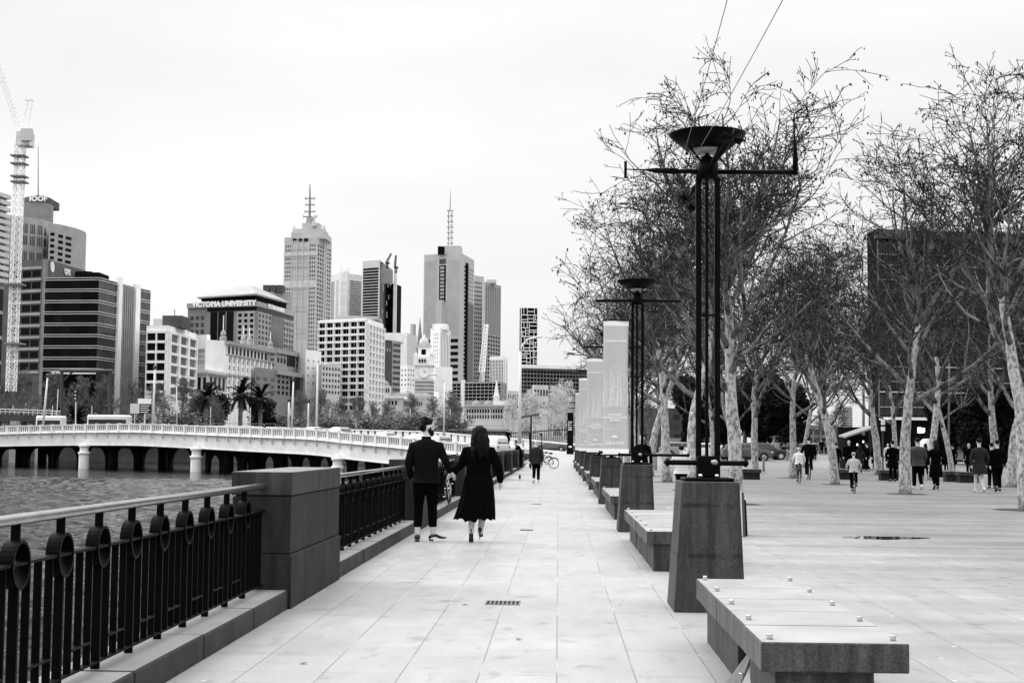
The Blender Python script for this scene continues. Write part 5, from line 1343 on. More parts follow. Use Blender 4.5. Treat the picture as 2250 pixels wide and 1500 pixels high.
# palms
def palm_mesh(seed, H, L=3.0, n=46):
    r_ = random.Random(seed); T = MB().tube([(0, 0, -.2), (.1, 0, H * .5), (0, 0, H)], [.42, .34, .40], 10); T.ell((0, 0, H), (.6, .6, .6)); C = MB()
    for k in range(n):
        az = r_.uniform(0, 6.283); el = r_.uniform(-.5, 1.35); d = V((math.cos(az) * math.cos(el), math.sin(az) * math.cos(el), math.sin(el))); p = V((0, 0, H + .2)); q = [p.copy()]
        for j in range(7): d = (d + V((0, 0, -.17))).normalized(); p = p + d * (L / 7); q.append(p.copy())
        C.tube(q, [.04] * 8, 3, False)
        for j in range(1, 8):
            for s_ in (-1, 1):
                t_ = (q[j] - q[j - 1]).normalized(); sd = t_.cross(V((0, 0, 1))).normalized() * s_
                tip = q[j] + sd * .5 + t_ * .45 - V((0, 0, .18)); C.add([q[j], q[j] + t_ * .16, tip, q[j] - t_ * .10], [(0, 1, 2, 3)])
                mid = q[j - 1].lerp(q[j], .5); tip = mid + sd * .5 + t_ * .45 - V((0, 0, .18)); C.add([mid, mid + t_ * .14, tip, mid - t_ * .10], [(0, 1, 2, 3)])
    return tree_meshes('p', T, C, far_bark, leaf_dark)
PM = palm_mesh(3, 8.2)
for (px, yt, d_, sc_, lab) in ((455, 848, 312, .95, 'leftmost dark palm tree on the far bank, partly behind bushes'), (530, 840, 305, 1.0, 'tallest dark palm tree in front of the ornate hotel'), (572, 852, 307, .95, 'dark palm tree just right of the tallest palm')):
    a = at(px, yt + 12, d_); place_tree(PM, a.x, d_, .6, px, (a.z - .6) / 9.4, lab, 'dark palms on the far bank', 'palm_tree')
PM2 = palm_mesh(4, .9, 3.1, 60)
a = at(166, 915, 262); place_tree(PM2, a.x, 262, a.z - 2.1, 0, 1.1, 'low bushy palm just behind the left part of the bridge', None, 'palm_tree')
# ================================================================== PEOPLE
def hand(mb, w_, d, side, pn, s=1.0, curl=.5):
    """five-fingered hand: wrist w_, direction d, thumb side, palm normal pn"""
    d = V(d).normalized(); pn = V(pn); pn = (pn - d * pn.dot(d)).normalized(); sd = d.cross(pn) * side; w_ = V(w_)
    mb.rtube([w_, w_ + d * .04 * s, w_ + d * .085 * s], [.024 * s, .034 * s, .032 * s], 10)
    for k, (o, L) in enumerate(((.028, .070), (.010, .078), (-.009, .074), (-.027, .058))):
        a = w_ + d * .085 * s + sd * o * s; q = [a]; dd = d.copy()
        for j in range(3): dd = (dd + pn * curl * .45).normalized(); q.append(q[-1] + dd * L * s / 3)
        mb.rtube(q, [.0095 * s, .009 * s, .0085 * s, .0075 * s], 8)
    a = w_ + d * .03 * s + sd * .026 * s; b = a + (sd * .8 + d * .6 + pn * .3).normalized() * .035 * s; mb.rtube([a, b, b + (d * .9 + sd * .2 + pn * .4).normalized() * .032 * s], [.013 * s, .011 * s, .009 * s], 8)

def person(label, loc, rz=0.0, H=1.75, top='jacket', mtop=None, mleg=None, mshoe=None, mhair=None, legs=None, arms=None, head=0.0, hair='short', hem=None, build=1.0, hero=False, vox=.014, sleeves=True, skirt=None, legbare=False, crop=.11, group=None, helmet=None, bend=0.0, seat=None):
    """a walking or standing person facing +Y; legs = ((knee, ankle, shoe yaw, shoe pitch) right, left); arms = ((elbow, wrist) right, left)"""
    s = H / 1.80; t = thing('person', label, 'person', loc, rz, group)
    mtop = mtop or cloth_black; mleg = mleg or cloth_black; mshoe = mshoe or leather; mhair = mhair or hair_dark
    hz = .92 if seat is None else seat
    legs = legs or (((.09, .10, .50), (.09, .02, .09), 0, 0), ((-.09, .0, .50), (-.10, -.16, .12), 0, -.3))
    arms = arms or (((.27, -.05, 1.17), (.26, .08, .94)), ((-.27, .02, 1.17), (-.27, -.02, .92)))
    b_ = build; by = bend
    def Q(p): return V(p) * s
    def bz(z):  # forward bend of the trunk
        return by * max(0, z - hz) ** 1.4
    trunk = [(0, bz(z), z, rx * b_, ry * b_) for z, rx, ry in ((hz - .10, .15, .11), (hz, .172, .125), (hz + .14, .150, .110), (hz + .32, .165, .118), (hz + .46, .188, .115), (hz + .54, .165, .092), (hz + .59, .085, .07))]
    top_off = hz - .92
    def rg(rs, k=0.0): return [(a * s, c * s, z * s, (rx + k) * s, (ry + k) * s) for a, c, z, rx, ry in rs]
    B = MB(); B.rings(rg(trunk))
    nb = V((0, bz(hz + .6), hz + .56)); hc = V((0, bz(hz + .7) + .02 + by * .05, hz + .775))
    B.rtube([Q(nb - V((0, .0, .03))), Q(nb + V((0, .01, .12)))], [.062 * s, .056 * s], 12)
    rot = Matrix.Rotation(head, 3, 'Z')
    def hp(p): return Q(hc + rot @ V(p))
    B.ell(hp((0, -.005, .02)), (.077 * s, .096 * s, .105 * s), 20, 14, rot); B.ell(hp((0, .035, -.055)), (.058 * s, .062 * s, .065 * s), 16, 10, rot)
    B.ell(hp((0, .099, -.012)), (.013 * s, .022 * s, .026 * s), 10, 8, rot); B.ell(hp((0, .092, -.062)), (.026 * s, .014 * s, .010 * s), 10, 6, rot)
    B.ell(hp((0, .088, .028)), (.05 * s, .012 * s, .012 * s), 12, 6, rot)
    for q in (-1, 1): B.ell(hp((q * .079, -.005, -.005)), (.010 * s, .019 * s, .032 * s), 10, 8, rot)
    sh = [V((.185 * b_, bz(hz + .5), hz + .50)), V((-.185 * b_, bz(hz + .5), hz + .50))]
    SL = MB()
    for k in (0, 1):
        e, w_ = V(arms[k][0]), V(arms[k][1])
        if seat is not None or top_off: pass
        A = [Q(sh[k] * .82 + V((0, 0, (hz + .5) * .18))), Q(sh[k]), Q(sh[k].lerp(e, .5)), Q(e), Q(e.lerp(w_, .5)), Q(w_)]
        r_ = [.05, .052, .046, .039, .034, .025]
        B.rtube(A, [x * s * (b_ if i < 4 else 1) for i, x in enumerate(r_)], 12)
        SL.rtube(A[:-1] + [Q(e.lerp(w_, .97))], [(x + .016) * s * b_ for x in (.05, .056, .048, .042, .036, .030)], 12)
        hd = (Q(w_) - Q(e)).normalized(); si = -1 if k == 0 else 1
        if len(arms[k]) > 2: hd = V(arms[k][2]).normalized()
        hand(B, Q(w_), hd, 1 if k == 0 else -1, V((si, 0, 0)) if len(arms[k]) < 4 else V(arms[k][3]), s, .55)
    LG = MB()
    for k in (0, 1):
        kn, an = V(legs[k][0]), V(legs[k][1]); hp_ = V((.095 if k == 0 else -.095, 0, hz - .02))
        A = [Q(hp_), Q(hp_.lerp(kn, .35)), Q(kn), Q(kn.lerp(an, .35)), Q(an)]
        B.rtube(A, [x * s * (b_ ** .5) for x in (.09, .082, .055, .056, .038)], 12)
        if not legbare:
            f = 1 - crop / .5; C_ = [Q(hp_), Q(hp_.lerp(kn, .35)), Q(kn), Q(kn.lerp(an, .4)), Q(kn.lerp(an, min(1, .97 - (crop - .08) / .45)))]
            LG.tube(C_, [x * s * (b_ ** .5) for x in (.102, .098, .072, .068, .060)], 14)
        ya, pi_ = legs[k][2], legs[k][3]
        Rm = Matrix.Rotation(ya, 3, 'Z') @ Matrix.Rotation(pi_, 3, 'X'); S = MB(); rings = []
        heel = 0.0
        prof = ((-.055, .012, .030, .0), (-.06, .035, .034, .01), (-.02, .045, .037, .04), (.04, .042, .035, .035), (.10, .046, .028, .01), (.155, .048, .020, 0), (.20, .036, .014, 0), (.225, .012, .008, 0))
        n = 14; vs = []
        hl = 0.065 if 'heels' in str(legs[k][4:]) else 0.0
        for (y, rx, rz2, up_) in prof:
            zoff = hl * max(0, min(1, (.10 - y) / .14))
            for j in range(n):
                a = 2 * math.pi * j / n; zz = rz2 * math.sin(a); zz = max(zz, -.020) ; P = V((rx * math.cos(a) * (.78 if hl else 1), y, zz - .055 + up_ + zoff * 1.0 + rz2 * .3))
                vs.append(Q(an) + (Rm @ (P + V((0, 0, -.0)))) * s)
        S.add(vs, [(i * n + j, i * n + (j + 1) % n, (i + 1) * n + (j + 1) % n, (i + 1) * n + j) for i in range(len(prof) - 1) for j in range(n)] + [tuple(range(n - 1, -1, -1)), tuple((len(prof) - 1) * n + j for j in range(n))])
        if hl: S.tube([Q(an) + (Rm @ V((0, -.045, -.0))) * s, Q(an) + (Rm @ V((0, -.05, -.115))) * s], [.014 * s, .006 * s], 8)
        elif hero: S.tube([Q(an) + (Rm @ V((0, -.03, -.082))) * s, Q(an) + (Rm @ V((0, -.03, -.060))) * s], [.036 * s, .036 * s], 12)
        S.build('shoe', mshoe, t, True, False)
    remesh(B, 'body', skin, t, vox * s * (.5 if hero else 1), 2)
    if not legbare:
        LG.rings(rg([(0, 0, hz - .12, .17 * b_, .125 * b_), (0, 0, hz, .182 * b_, .138 * b_), (0, 0, hz + .12, .16 * b_, .12 * b_)])); remesh(LG, 'trousers', mleg, t, vox * s * .9, 3)
    k = .022 if top != 'shirt' else .014
    if top in ('jacket', 'shirt', 'coat', 'puffer'):
        hz_ = hem if hem is not None else (.84 if top == 'jacket' else .5 if top == 'coat' else .86)
        rs = [(0, .0, hz_ + top_off, .20 * b_ + (.04 if top == 'coat' else 0), .15 * b_ + (.03 if top == 'coat' else 0))] + ([(0, 0, hz, .195 * b_, .148 * b_)] if top == 'coat' else []) + [r for r in trunk if r[2] > hz_ + top_off + .05]
        SL.rings(rg(rs, k + (.02 if top == 'puffer' else 0)), 22); c0 = nb + V((0, .0, .0)); SL.tube([Q(c0 - V((0, 0, .03))), Q(c0 + V((0, .0, .045)))], [.085 * s, .072 * s], 14)
        o = remesh(SL, {'jacket': 'jacket', 'shirt': 'shirt', 'coat': 'coat', 'puffer': 'puffer_jacket'}[top], mtop, t, vox * s * .9, 4)
    # hair / helmet
    hm = MB()
    if hair == 'short':
        hm.ell(hp((0, -.018, .038)), (.084 * s, .095 * s, .098 * s), 18, 12, rot); o = hm.build('hair', mhair, t, True, False)
        cut = hm
    if hair == 'bald':
        hm.torus(hp((0, -.02, .0)), .07 * s, .022 * s, 20, 8, 'z'); hm.build('hair', mhair, t, True, False)
    if hair == 'long':
        hm.ell(hp((0, -.02, .035)), (.094 * s, .105 * s, .105 * s), 18, 12, rot); hm.rtube([hp((0, -.06, 0)), hp((0, -.09, -.16)), hp((0, -.10, -.30))], [.09 * s, .10 * s, .075 * s], 14); hm.build('hair', mhair, t, True, False)
    if helmet:
        hm = MB(); hm.ell(hp((0, -.005, .055)), (.098 * s, .125 * s, .085 * s), 18, 10, rot); o = hm.build('helmet', helmet, t, True, False)
        m = MB()
        for a in (-.4, 0, .4): m.tube([hp((.03 * a * 2, -.125, .02)), hp((.035 * a * 2, -.08, .12)), hp((.03 * a * 2, .02, .146))], .008 * s, 5)
        m.build('helmet_vents', black_wall, o, False, False)
    return t, dict(s=s, hp=hp, Q=Q, hc=hc, rot=rot, nb=nb)

G3 = 'people on the promenade'
# --- the man in the dark suit
gm = atz(934, 1189); mx, my = gm.x, gm.y
t, K = person('man in black suit seen from behind, looking right, holding the woman\'s hand', (mx, my, 0), 0, 1.76, 'jacket', cloth_suit, cloth_black, leather, hair_dark,
    legs=(((.10, .03, .50), (.115, .02, .095), -1.05, .05), ((-.11, .05, .50), (-.115, -.03, .085), .08, 0)),
    arms=(((.285, -.02, 1.205), (.365, .03, 1.045), (.5, .15, -.75), (-.6, .6, -.3)), ((-.262, -.03, 1.18), (-.238, .10, .95), (.5, .8, -.1), (1, 0, 0))),
    head=-1.02, hair='none', hem=.86, build=1.02, hero=True, vox=.013, crop=.20, group=G3)
hp, Q, s, rot = K['hp'], K['Q'], K['s'], K['rot']
# short dark hair with a fuller top, shaved sides, beard
m = MB(); m.ell(hp((0, -.012, .055)), (.080 * s, .098 * s, .082 * s), 22, 14, rot); m.ell(hp((0, .02, .098)), (.060 * s, .075 * s, .040 * s), 16, 10, rot); m.ell(hp((0, -.055, .015)), (.074 * s, .062 * s, .085 * s), 18, 12, rot)
r_ = random.Random(2)
for _ in range(260):
    a, e = r_.uniform(-3.14, 3.14), r_.uniform(.2, 1.5); d = V((math.cos(a) * math.cos(e), math.sin(a) * math.cos(e), math.sin(e))); p0 = V((0, -.01, .05)) + V((d.x * .076, d.y * .092, d.z * .085))
    m.tube([hp(p0), hp(p0 + d * .014 + V((0, -.010, .004)))], [.004 * s, .001 * s], 3, False)
remesh_hair = m.build('hair', hair_dark, t, True, False)
m = MB(); m.ell(hp((0, .045, -.078)), (.066 * s, .072 * s, .058 * s), 18, 12, rot); m.ell(hp((0, .080, -.098)), (.042 * s, .040 * s, .045 * s), 14, 10, rot)
for q in (-1, 1): m.ell(hp((q * .066, .022, -.045)), (.014 * s, .030 * s, .050 * s), 10, 8, rot)
m.build('beard', hair_dark, t, True, False)
for q in (-1, 1): MB().ell(hp((q * .032, .086, .010)), (.013 * s, .007 * s, .007 * s), 10, 6, rot).build('eye', hair_dark, t, True, False)
m = MB().rings([(0, .005 * s, (1.52) * s, .075 * s, .068 * s), (0, .004 * s, 1.556 * s, .066 * s, .060 * s)], 18); m.build('collar', cloth_black, t, True, False)
m = MB().rings([(0, .006 * s, 1.555 * s, .0655 * s, .060 * s), (0, .006 * s, 1.568 * s, .0635 * s, .058 * s)], 18); m.build('shirt_collar', cloth_white, t, True, False)
m = MB().box(-.003, .003, -.205, -.20, .86 * s, 1.06 * s)
# --- the woman in the black dress
gw = atz(1050, 1190); wx, wy = gw.x, gw.y
legs = (((.08, .06, .50), (.035, .015, .15), -.05, -.10, 'heels'), ((-.09, -.04, .50), (-.10, -.12, .17), .05, -.95, 'heels'))
t, K = person('woman in long black dress and high heels, seen from behind, holding the man\'s hand', (wx, wy, 0), 0, 1.66, 'none', cloth_black, cloth_black, leather, hair_dark,
    legs=legs, arms=(((.315, -.03, 1.20), (.345, .06, .95), (.05, .25, -.9), (-1, 0, 0)), ((-.275, .0, 1.215), (-.405, .03, 1.08), (-.55, .15, -.45), (.5, .6, -.4))),
    head=.30, hair='none', build=1.14, hero=True, vox=.013, legbare=True, group=G3)
hp, Q, s, rot = K['hp'], K['Q'], K['s'], K['rot']
# dress: fitted top with sleeves, pleated skirt
m = MB(); bq = 1.14
m.rings([(a * s, c * s, z * s, rx * s, ry * s) for a, c, z, rx, ry in ((0, 0, 1.08, .190, .150), (0, 0, 1.16, .192, .152), (0, 0, 1.28, .210, .158), (0, 0, 1.38, .228, .150), (0, 0, 1.44, .215, .135), (0, 0, 1.49, .16, .10), (0, 0, 1.52, .085, .075))], 24)
for sg, e, w_ in ((1, V((.315, -.03, 1.20)), V((.345, .06, .95))), (-1, V((-.275, 0, 1.215)), V((-.405, .03, 1.08)))):
    shp = V((.195 * sg, 0, 1.43)); A = [V((.12 * sg, 0, 1.43)), shp, shp.lerp(e, .5), e, e.lerp(w_, .5), e.lerp(w_, .92)]
    m.rtube([x * s for x in A], [x * s for x in (.075, .078, .074, .068, .062, .052)], 14)
remesh(m, 'dress_top', cloth_black, t, .010, 4)
n = 96; vs = []; zs = [1.10, 1.06, .98, .88, .76, .62, .50, .42, .36]; fs = []
for i, z in enumerate(zs):
    f = (1.10 - z) / .74; rx = .190 + .095 * f ** .75 + (.012 if i > 1 else 0); ry = .150 + .13 * f ** .8
    for k in range(n):
        a = 2 * math.pi * k / n; pl_ = 1 + f * (.045 * math.sin(13 * a + 2 * f) + .03 * math.sin(29 * a)); cx = -.035 * f ** 1.6 - .05 * max(0, -math.cos(a)) * f ** 3
        vs.append(((cx + rx * math.cos(a) * pl_) * s, (.01 + ry * math.sin(a) * pl_) * s, (z + (.014 * math.sin(13 * a) + .03 * max(0, math.cos(a)) * 0 - .03 * (math.cos(a + .2) ** 2 < .1)) * f ** 2) * s))
fs = [(i * n + (k + 1) % n, i * n + k, (i + 1) * n + k, (i + 1) * n + (k + 1) % n) for i in range(len(zs) - 1) for k in range(n)]
o = MB().add(vs, fs + [tuple(range(n))]).build('pleated_skirt', cloth_black, t, True, False)
MB().rings([(0, 0, 1.065 * s, .196 * s, .158 * s), (0, 0, 1.115 * s, .195 * s, .155 * s)], 28).build('belt', cloth_black, t, True, False)
# long wavy hair
m = MB(); m.ell(hp((0, -.015, .035)), (.098 * s, .112 * s, .108 * s), 24, 16, rot)
m.rtube([hp((0, -.05, 0)), hp((0, -.085, -.12)), hp((0, -.110, -.22)), hp((0, -.12, -.30))], [.095 * s, .108 * s, .110 * s, .07 * s], 20)
r_ = random.Random(6)
for k in range(90):
    a = r_.uniform(math.pi * .92, math.pi * 2.08); rr = r_.uniform(.85, 1.05); P = V((math.cos(a) * .098 * rr, math.sin(a) * .105 * rr - .02, r_.uniform(-.02, .09))); q = [P]; ph = r_.uniform(0, 6)
    L_ = r_.uniform(.28, .40)
    for j in range(1, 9):
        f = j / 8; wv = .014 * math.sin(ph + f * 9); q.append(V((P.x * (1 + .55 * f - .25 * f * f) + wv, P.y - .07 * f + wv * .6 - (.02 if f > .3 else 0), P.z - L_ * f)))
    m.rtube([hp(x) for x in q], [.017 * s, .020 * s, .021 * s, .021 * s, .020 * s, .019 * s, .017 * s, .013 * s, .007 * s], 6)
m.build('long_hair', hair_dark, t, True, False)
for q in (-1, 1): MB().ell(hp((q * .032, .086, .010)), (.013 * s, .007 * s, .007 * s), 10, 6, rot).build('eye', hair_dark, t, True, False)

# --- other people
WALK1 = (((.09, .14, .50), (.09, .10, .09), -.1, 0), ((-.09, .03, .50), (-.10, -.22, .15), .1, -.5))
WALK2 = (((.09, .04, .50), (.09, -.18, .14), -.1, -.5), ((-.09, .14, .50), (-.10, .12, .09), .1, 0))
STAND = (((.09, .01, .50), (.10, 0, .085), -.15, 0), ((-.09, .01, .50), (-.10, 0, .085), .15, 0))
def P_(px, py, label, z=None, **k):
    c = atz(px, py, 0) if z is None else None
    if z is not None: Y = z; c = at(px, py, Y); c.z = profz(Y) if k.pop('ground', True) else c.z
    elif c.y > 95: c.z = profz(c.y)
    k.setdefault('group', 'people walking in the distance')
    return person(label, (c.x, c.y, c.z), **k)[0]
shoe_white = mat('white_shoe', .7, .6, 0, .1)
P_(1178, 1060, 'white-haired man in dark jacket and pale shoes walking away along the path', H=1.60, top='jacket', mtop=cloth_dark, mshoe=shoe_white, mhair=hair_white, legs=WALK1, bend=.12, hem=.80, build=1.1)
P_(1144, 1031, 'dark-clothed person leaning at the river wall beyond the couple', H=1.68, rz=1.2, top='jacket', mtop=cloth_black, legs=STAND, bend=.5, arms=(((.2, .35, 1.1), (.12, .55, 1.0)), ((-.2, .35, 1.1), (-.12, .55, 1.0))))
P_(1116, 979, 'distant person in dark coat standing at the end of the bridge', z=152.0, ground=False, H=1.7, top='coat', mtop=cloth_black, legs=STAND)
P_(1087, 983, 'small long-haired person in white top on the bridge footway', z=156.0, ground=False, H=1.6, top='jacket', mtop=cloth_white, hair='long', legs=WALK1)
c = at(1411, 981, 43.5)
person('person in black jacket standing behind the second lamp posts', (c.x, 43.5, 0), 2.9, 1.76, 'jacket', cloth_black, legs=STAND, group='people walking in the distance')
c = at(1497, 981, 40)
stripe = bpy.data.materials.new('striped_white_cloth'); stripe.use_nodes = True; nt_ = stripe.node_tree; wv = nt_.nodes.new('ShaderNodeTexWave'); wv.bands_direction = 'Z'; wv.inputs['Scale'].default_value = 6.5; co_ = nt_.nodes.new('ShaderNodeTexCoord')
nt_.links.new(co_.outputs['Object'], wv.inputs['Vector']); rp = nt_.nodes.new('ShaderNodeMapRange'); nt_.links.new(wv.outputs['Fac'], rp.inputs[0]); rp.inputs[2].default_value = .3; rp.inputs[3].default_value = .30; rp.inputs[4].default_value = .8
nt_.links.new(rp.outputs[0], nt_.nodes['Principled BSDF'].inputs['Base Color']); nt_.nodes['Principled BSDF'].inputs['Roughness'].default_value = .9
t, K = person('curly-haired child in striped white puffer vest behind the near lamp base', (c.x, 40, 0), 0, 1.42, 'puffer', stripe, hair='short', legs=STAND, build=1.25, group='people walking in the distance', arms=(((.34, .02, 1.17), (.38, .10, .92)), ((-.34, .02, 1.17), (-.30, .12, .95))))
r_ = random.Random(9); m = MB()
for _ in range(60): d = rv(r_).normalized(); m.ell(K['hp']((d.x * .085, d.y * .095 - .02, abs(d.z) * .09 + .03)), (.022, .022, .022), 6, 4)
m.build('curls', hair_dark, t, True, False)
P_(2017, 1075, 'man in dark puffer jacket and white shoes walking away, right of leaning trunk', H=1.78, top='puffer', mtop=mat('navy_puffer', .018, .6, 0, .3, 5), mshoe=shoe_white, legs=WALK2, hem=.82, build=1.2)
P_(2057, 1075, 'person in long black coat walking on the plaza, middle of right group', H=1.70, top='coat', mtop=cloth_black, hem=.45, legs=WALK1, hair='long')
P_(2153, 1082, 'person with bare lower legs and white sneakers near right picture edge', H=1.76, top='coat', mtop=cloth_dark, hem=.62, mshoe=shoe_white, legs=WALK2, legbare=True)
P_(2193, 1080, 'person in black jacket and trousers beside the one with white sneakers', H=1.72, top='jacket', mtop=cloth_black, legs=WALK1)
P_(2180, 1074, 'third dark-clothed person of the group at right picture edge, slightly behind', H=1.64, top='coat', mtop=cloth_black, hem=.7, legs=STAND)
P_(1962, 1058, 'dark-clothed person half hidden by a leaning tree trunk', H=1.75, top='coat', mtop=cloth_black, hem=.6, legs=STAND)
P_(1866, 1043, 'broad man in dark jacket behind the nearest riding child', H=1.85, rz=2.7, top='jacket', mtop=cloth_black, legs=STAND, build=1.25)
P_(1889, 1040, 'person in dark coat next to the broad man in dark jacket', H=1.6, top='coat', mtop=cloth_dark, legs=STAND, hair='long')
P_(1906, 1036, 'taller dark-clothed person right of the pair behind the riding child', H=1.75, rz=1.0, top='jacket', mtop=cloth_black, legs=WALK1)
P_(2094, 1037, 'distant person in black standing before the white van', H=1.7, top='jacket', mtop=cloth_black, legs=STAND)
P_(2080, 1037, 'distant person in dark clothes left of the one before the white van', H=1.66, top='coat', mtop=cloth_black, legs=STAND)
P_(1951, 1030, 'distant person in a white top near the dark building', H=1.7, rz=3.0, top='shirt', mtop=cloth_white, legs=STAND)
P_(1806, 1013, 'far person in black by the street, left one of a pair', H=1.7, top='jacket', mtop=cloth_black, legs=STAND)
P_(1815, 1013, 'far person in grey by the street, right one of a pair', H=1.65, top='jacket', mtop=cloth_grey, legs=STAND)
P_(1838, 1040, 'dark-clothed person left of the broad man, near the kiosk awning', H=1.7, top='jacket', mtop=cloth_black, legs=WALK2)
P_(1922, 1034, 'dark-clothed person standing by the pole with white sign boxes', H=1.72, rz=.6, top='coat', mtop=cloth_black, legs=STAND)
P_(1990, 1046, 'dark-clothed person just behind the man in dark puffer jacket', H=1.76, top='jacket', mtop=cloth_black, legs=WALK1)
P_(2034, 1050, 'dark-haired person in black between puffer-jacket man and long-coat walker', H=1.66, top='coat', mtop=cloth_black, legs=WALK2, hair='long')
P_(2130, 1046, 'dark-clothed person left of the one with white sneakers, farther back', H=1.74, rz=2.5, top='jacket', mtop=cloth_black, legs=STAND)
P_(1790, 1020, 'far walker in dark clothes between the riders and the street', H=1.7, top='jacket', mtop=cloth_dark, legs=WALK1)
P_(1975, 1040, 'far dark-clothed person right of the half-hidden person at the trunk', H=1.7, top='jacket', mtop=cloth_dark, legs=STAND)
for i, (px, lb) in enumerate(((290, 'leftmost dark walker seen above the bridge parapet'), (411, 'dark walker above the bridge parapet near the white signs'), (560, 'walker in black above the bridge parapet below the palms'))):
    k_ = min(range(len(BR)), key=lambda i_: abs(pxof((BR[i_][0].x, BR[i_][0].y, 0))[0] - px)); q = BR[k_][0] - outn(k_) * 1.3
    person(lb, (q.x, q.y, BZ[k_] - 1.21), 1.2, 1.74, 'jacket', cloth_black, legs=STAND, group='people on the bridge', vox=.03)

# ================================================================== BICYCLES
def bicycle(label, loc, rz, R_=.33, mfr=None, group=None, lean=0.0, tyre=.02):
    t = thing('bicycle', label, 'bicycle', loc, rz, group); t.rotation_euler = (0, lean, rz); mfr = mfr or iron; wb = R_ * 3.05; k = R_ / .33
    for yy in (-wb / 2, wb / 2):
        w_ = thingless = MB().torus((0, yy, R_), R_ - tyre * k, tyre * k, 32, 7).build('wheel', rubber, t, True, False)
        MB().torus((0, yy, R_), R_ - 2.1 * tyre * k, .008 * k, 32, 5).build('rim', steel, w_, True, False)
        m = MB()
        for q in range(18): a = 2 * math.pi * q / 18; m.tube([(.012 * (-1) ** q, yy, R_), (0, yy + (R_ - .04 * k) * math.cos(a), R_ + (R_ - .04 * k) * math.sin(a))], .0016, 3, False)
        m.build('spokes', steel, w_, False, False); MB().tube([(-.05, yy, R_), (.05, yy, R_)], .015, 8).build('hub', steel, w_, True, False)
    bb_, st_, hd, rear, fr = V((0, -.08 * k, .28 * k)), V((0, -.22 * k, .82 * k)), V((0, .30 * k, .86 * k)), V((0, -wb / 2, R_)), V((0, wb / 2, R_))
    m = MB(); hd2 = V((0, .34 * k, .70 * k))
    for a, b, r in ((bb_, st_, .015), (bb_, hd2, .018), (st_.lerp(bb_, .12), hd, .015), (hd + V((0, -.02, .06)), hd2, .018)): m.tube([a, b], r * k, 8)
    for sx in (-.045, .045):
        m.tube([rear + V((sx, 0, 0)), bb_ + V((sx * .4, 0, 0))], .009 * k, 6); m.tube([rear + V((sx, 0, 0)), st_.lerp(bb_, .12)], .008 * k, 6); m.tube([hd2 + V((sx * .6, 0, 0)), fr + V((sx, 0, 0))], .011 * k, 6)
    m.build('frame', mfr, t, True, False)
    m = MB().tube([st_, st_ + V((0, -.03, .10)) * k], .012, 6); m.build('seat_post', steel, t, True, False)
    m = MB().rtube([st_ + V((0, -.14, .12)) * k, st_ + V((0, -.05, .125)) * k, st_ + V((0, .10, .12)) * k], [.06 * k, .055 * k, .018 * k], 10); m.build('saddle', rubber, t, True, False)
    m = MB().tube([hd + V((0, 0, .05)), hd + V((0, .02, .13)) * 1], .012, 6); hb = hd + V((0, .03, .14))
    m.tube([hb + V((-.29 * k, -.08, .02)), hb + V((-.12 * k, 0, .01)), hb + V((.12 * k, 0, .01)), hb + V((.29 * k, -.08, .02))], .012, 8); m.build('handlebar', iron, t, True, False)
    m = MB().tube([bb_ + V((-.07, 0, 0)), bb_ + V((-.07, .1, -.13)) * 1, bb_ + V((-.13, .1, -.13))], .010, 6); m.tube([bb_ + V((.07, 0, 0)), bb_ + V((.07, -.1, .13)), bb_ + V((.13, -.1, .13))], .010, 6)
    m.torus(bb_ + V((.05, 0, 0)), .085 * k, .007, 20, 5); m.build('crank', steel, t, True, False)
    m = MB()
    for yy in (-wb / 2, wb / 2):
        q = [(0, yy + (R_ + .03) * math.cos(a), R_ + (R_ + .03) * math.sin(a)) for a in [.5 + k2 * .25 for k2 in range(9)]]; m.tube(q, .022, 5)
    m.build('mudguard', mfr, t, True, False)
    return t
def rider(label, px, py, H, R_, rz, mt, ml, helm, glabel, build=1.1, mshoe=None):
    c = atz(px, py); bicycle(glabel, (c.x, c.y, 0), rz, R_, iron, 'bicycles ridden on the plaza'); k = R_ / .33; s = H / 1.8
    hz = (.98 * k) / s; ft = .16 * k / s
    L_ = (((.11, .30, hz - .12), (.12, .05 * k / s, ft + .22), 0, 0), ((-.11, .22, hz - .22), (-.12, -.02, ft), 0, 0))
    hb = V((.27 * k / s, (.33 * k - .05) / s, (.99 * k) / s + .03))
    A_ = (((.32, .12, hz + .26), (hb.x + .03, hb.y - .02, hb.z + .02), (0, 1, -.2)), ((-.32, .12, hz + .26), (-hb.x - .03, hb.y - .02, hb.z + .02), (0, 1, -.2)))
    t, K = person(label, (c.x - math.sin(rz) * -.22 * k, c.y - .22 * k * math.cos(rz), 0), rz, H, 'puffer', mt, ml, mshoe or leather, legs=L_, arms=A_, helmet=helm, hair='short', seat=hz, bend=.25, group='riders on bicycles', build=build, hem=.86)
    return t
rider('child with helmet and pale hooded jacket cycling away, nearest rider', 1876, 1083, 1.18, .235, -.12, mat('pale_grey_cloth', .42, .9, 0, .2, 20), cloth_black, mat('helmet_grey', .35, .4, 0, .3, 8), 'small bicycle ridden by the nearest child on the plaza')
rider('child in white jacket cycling away beside an adult rider', 1755, 1061, 1.26, .27, -.05, cloth_white, cloth_grey, mat('helmet_pale', .6, .4, 0, .3, 8), 'small bicycle ridden by the child in white')
rider('adult in black riding a bicycle ahead of the child in white', 1777, 1053, 1.76, .34, -.08, cloth_black, cloth_black, None, 'bicycle under the adult rider in black', mshoe=shoe_white)
c = atz(1208, 1029); bicycle('parked bicycle with large wheel visible right of the white-haired man', (c.x - .25, c.y, 0), 1.35, .33, iron, 'bicycles parked by the wall', .1)
c = atz(1200, 1024); bicycle('second parked bicycle just behind the first, right of the white-haired man', (c.x - .3, c.y + .5, 0), 1.45, .33, iron, 'bicycles parked by the wall', -.1)
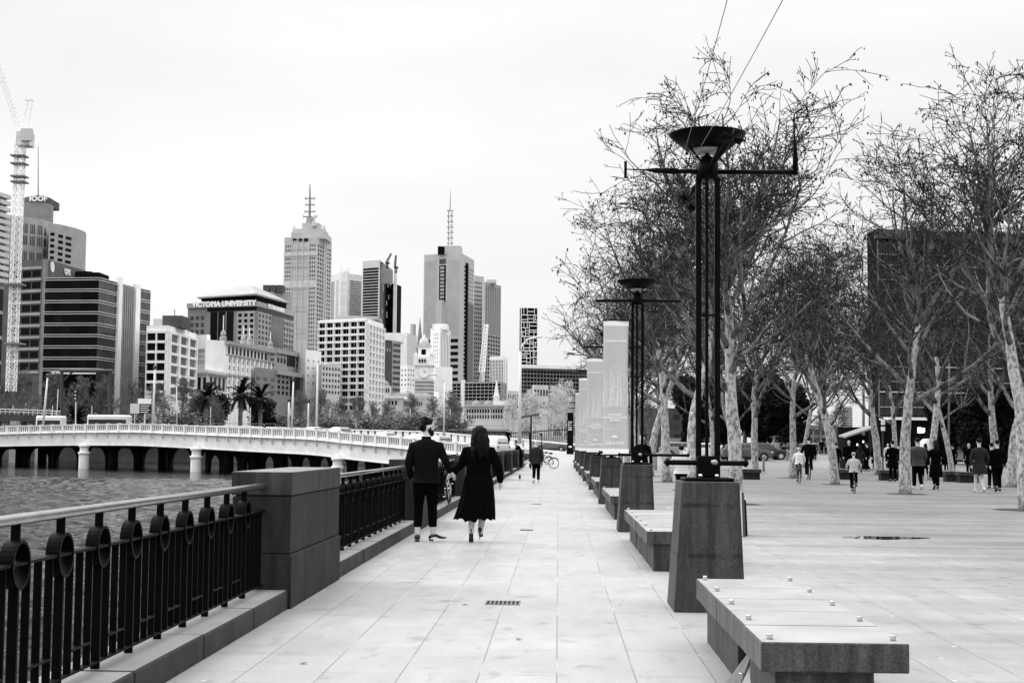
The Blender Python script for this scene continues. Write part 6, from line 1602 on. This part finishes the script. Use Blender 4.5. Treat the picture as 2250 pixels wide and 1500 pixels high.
c = atz(1160, 1022); bicycle('parked bicycle mostly hidden left of the white-haired man', (c.x, c.y, 0), 1.5, .33, iron, 'bicycles parked by the wall', .1)
c = at(991, 1070, 30.6); bicycle('black bicycle leaning on the river railing behind the joined hands', (-2.32, 31.3, .16), .04, .33, iron, 'bicycles parked by the wall', -.12)

# ================================================================== VEHICLES
carglass = mat('car_glass', .015, .06, 0, .2, 1, spec=.5)
def car(label, loc, rz, kind='hatch', m_=None, group=None, lights=True):
    """length along local X, nose at +X"""
    t = thing({'van': 'van'}.get(kind, 'car'), label, {'van': 'van'}.get(kind, 'car'), loc, rz, group); m_ = m_ or white_car
    if kind == 'van': L, W, H_ = 5.0, 1.9, 2.05; low = [(-2.45, .35), (-2.5, .8), (-2.48, 1.15), (1.15, 1.18), (2.1, 1.10), (2.42, .92), (2.5, .6), (2.45, .32)]; cab = [(-2.45, 1.12), (-2.42, 1.75), (-2.2, 2.0), (.75, 2.04), (1.05, 1.92), (1.75, 1.14)]
    elif kind == 'sedan': L, W, H_ = 4.6, 1.8, 1.45; low = [(-2.25, .32), (-2.32, .6), (-2.25, .95), (-1.6, 1.0), (.9, .98), (1.9, .86), (2.25, .70), (2.32, .5), (2.25, .3)]; cab = [(-1.85, .97), (-1.15, 1.36), (-.5, 1.44), (.15, 1.42), (1.1, .96)]
    else: L, W, H_ = 4.3, 1.8, 1.5; low = [(-2.08, .34), (-2.15, .65), (-2.1, .98), (-1.2, 1.02), (.85, .98), (1.75, .88), (2.1, .72), (2.16, .5), (2.1, .32)]; cab = [(-2.06, .98), (-1.75, 1.38), (-1.2, 1.50), (.1, 1.48), (.45, 1.38), (1.15, .96)]
    def loft(prof, w0, w1, z0, z1):
        st = [(-1, .93), (-.94, .985), (-.6, 1), (.6, 1), (.94, .985), (1, .93)]; n = len(prof); vs = []; cx = sum(p[0] for p in prof) / n; cz = sum(p[1] for p in prof) / n
        for (f, k) in st:
            for (x, z) in prof:
                hw = (w0 + (w1 - w0) * max(0, min(1, (z - z0) / (z1 - z0)))) / 2
                vs.append((cx + (x - cx) * (k if abs(f) > .9 else 1), f * hw, cz + (z - cz) * (k if abs(f) == 1 else 1)))
        fs = [(i * n + j, i * n + (j + 1) % n, (i + 1) * n + (j + 1) % n, (i + 1) * n + j) for i in range(5) for j in range(n)] + [tuple(range(n - 1, -1, -1)), tuple(5 * n + j for j in range(n))]
        return MB().add(vs, fs)
    b_ = loft(low, W, W * .96, .3, 1.1).build('body', m_, t, False, False)
    q = b_.modifiers.new('b', 'BEVEL'); q.width = .05; q.segments = 3; b_.data.polygons.foreach_set('use_smooth', [True] * len(b_.data.polygons))
    cb = loft(cab, W * .95, W * .72, .95, H_).build('cabin', m_, t, False, False); q = cb.modifiers.new('b', 'BEVEL'); q.width = .06; q.segments = 3; cb.data.polygons.foreach_set('use_smooth', [True] * len(cb.data.polygons))
    # side windows, windscreen and rear window as thin glass panes
    zlo, zhi = min(p[1] for p in cab) + .05, H_ - .13
    def xat(z, front):
        pr = cab if not front else cab[::-1]
        for (x0, z0), (x1, z1) in zip(pr[:-1], pr[1:]):
            if z0 <= z <= z1: return x0 + (x1 - x0) * (z - z0) / (z1 - z0 + 1e-6)
        return pr[0][0]
    def hw(z): return (W * .95 + (W * .72 - W * .95) * max(0, min(1, (z - .95) / (H_ - .95)))) / 2 + .006
    xs = [(xat(zlo, False) + .14, xat(zhi, False) + .14), (-.25 if kind != 'van' else .35, -.25 if kind != 'van' else .35), (xat(zlo, True) - .16, xat(zhi, True) - .14)]
    for sgn in (-1, 1):
        for i in (0, 1) if kind != 'van' else (1,):
            a0, a1 = xs[i][0] + (.035 if i else 0), xs[i][1] + (.035 if i else 0); c0, c1 = xs[i + 1][0] - (.035 if not i else 0), xs[i + 1][1] - (.035 if not i else 0)
            v = [(a0, sgn * hw(zlo), zlo), (c0, sgn * hw(zlo), zlo), (c1, sgn * hw(zhi), zhi), (a1, sgn * hw(zhi), zhi)]
            MB().add(v + [(x, y - sgn * .03, z) for x, y, z in v], [(0, 1, 2, 3), (7, 6, 5, 4), (0, 4, 5, 1), (1, 5, 6, 2), (2, 6, 7, 3), (3, 7, 4, 0)]).build('side_window', carglass, t, False, False)
    for fr in (True, False):
        nm = 'windscreen' if fr else 'rear_window'; zz = (zlo + .03, zhi + .02); o_ = .02 if fr else -.02
        v = [(xat(zz[0], fr) + o_, -hw(zz[0]) + .12, zz[0]), (xat(zz[0], fr) + o_, hw(zz[0]) - .12, zz[0]), (xat(zz[1], fr) + o_, hw(zz[1]) - .12, zz[1]), (xat(zz[1], fr) + o_, -hw(zz[1]) + .12, zz[1])]
        MB().add(v + [(x - o_ * 2, y, z) for x, y, z in v], [(0, 1, 2, 3), (7, 6, 5, 4), (0, 4, 5, 1), (1, 5, 6, 2), (2, 6, 7, 3), (3, 7, 4, 0)]).build(nm, carglass, t, False, False)
    for xx in (-L * .30, L * .31):
        for sgn in (-1, 1):
            yy = sgn * (W / 2 - .10)
            ar = MB(); ar.tube([(xx, sgn * (W / 2 + .008), .34), (xx, sgn * (W / 2 - .25), .34)], .39, 20); ar.build('wheel_arch', rubber, t, False, False)
            w_ = MB().tube([(xx, yy - .1, .32), (xx, yy + .115 * (1 if sgn > 0 else 1), .32)], .32, 24).build('wheel', rubber, t, False, False)
            m2 = MB().tube([(xx, sgn * (W / 2 + .022), .32), (xx, sgn * (W / 2 - .05), .32)], .20, 16)
            for k in range(5):
                a = 2 * math.pi * k / 5; m2.tube([(xx, sgn * (W / 2 + .03), .32), (xx + .2 * math.cos(a), sgn * (W / 2 + .03), .32 + .2 * math.sin(a))], .02, 4)
            m2.build('rim', steel, w_, False, False)
    for sgn in (-1, 1):
        xf = max(p[0] for p in low) - .10
        MB().ell((xf, sgn * (W / 2 - .32), .72), (.14, .20, .09), 10, 6).build('headlight', glass_pale, t, True, False)
        MB().ell((min(p[0] for p in low) + .08, sgn * (W / 2 - .22), .82), (.12, .16, .10), 10, 6).build('taillight', glass_mid, t, True, False)
        MB().ell((.75 if kind != 'van' else 1.15, sgn * (W / 2 + .09), 1.02), (.06, .10, .07), 8, 6).build('mirror', m_, t, True, False)
    MB().box(-L * .22, L * .24, -W / 2 + .15, W / 2 - .15, .2, .34).build('underbody', rubber, t, False, False)
    return t
white_car = mat('white_car_paint', .75, .25, 0, .03, 1, spec=.5); dark_car = mat('dark_car_paint', .03, .2, .0, .1, 1, spec=.6); silver_car = mat('silver_car_paint', .30, .25, .3, .05, 1, spec=.5)
def ground_at(px, Y): q = at(px, 980, Y); return (q.x, Y, profz(Y))
car('dark silver hatchback parked behind the plaza trees, facing right', ground_at(1640, 124), .05, 'hatch', mat('dark_silver_paint', .10, .22, .3, .05, 1, spec=.5))
car('black car just right behind the dark silver hatchback', ground_at(1678, 130), .1, 'hatch', dark_car)
car('white car glimpsed between the near lamp posts', ground_at(1560, 128), .05, 'sedan', white_car)
car('pale car glimpsed left of the near lamp, behind tree trunks', ground_at(1502, 131), .05, 'hatch', silver_car)
car('white van behind the walkers near the right edge', ground_at(2092, 118), .02, 'van', white_car)
car('grey car on the road at the far end of the promenade', (at(1212, 985, 195).x, 195, .68), math.pi - .1, 'sedan', mat('mid_grey_paint', .14, .22, .3, .05, 1, spec=.5))
car('second car behind the grey car near the dark banner', (at(1238, 985, 206).x, 206, .68), math.pi - .1, 'sedan', silver_car)
G5 = 'cars crossing the bridge'
for i, (px, off, kd, mm, lb) in enumerate(((792, 6, 'sedan', white_car, 'leftmost white car on the bridge, roof above the parapet'), (866, 6, 'hatch', white_car, 'second white car on the bridge left of the man in the suit'), (905, 6, 'hatch', silver_car, 'silver car on the bridge just behind the man\'s shoulder'),
                                            (1018, 7, 'van', white_car, 'white van on the bridge between the man and the woman'), (602, 9, 'sedan', white_car, 'pale car on the bridge below the palms'), (660, 9, 'hatch', silver_car, 'pale hatchback on the bridge near the lamp poles'))):
    k_ = min(range(len(BR)), key=lambda i_: abs(pxof((BR[i_][0].x, BR[i_][0].y, 0))[0] - px)); q = BR[k_][0] - outn(k_) * off * (.5 if px > 700 else .6); T = BR[k_][1]
    car(lb, (q.x, q.y, BZ[k_] - 1.2), math.atan2(T.y, T.x), kd, mm, G5)
# two white buses at the left behind the parapet
for (x0, x1, yt, d_, lb) in ((84, 142, 913, 236, 'white bus roof behind the bridge parapet, left one'), (196, 286, 911, 240, 'longer white bus roof behind the bridge parapet, right one')):
    a, c = at(x0, yt, d_), at(x1, yt, d_); t = thing('bus', lb, 'bus', ((a.x + c.x) / 2, d_, a.z - 3.1), 0, 'buses by the left end of the bridge')
    MB().bbox(a.x, c.x, d_ - 1.2, d_ + 1.2, a.z - 2.8, a.z, .25).build('body', white_car, t)
    MB().box(a.x + .3, c.x - .3, d_ - 1.215, d_ + 1.215, a.z - 1.7, a.z - .75).build('window_band', glass_mid, t)
    for xx in (a.x + 1, c.x - 1): MB().tube([(xx, d_ - 1.22, a.z - 2.7), (xx, d_ + 1.22, a.z - 2.7)], .45, 16).build('wheel', rubber, t)

# ================================================================== STREET FURNITURE AND BACKGROUND PIECES
pole_m = mat('pale_pole', .72, .5, 0, .08, 1); dark_pole = mat('dark_pole', .03, .5, 0, .2, 1)
def pole(px0, y0, px1, y1, d, label, r=.09, m_=None, arm=None, group='light poles along the bridge and bank', extra=None, name='light_pole'):
    a, c = at(px0, y0, d), at(px1, y1, d); t = thing(name, label, 'light pole', (c.x, d, c.z), 0, group); m_ = m_ or pole_m
    MB().tube([c, a], [r * 1.2, r * .75], 8).build('pole', m_, t, True)
    if arm:
        q = [at(x, y, d) for x, y in arm]; MB().tube(q, r * .5, 6).build('arm', m_, t, True); e = q[-1]
        MB().ell(e, (.45, .2, .12), 10, 6).build('lamp_head', m_, t, True)
    else: MB().lathe([(r * 1.6, -.3), (r * 1.9, -.1), (r, .25), (.01, .3)], a, 10).build('lamp_head', dark_pole, t, True)
    return t
pole(105, 824, 95, 932, 232, 'slanting pale pole at the left by the first bus', .16); pole(128, 850, 124, 932, 238, 'thin pale pole between the two buses', .06)
pole(340.5, 806, 336, 932, 222, 'tall pale light pole left of the white office block', .17); pole(388, 848, 388.5, 932, 215, 'thin pale pole with small signs in front of the white office', .08, arm=[(388, 850), (384, 846), (379, 850)])
pole(645, 832, 641, 942, 200, 'pale light pole with ball top below the terraces', .13); pole(635, 877, 634, 938, 206, 'short thick pale post left of the ball-topped pole', .14); pole(678, 879, 677, 944, 204, 'short thick pale post right of the ball-topped pole', .12)
pole(698, 800, 695.5, 948, 186, 'tall pale light pole in front of the white low blocks', .14, arm=[(698, 808), (708, 795), (716, 800)])
pole(977, 838, 975, 955, 165, 'pale light pole with curved left arm right of the man\'s head', .09, arm=[(977, 842), (970, 832), (962, 826), (952, 822)])
pole(1143.5, 772, 1141.5, 975, 162, 'tall thick pale light pole with arc arm beyond the old man', .19, arm=[(1143, 775), (1148, 758), (1160, 745), (1184, 740)])
# gantry and traffic light on the left
a, c = at(136, 814, 242), at(243, 815, 242); b0, b1 = at(136, 932, 242), at(240, 932, 242); t = thing('overhead_gantry', 'black steel gantry frame standing before the dark glass office', 'gantry', (a.x, 242, b0.z))
m = MB().tube([b0, a], .28, 6); m.build('leg', dark_pole, t); MB().tube([b1, c], .28, 6).build('leg', dark_pole, t)
m = MB().tube([a + V((-.3, 0, 0)), c + V((.3, 0, 0))], .3, 6); m.build('beam', dark_pole, t)
MB().tube([a - V((0, 0, 1.9)), a + V((2.0, 0, 0))], .16, 5).build('brace', dark_pole, t); MB().tube([c - V((0, 0, 1.9)), c + V((-2.0, 0, 0))], .16, 5).build('brace', dark_pole, t)
q = at(167, 868, 228); t = thing('traffic_light', 'traffic light on a pale post left of the gantry\'s right leg', 'traffic light', (q.x, 228, at(167, 932, 228).z))
MB().tube([at(166, 932, 228), at(167, 855, 228)], .09, 6).build('post', pole_m, t)
MB().bbox(q.x - .25, q.x + .25, 227.7, 228, q.z - .9, q.z + .9, .05).build('signal_box', black_wall, t)
for dz in (-.55, 0, .55): MB().ell((q.x, 227.68, q.z + dz), (.17, .06, .17), 12, 8).build('lens', glass_pale, t)
for (x0, x1, y0, y1, mm, lb) in ((303, 332, 875, 887, white_wall, 'blank white upper sign board on the bank by the light pole'), (286, 306, 886, 908, pale_wall, 'pale left sign board on the bank by the light pole'), (307, 331, 888, 908, black_wall, 'black sign board with white lines on the bank')):
    a, c = at(x0, y0, 226), at(x1, y1, 226); t = thing('sign_board', lb, 'sign board', ((a.x + c.x) / 2, 226, at(x0, 935, 226).z), 0, 'sign boards on the bank')
    MB().box(a.x, c.x, 226, 226.1, c.z, a.z).build('board', mm, t); MB().tube([((a.x + c.x) / 2, 226.15, at(x0, 935, 226).z), ((a.x + c.x) / 2, 226.15, c.z + .1)], .06, 5).build('post', pole_m, t)
    if mm is black_wall:
        m = MB()
        for k in range(4): m.box(a.x + .15, c.x - .15 - .2 * (k % 2), 225.98, 225.995, a.z - .28 - .33 * k, a.z - .17 - .33 * k)
        m.build('sign_lines', white_wall, t)
# elevated road at the far left, embankment walls, viaduct behind the bridge
a, c = at(-60, 896, 255), at(133, 903, 262); t = thing('elevated_road', 'dark elevated roadway with thin railing at the far left', 'viaduct', (a.x, 256, 0))
m = MB().add([(a.x, 255, a.z - 2.3), (c.x, 262, c.z - 2.0), (c.x, 270, c.z - 2.0), (a.x, 263, a.z - 2.3), (a.x, 255, a.z - .9), (c.x, 262, c.z - .9), (c.x, 270, c.z - .9), (a.x, 263, a.z - .9)], [(3, 2, 1, 0), (4, 5, 6, 7), (0, 1, 5, 4), (1, 2, 6, 5), (2, 3, 7, 6), (3, 0, 4, 7)]); m.build('deck', dark_wall, t)
m = MB().tube([(a.x, 254.9, a.z), (c.x, 261.9, c.z)], .08, 5); m.tube([(a.x, 254.9, a.z - .45), (c.x, 261.9, c.z - .45)], .06, 5)
for k in range(20): f = k / 19; m.tube([(a.x + (c.x - a.x) * f, 254.9 + 7 * f, a.z + (c.z - a.z) * f - .9), (a.x + (c.x - a.x) * f, 254.9 + 7 * f, a.z + (c.z - a.z) * f)], .05, 4)
m.build('railing', pole_m, t)
for f in (.1, .45, .8): MB().box(a.x + (c.x - a.x) * f, a.x + (c.x - a.x) * f + 1.2, 257, 262, -3, a.z - 2.2).build('column', grey_wall, t)
a, c = at(-80, 934, 292), at(1120, 940, 282); t = thing('railway_viaduct', 'long low grey brick railway viaduct behind the bridge and bare trees', 'viaduct', ((a.x + c.x) / 2, 288, .5))
m = MB().box(a.x, c.x, 286, 296, -2.6, 4.3); m.build('wall', mat('viaduct_brick', .12, .85, 0, .35, .25, .3), t)
m = MB().box(a.x, c.x, 285.7, 286, 4.2, 4.6); m.box(a.x, c.x, 285.8, 285.9, 5.2, 5.3)
m.build('parapet', grey_wall, t)
for k in range(24): x = a.x + 2.5 + (c.x - a.x - 5) * k / 23; MB().box(x - 1.3, x + 1.3, 285.9, 286.05, .3, 3.0).build('arch_recess', black_wall, t)
for k in range(14): x = a.x + 4 + (c.x - a.x - 8) * k / 13; MB().tube([(x, 287, 4.3), (x, 287, 8.5)], .09, 5).build('line_pole', pole_m, t)
def bush(px0, px1, yt, d_, lb, m_, sd):
    a, c = at(px0, yt, d_), at(px1, yt, d_); h = a.z - .5; leafy('bush', lb, ((a.x + c.x) / 2, d_, .5 + h / 2), (c.x - a.x) / 2, 2.5, h / 2, .5, 2600, m_, .32, sd, 'bushes on the far bank', 'bush', False)
bush_m = mat('grey_foliage', .17, .8, 0, .5, 3, spec=.1)
for i, (x0, x1, yt) in enumerate(((0, 130, 888), (110, 250, 895), (240, 350, 905), (340, 470, 900), (600, 700, 908), (690, 800, 905), (780, 880, 908), (860, 960, 906), (940, 1040, 905))):
    bush(x0, x1, yt, 279 + i, '%s grey leafless bush from the left behind the bridge' % ORD[i], bush_m, 40 + i)
# viaduct railing rising to the right beyond the road
a, c = at(1092, 952, 226), at(1500, 924, 226); z0a, z0c = at(1092, 975, 226).z, at(1500, 968, 226).z; t = thing('viaduct_railing', 'long black-topped bar railing rising to the right beyond the road', 'railing', (a.x, 226, z0a - 1))
MB().hexa([(a.x, 225.9, a.z - .16), (c.x, 225.9, c.z - .16), (c.x, 226.2, c.z - .16), (a.x, 226.2, a.z - .16), (a.x, 225.9, a.z), (c.x, 225.9, c.z), (c.x, 226.2, c.z), (a.x, 226.2, a.z)]).build('top_rail', dark_pole, t)
MB().hexa([(a.x, 225.8, .4), (c.x, 225.8, .4), (c.x, 226.6, .4), (a.x, 226.6, .4), (a.x, 225.8, z0a), (c.x, 225.8, z0c), (c.x, 226.6, z0c), (a.x, 226.6, z0a)]).build('base_wall', grey_wall, t)
n = 84
for k in range(n): f = (k + .5) / n; x = a.x + (c.x - a.x) * f; MB().box(x - .05, x + .05, 226, 226.1, z0a + (z0c - z0a) * f, a.z + (c.z - a.z) * f - .1).build('bar', dark_pole, t)
MB().box(a.x, c.x, 227.4, 227.6, .4, 3.0).build('backing_wall', pale_wall, t)
# info frame and solar pole at the end of the path
a, c = at(1163, 951, 96), at(1191, 1022, 96); t = thing('information_frame', 'tall thin dark information frame beside the parked bicycles', 'sign frame', ((a.x + c.x) / 2, 96, 0))
MB().box(a.x, c.x, 95.9, 96.1, a.z - .18, a.z).build('top_panel', iron, t)
for x in (a.x + .03, c.x - .03): MB().box(x - .03, x + .03, 95.95, 96.05, 0, a.z - .18).build('post', iron, t)
MB().box(a.x + .14, c.x - .14, 95.88, 95.895, a.z - .13, a.z - .06).build('sign_strip', white_wall, t)
a = at(1167, 915, 90); t = thing('solar_pole', 'thin black pole with small slanted solar panel on top', 'pole', (a.x, 90, 0))
MB().tube([(a.x, 90, 0), a], .05, 8).build('pole', iron, t); MB().hexa([(a.x - .6, 89.8, a.z - .12), (a.x + .5, 89.8, a.z + .1), (a.x + .5, 90.3, a.z + .2), (a.x - .6, 90.3, a.z), (a.x - .6, 89.8, a.z - .08), (a.x + .5, 89.8, a.z + .14), (a.x + .5, 90.3, a.z + .24), (a.x - .6, 90.3, a.z + .04)]).build('solar_panel', iron, t)
# plaza benches, bollards, murals, kiosk, posts
for i, (x0, x1, py, lb) in enumerate(((1632, 1671, 1053, 'dark stone plaza bench behind the near lamp, beside tree trunks'), (1843, 1873, 1053, 'dark stone plaza bench behind the nearest riding child'), (1934, 1978, 1055, 'dark stone plaza bench left of the leaning trunk'), (2078, 2107, 1058, 'dark stone plaza bench left half in front of the white van'), (2108, 2150, 1060, 'dark stone plaza bench right half in front of the white van'))):
    a, c = atz(x0, py), atz(x1, py); t = thing('plaza_bench', lb, 'bench', ((a.x + c.x) / 2, a.y, 0), 0, 'dark stone plaza benches')
    MB().bbox(a.x, c.x, a.y, a.y + .75, .30, .46, .01).build('seat_slab', bluestone, t); MB().box(a.x + .06, c.x - .06, a.y + .08, a.y + .65, 0, .30).build('base', bluestone_dark, t)
for i, (px, py, lb) in enumerate(((1678, 1036, 'pale bollard right of the plaza bench behind the near lamp'), (1441, 1032, 'slim pale bollard right of the second lamp'), (1730, 1020, 'slim dark-topped bollard by the street, left of the riders'), (1548, 1030, 'slim bollard between the near lamp posts'))):
    c = atz(px, py); z = profz(c.y); t = thing('bollard', lb, 'bollard', (c.x, c.y, z), 0, 'bollards along the plaza'); MB().lathe([(.075, 0), (.075, .92), (.06, .97), (.001, .98)], (c.x, c.y, z), 14).build('shaft', mat('bollard_steel', .35, .35, .5, .1, 3), t, True); MB().lathe([(.078, .80), (.078, .85)], (c.x, c.y, z), 14).build('band', iron, t, True)
mural = mat('pale_mural_wall', .40, .8, 0, .15, .6)
for (x0, x1, yt, d_, lb, sd) in ((1462, 1535, 962, 135, 'low pale mural wall with black zigzag strokes behind left trees', 1), (1640, 1706, 976, 136, 'low grey mural wall behind the black car', 2), (1704, 1796, 972, 134, 'low pale mural wall with black strokes in mid plaza background', 3)):
    a, c = at(x0, yt, d_), at(x1, yt, d_); t = thing('mural_wall', lb, 'mural wall', ((a.x + c.x) / 2, d_, .4), 0, 'mural walls by the street'); MB().box(a.x, c.x, d_, d_ + .4, .3, a.z).build('wall', mural if sd != 2 else grey_wall, t)
    r_ = random.Random(sd); m = MB()
    for k in range(9):
        x = r_.uniform(a.x + .3, c.x - .8); z = r_.uniform(.9, a.z - .35); h = .05
        for (dx, dz, w_, hh) in ((0, 0, .5, .07), (.43, -.3, .07, .3), (.43, -.3, .4, .07)): m.box(x + dx, x + dx + w_, d_ - .012, d_ - .004, z + dz, z + dz + hh)
    m.build('zigzag_strokes', black_wall, t)
a, c = at(1852, 976, 98), at(1892, 962, 98); t = thing('kiosk', 'small kiosk with slanted pale awning in front of the dark building', 'kiosk', ((a.x + c.x) / 2, 98, 0))
MB().box(a.x + .4, c.x + .6, 98.5, 102, 0, 2.3).build('booth', black_wall, t)
MB().hexa([(a.x, 97, 2.1), (c.x + .7, 97, 2.75), (c.x + .7, 99.5, 2.85), (a.x, 99.5, 2.2), (a.x, 97, 2.2), (c.x + .7, 97, 2.87), (c.x + .7, 99.5, 2.97), (a.x, 99.5, 2.3)]).build('awning', grey_wall, t)
m = MB()
for k in range(3): m.box(a.x + .6 + k * .4, a.x + .7 + k * .4, 98.44, 98.49, 1.4 + .2 * (k % 3), 1.55 + .2 * (k % 3))
m.build('menu_lights', shoplight, t)
a = at(1939, 905, 92); t = thing('sign_post', 'pole with two white sign boxes left of the leaning trunk', 'sign post', (a.x, 92, 0))
MB().tube([(a.x, 92, 0), (a.x, 92, a.z - .2)], .05, 8).build('pole', dark_pole, t)
for y0, y1 in ((920, 933), (937, 946)): p0, p1 = at(1936, y0, 91.9), at(1944, y1, 91.9); MB().box(p0.x, p1.x, 91.8, 91.95, p1.z, p0.z).build('sign_box', white_wall, t)
pole(2086, 720, 2084, 1020, 96, 'thin grey lamp pole in front of the dark building', .06, mat('grey_pole', .2, .5, 0, .1, 1), group='poles in the plaza')
pole(1898, 760, 1897, 1012, 108, 'grey pole left of the dark building corner', .10, mat('grey_pole', .2), group='poles in the plaza')
# street side beyond the plaza: low walls, shop row, far trees
b = Bld('street_building', 'dark low street building behind the plaza evergreens', [(1380, 900), (1390, 895), (1560, 898)], 1, 190, dark_wall, 18); b.grid(1, 8, 3, b.zpix(1, 970), b.zt - .5, glass_mid, .6, .5); b.done()
b = Bld('street_building', 'grey low building between the evergreens and the dark block', [(1690, 935), (1700, 930), (1850, 936)], 1, 200, mid_wall, 18); b.grid(1, 9, 2, b.zpix(1, 975), b.zt - .4, glass, .7, .6); b.done()
b = Bld('street_building', 'dark gateway-like low building left of the big dark block', [(1838, 942), (1842, 938), (1925, 938)], 1, 160, black_wall, 12); b.grid(1, 4, 1, .8, b.zt - .8, glass_mid, .6, .8); b.done()
for i, (px, yt, d_) in enumerate(((1715, 880, 170), (1800, 905, 175), (1835, 890, 180), (1425, 880, 160), (1385, 870, 175))):
    a = at(px, yt, d_); place_tree(FT[i % 3], a.x, d_, .7, i * 1.9, (a.z - .7) / 11.5, '%s small bare tree along the street beyond the plaza' % ORD[i], 'bare trees along the street', 'bare_tree')
# pigeon on the path
c = atz(1142, 1055); t = thing('pigeon', 'small dark pigeon standing on the path between woman and old man', 'bird', (c.x, c.y, 0))
m = MB(); m.ell((c.x, c.y, .13), (.055, .12, .06), 12, 8); m.ell((c.x, c.y + .10, .22), (.028, .032, .032), 10, 8); m.rtube([(c.x, c.y + .07, .15), (c.x, c.y + .10, .21)], [.04, .025], 8); m.tube([(c.x, c.y - .08, .12), (c.x, c.y - .20, .10)], [.04, .02], 6); m.tube([(c.x, c.y + .12, .22), (c.x, c.y + .155, .213)], [.008, .003], 5)
for sx in (-.02, .02): m.tube([(c.x + sx, c.y, .0), (c.x + sx, c.y, .09)], .006, 5)
m.build('body', cloth_dark, t, True)
# fallen leaves on the paving near the camera
lm = mat('dead_leaf', .03, .9, 0, .4, 20); r_ = random.Random(12)
for k, (px, py, lb) in enumerate(((1022, 1329, 'small curled dark leaf on the paving just left of the nearest drain grate'), (525, 1398, 'dark fallen leaf on the paving beside the kerb of the river wall'), (668, 1458, 'dark fallen leaf on the paving near the bottom edge, left of centre'), (1140, 1405, 'tiny dark fallen leaf on the path below the nearest drain grate'))):
    c = atz(px, py); s_ = .022; a = r_.uniform(0, 6); t = []
    for (u, v_, h) in ((1.6, 0, .004), (.6, .55, .010), (-.5, .45, .012), (-1.3, 0, .006), (-.4, -.5, .009), (.7, -.45, .007)): t.append((c.x + s_ * (u * math.cos(a) - v_ * math.sin(a)), c.y + s_ * (u * math.sin(a) + v_ * math.cos(a)), h))
    t.append((c.x, c.y, .005)); o = MB().add(t, [(6, i_, (i_ + 1) % 6) for i_ in range(6)]).build('fallen_leaf', lm); tag(o, lb, 'leaf', 'fallen leaves on the paving')

# ================================================================== AIR
if HAZE:
    m = bpy.data.materials.new('haze'); m.use_nodes = True; nt_ = m.node_tree; nt_.nodes.clear(); o_ = nt_.nodes.new('ShaderNodeOutputMaterial'); v_ = nt_.nodes.new('ShaderNodeVolumePrincipled')
    v_.inputs['Color'].default_value = (.95, .95, .95, 1); v_.inputs['Density'].default_value = HAZE; v_.inputs['Anisotropy'].default_value = .3; nt_.links.new(v_.outputs[0], o_.inputs['Volume'])
    tag(MB().box(-3600, 3600, -80, 4600, -4.2, 270).build('haze', m), kind='stuff')
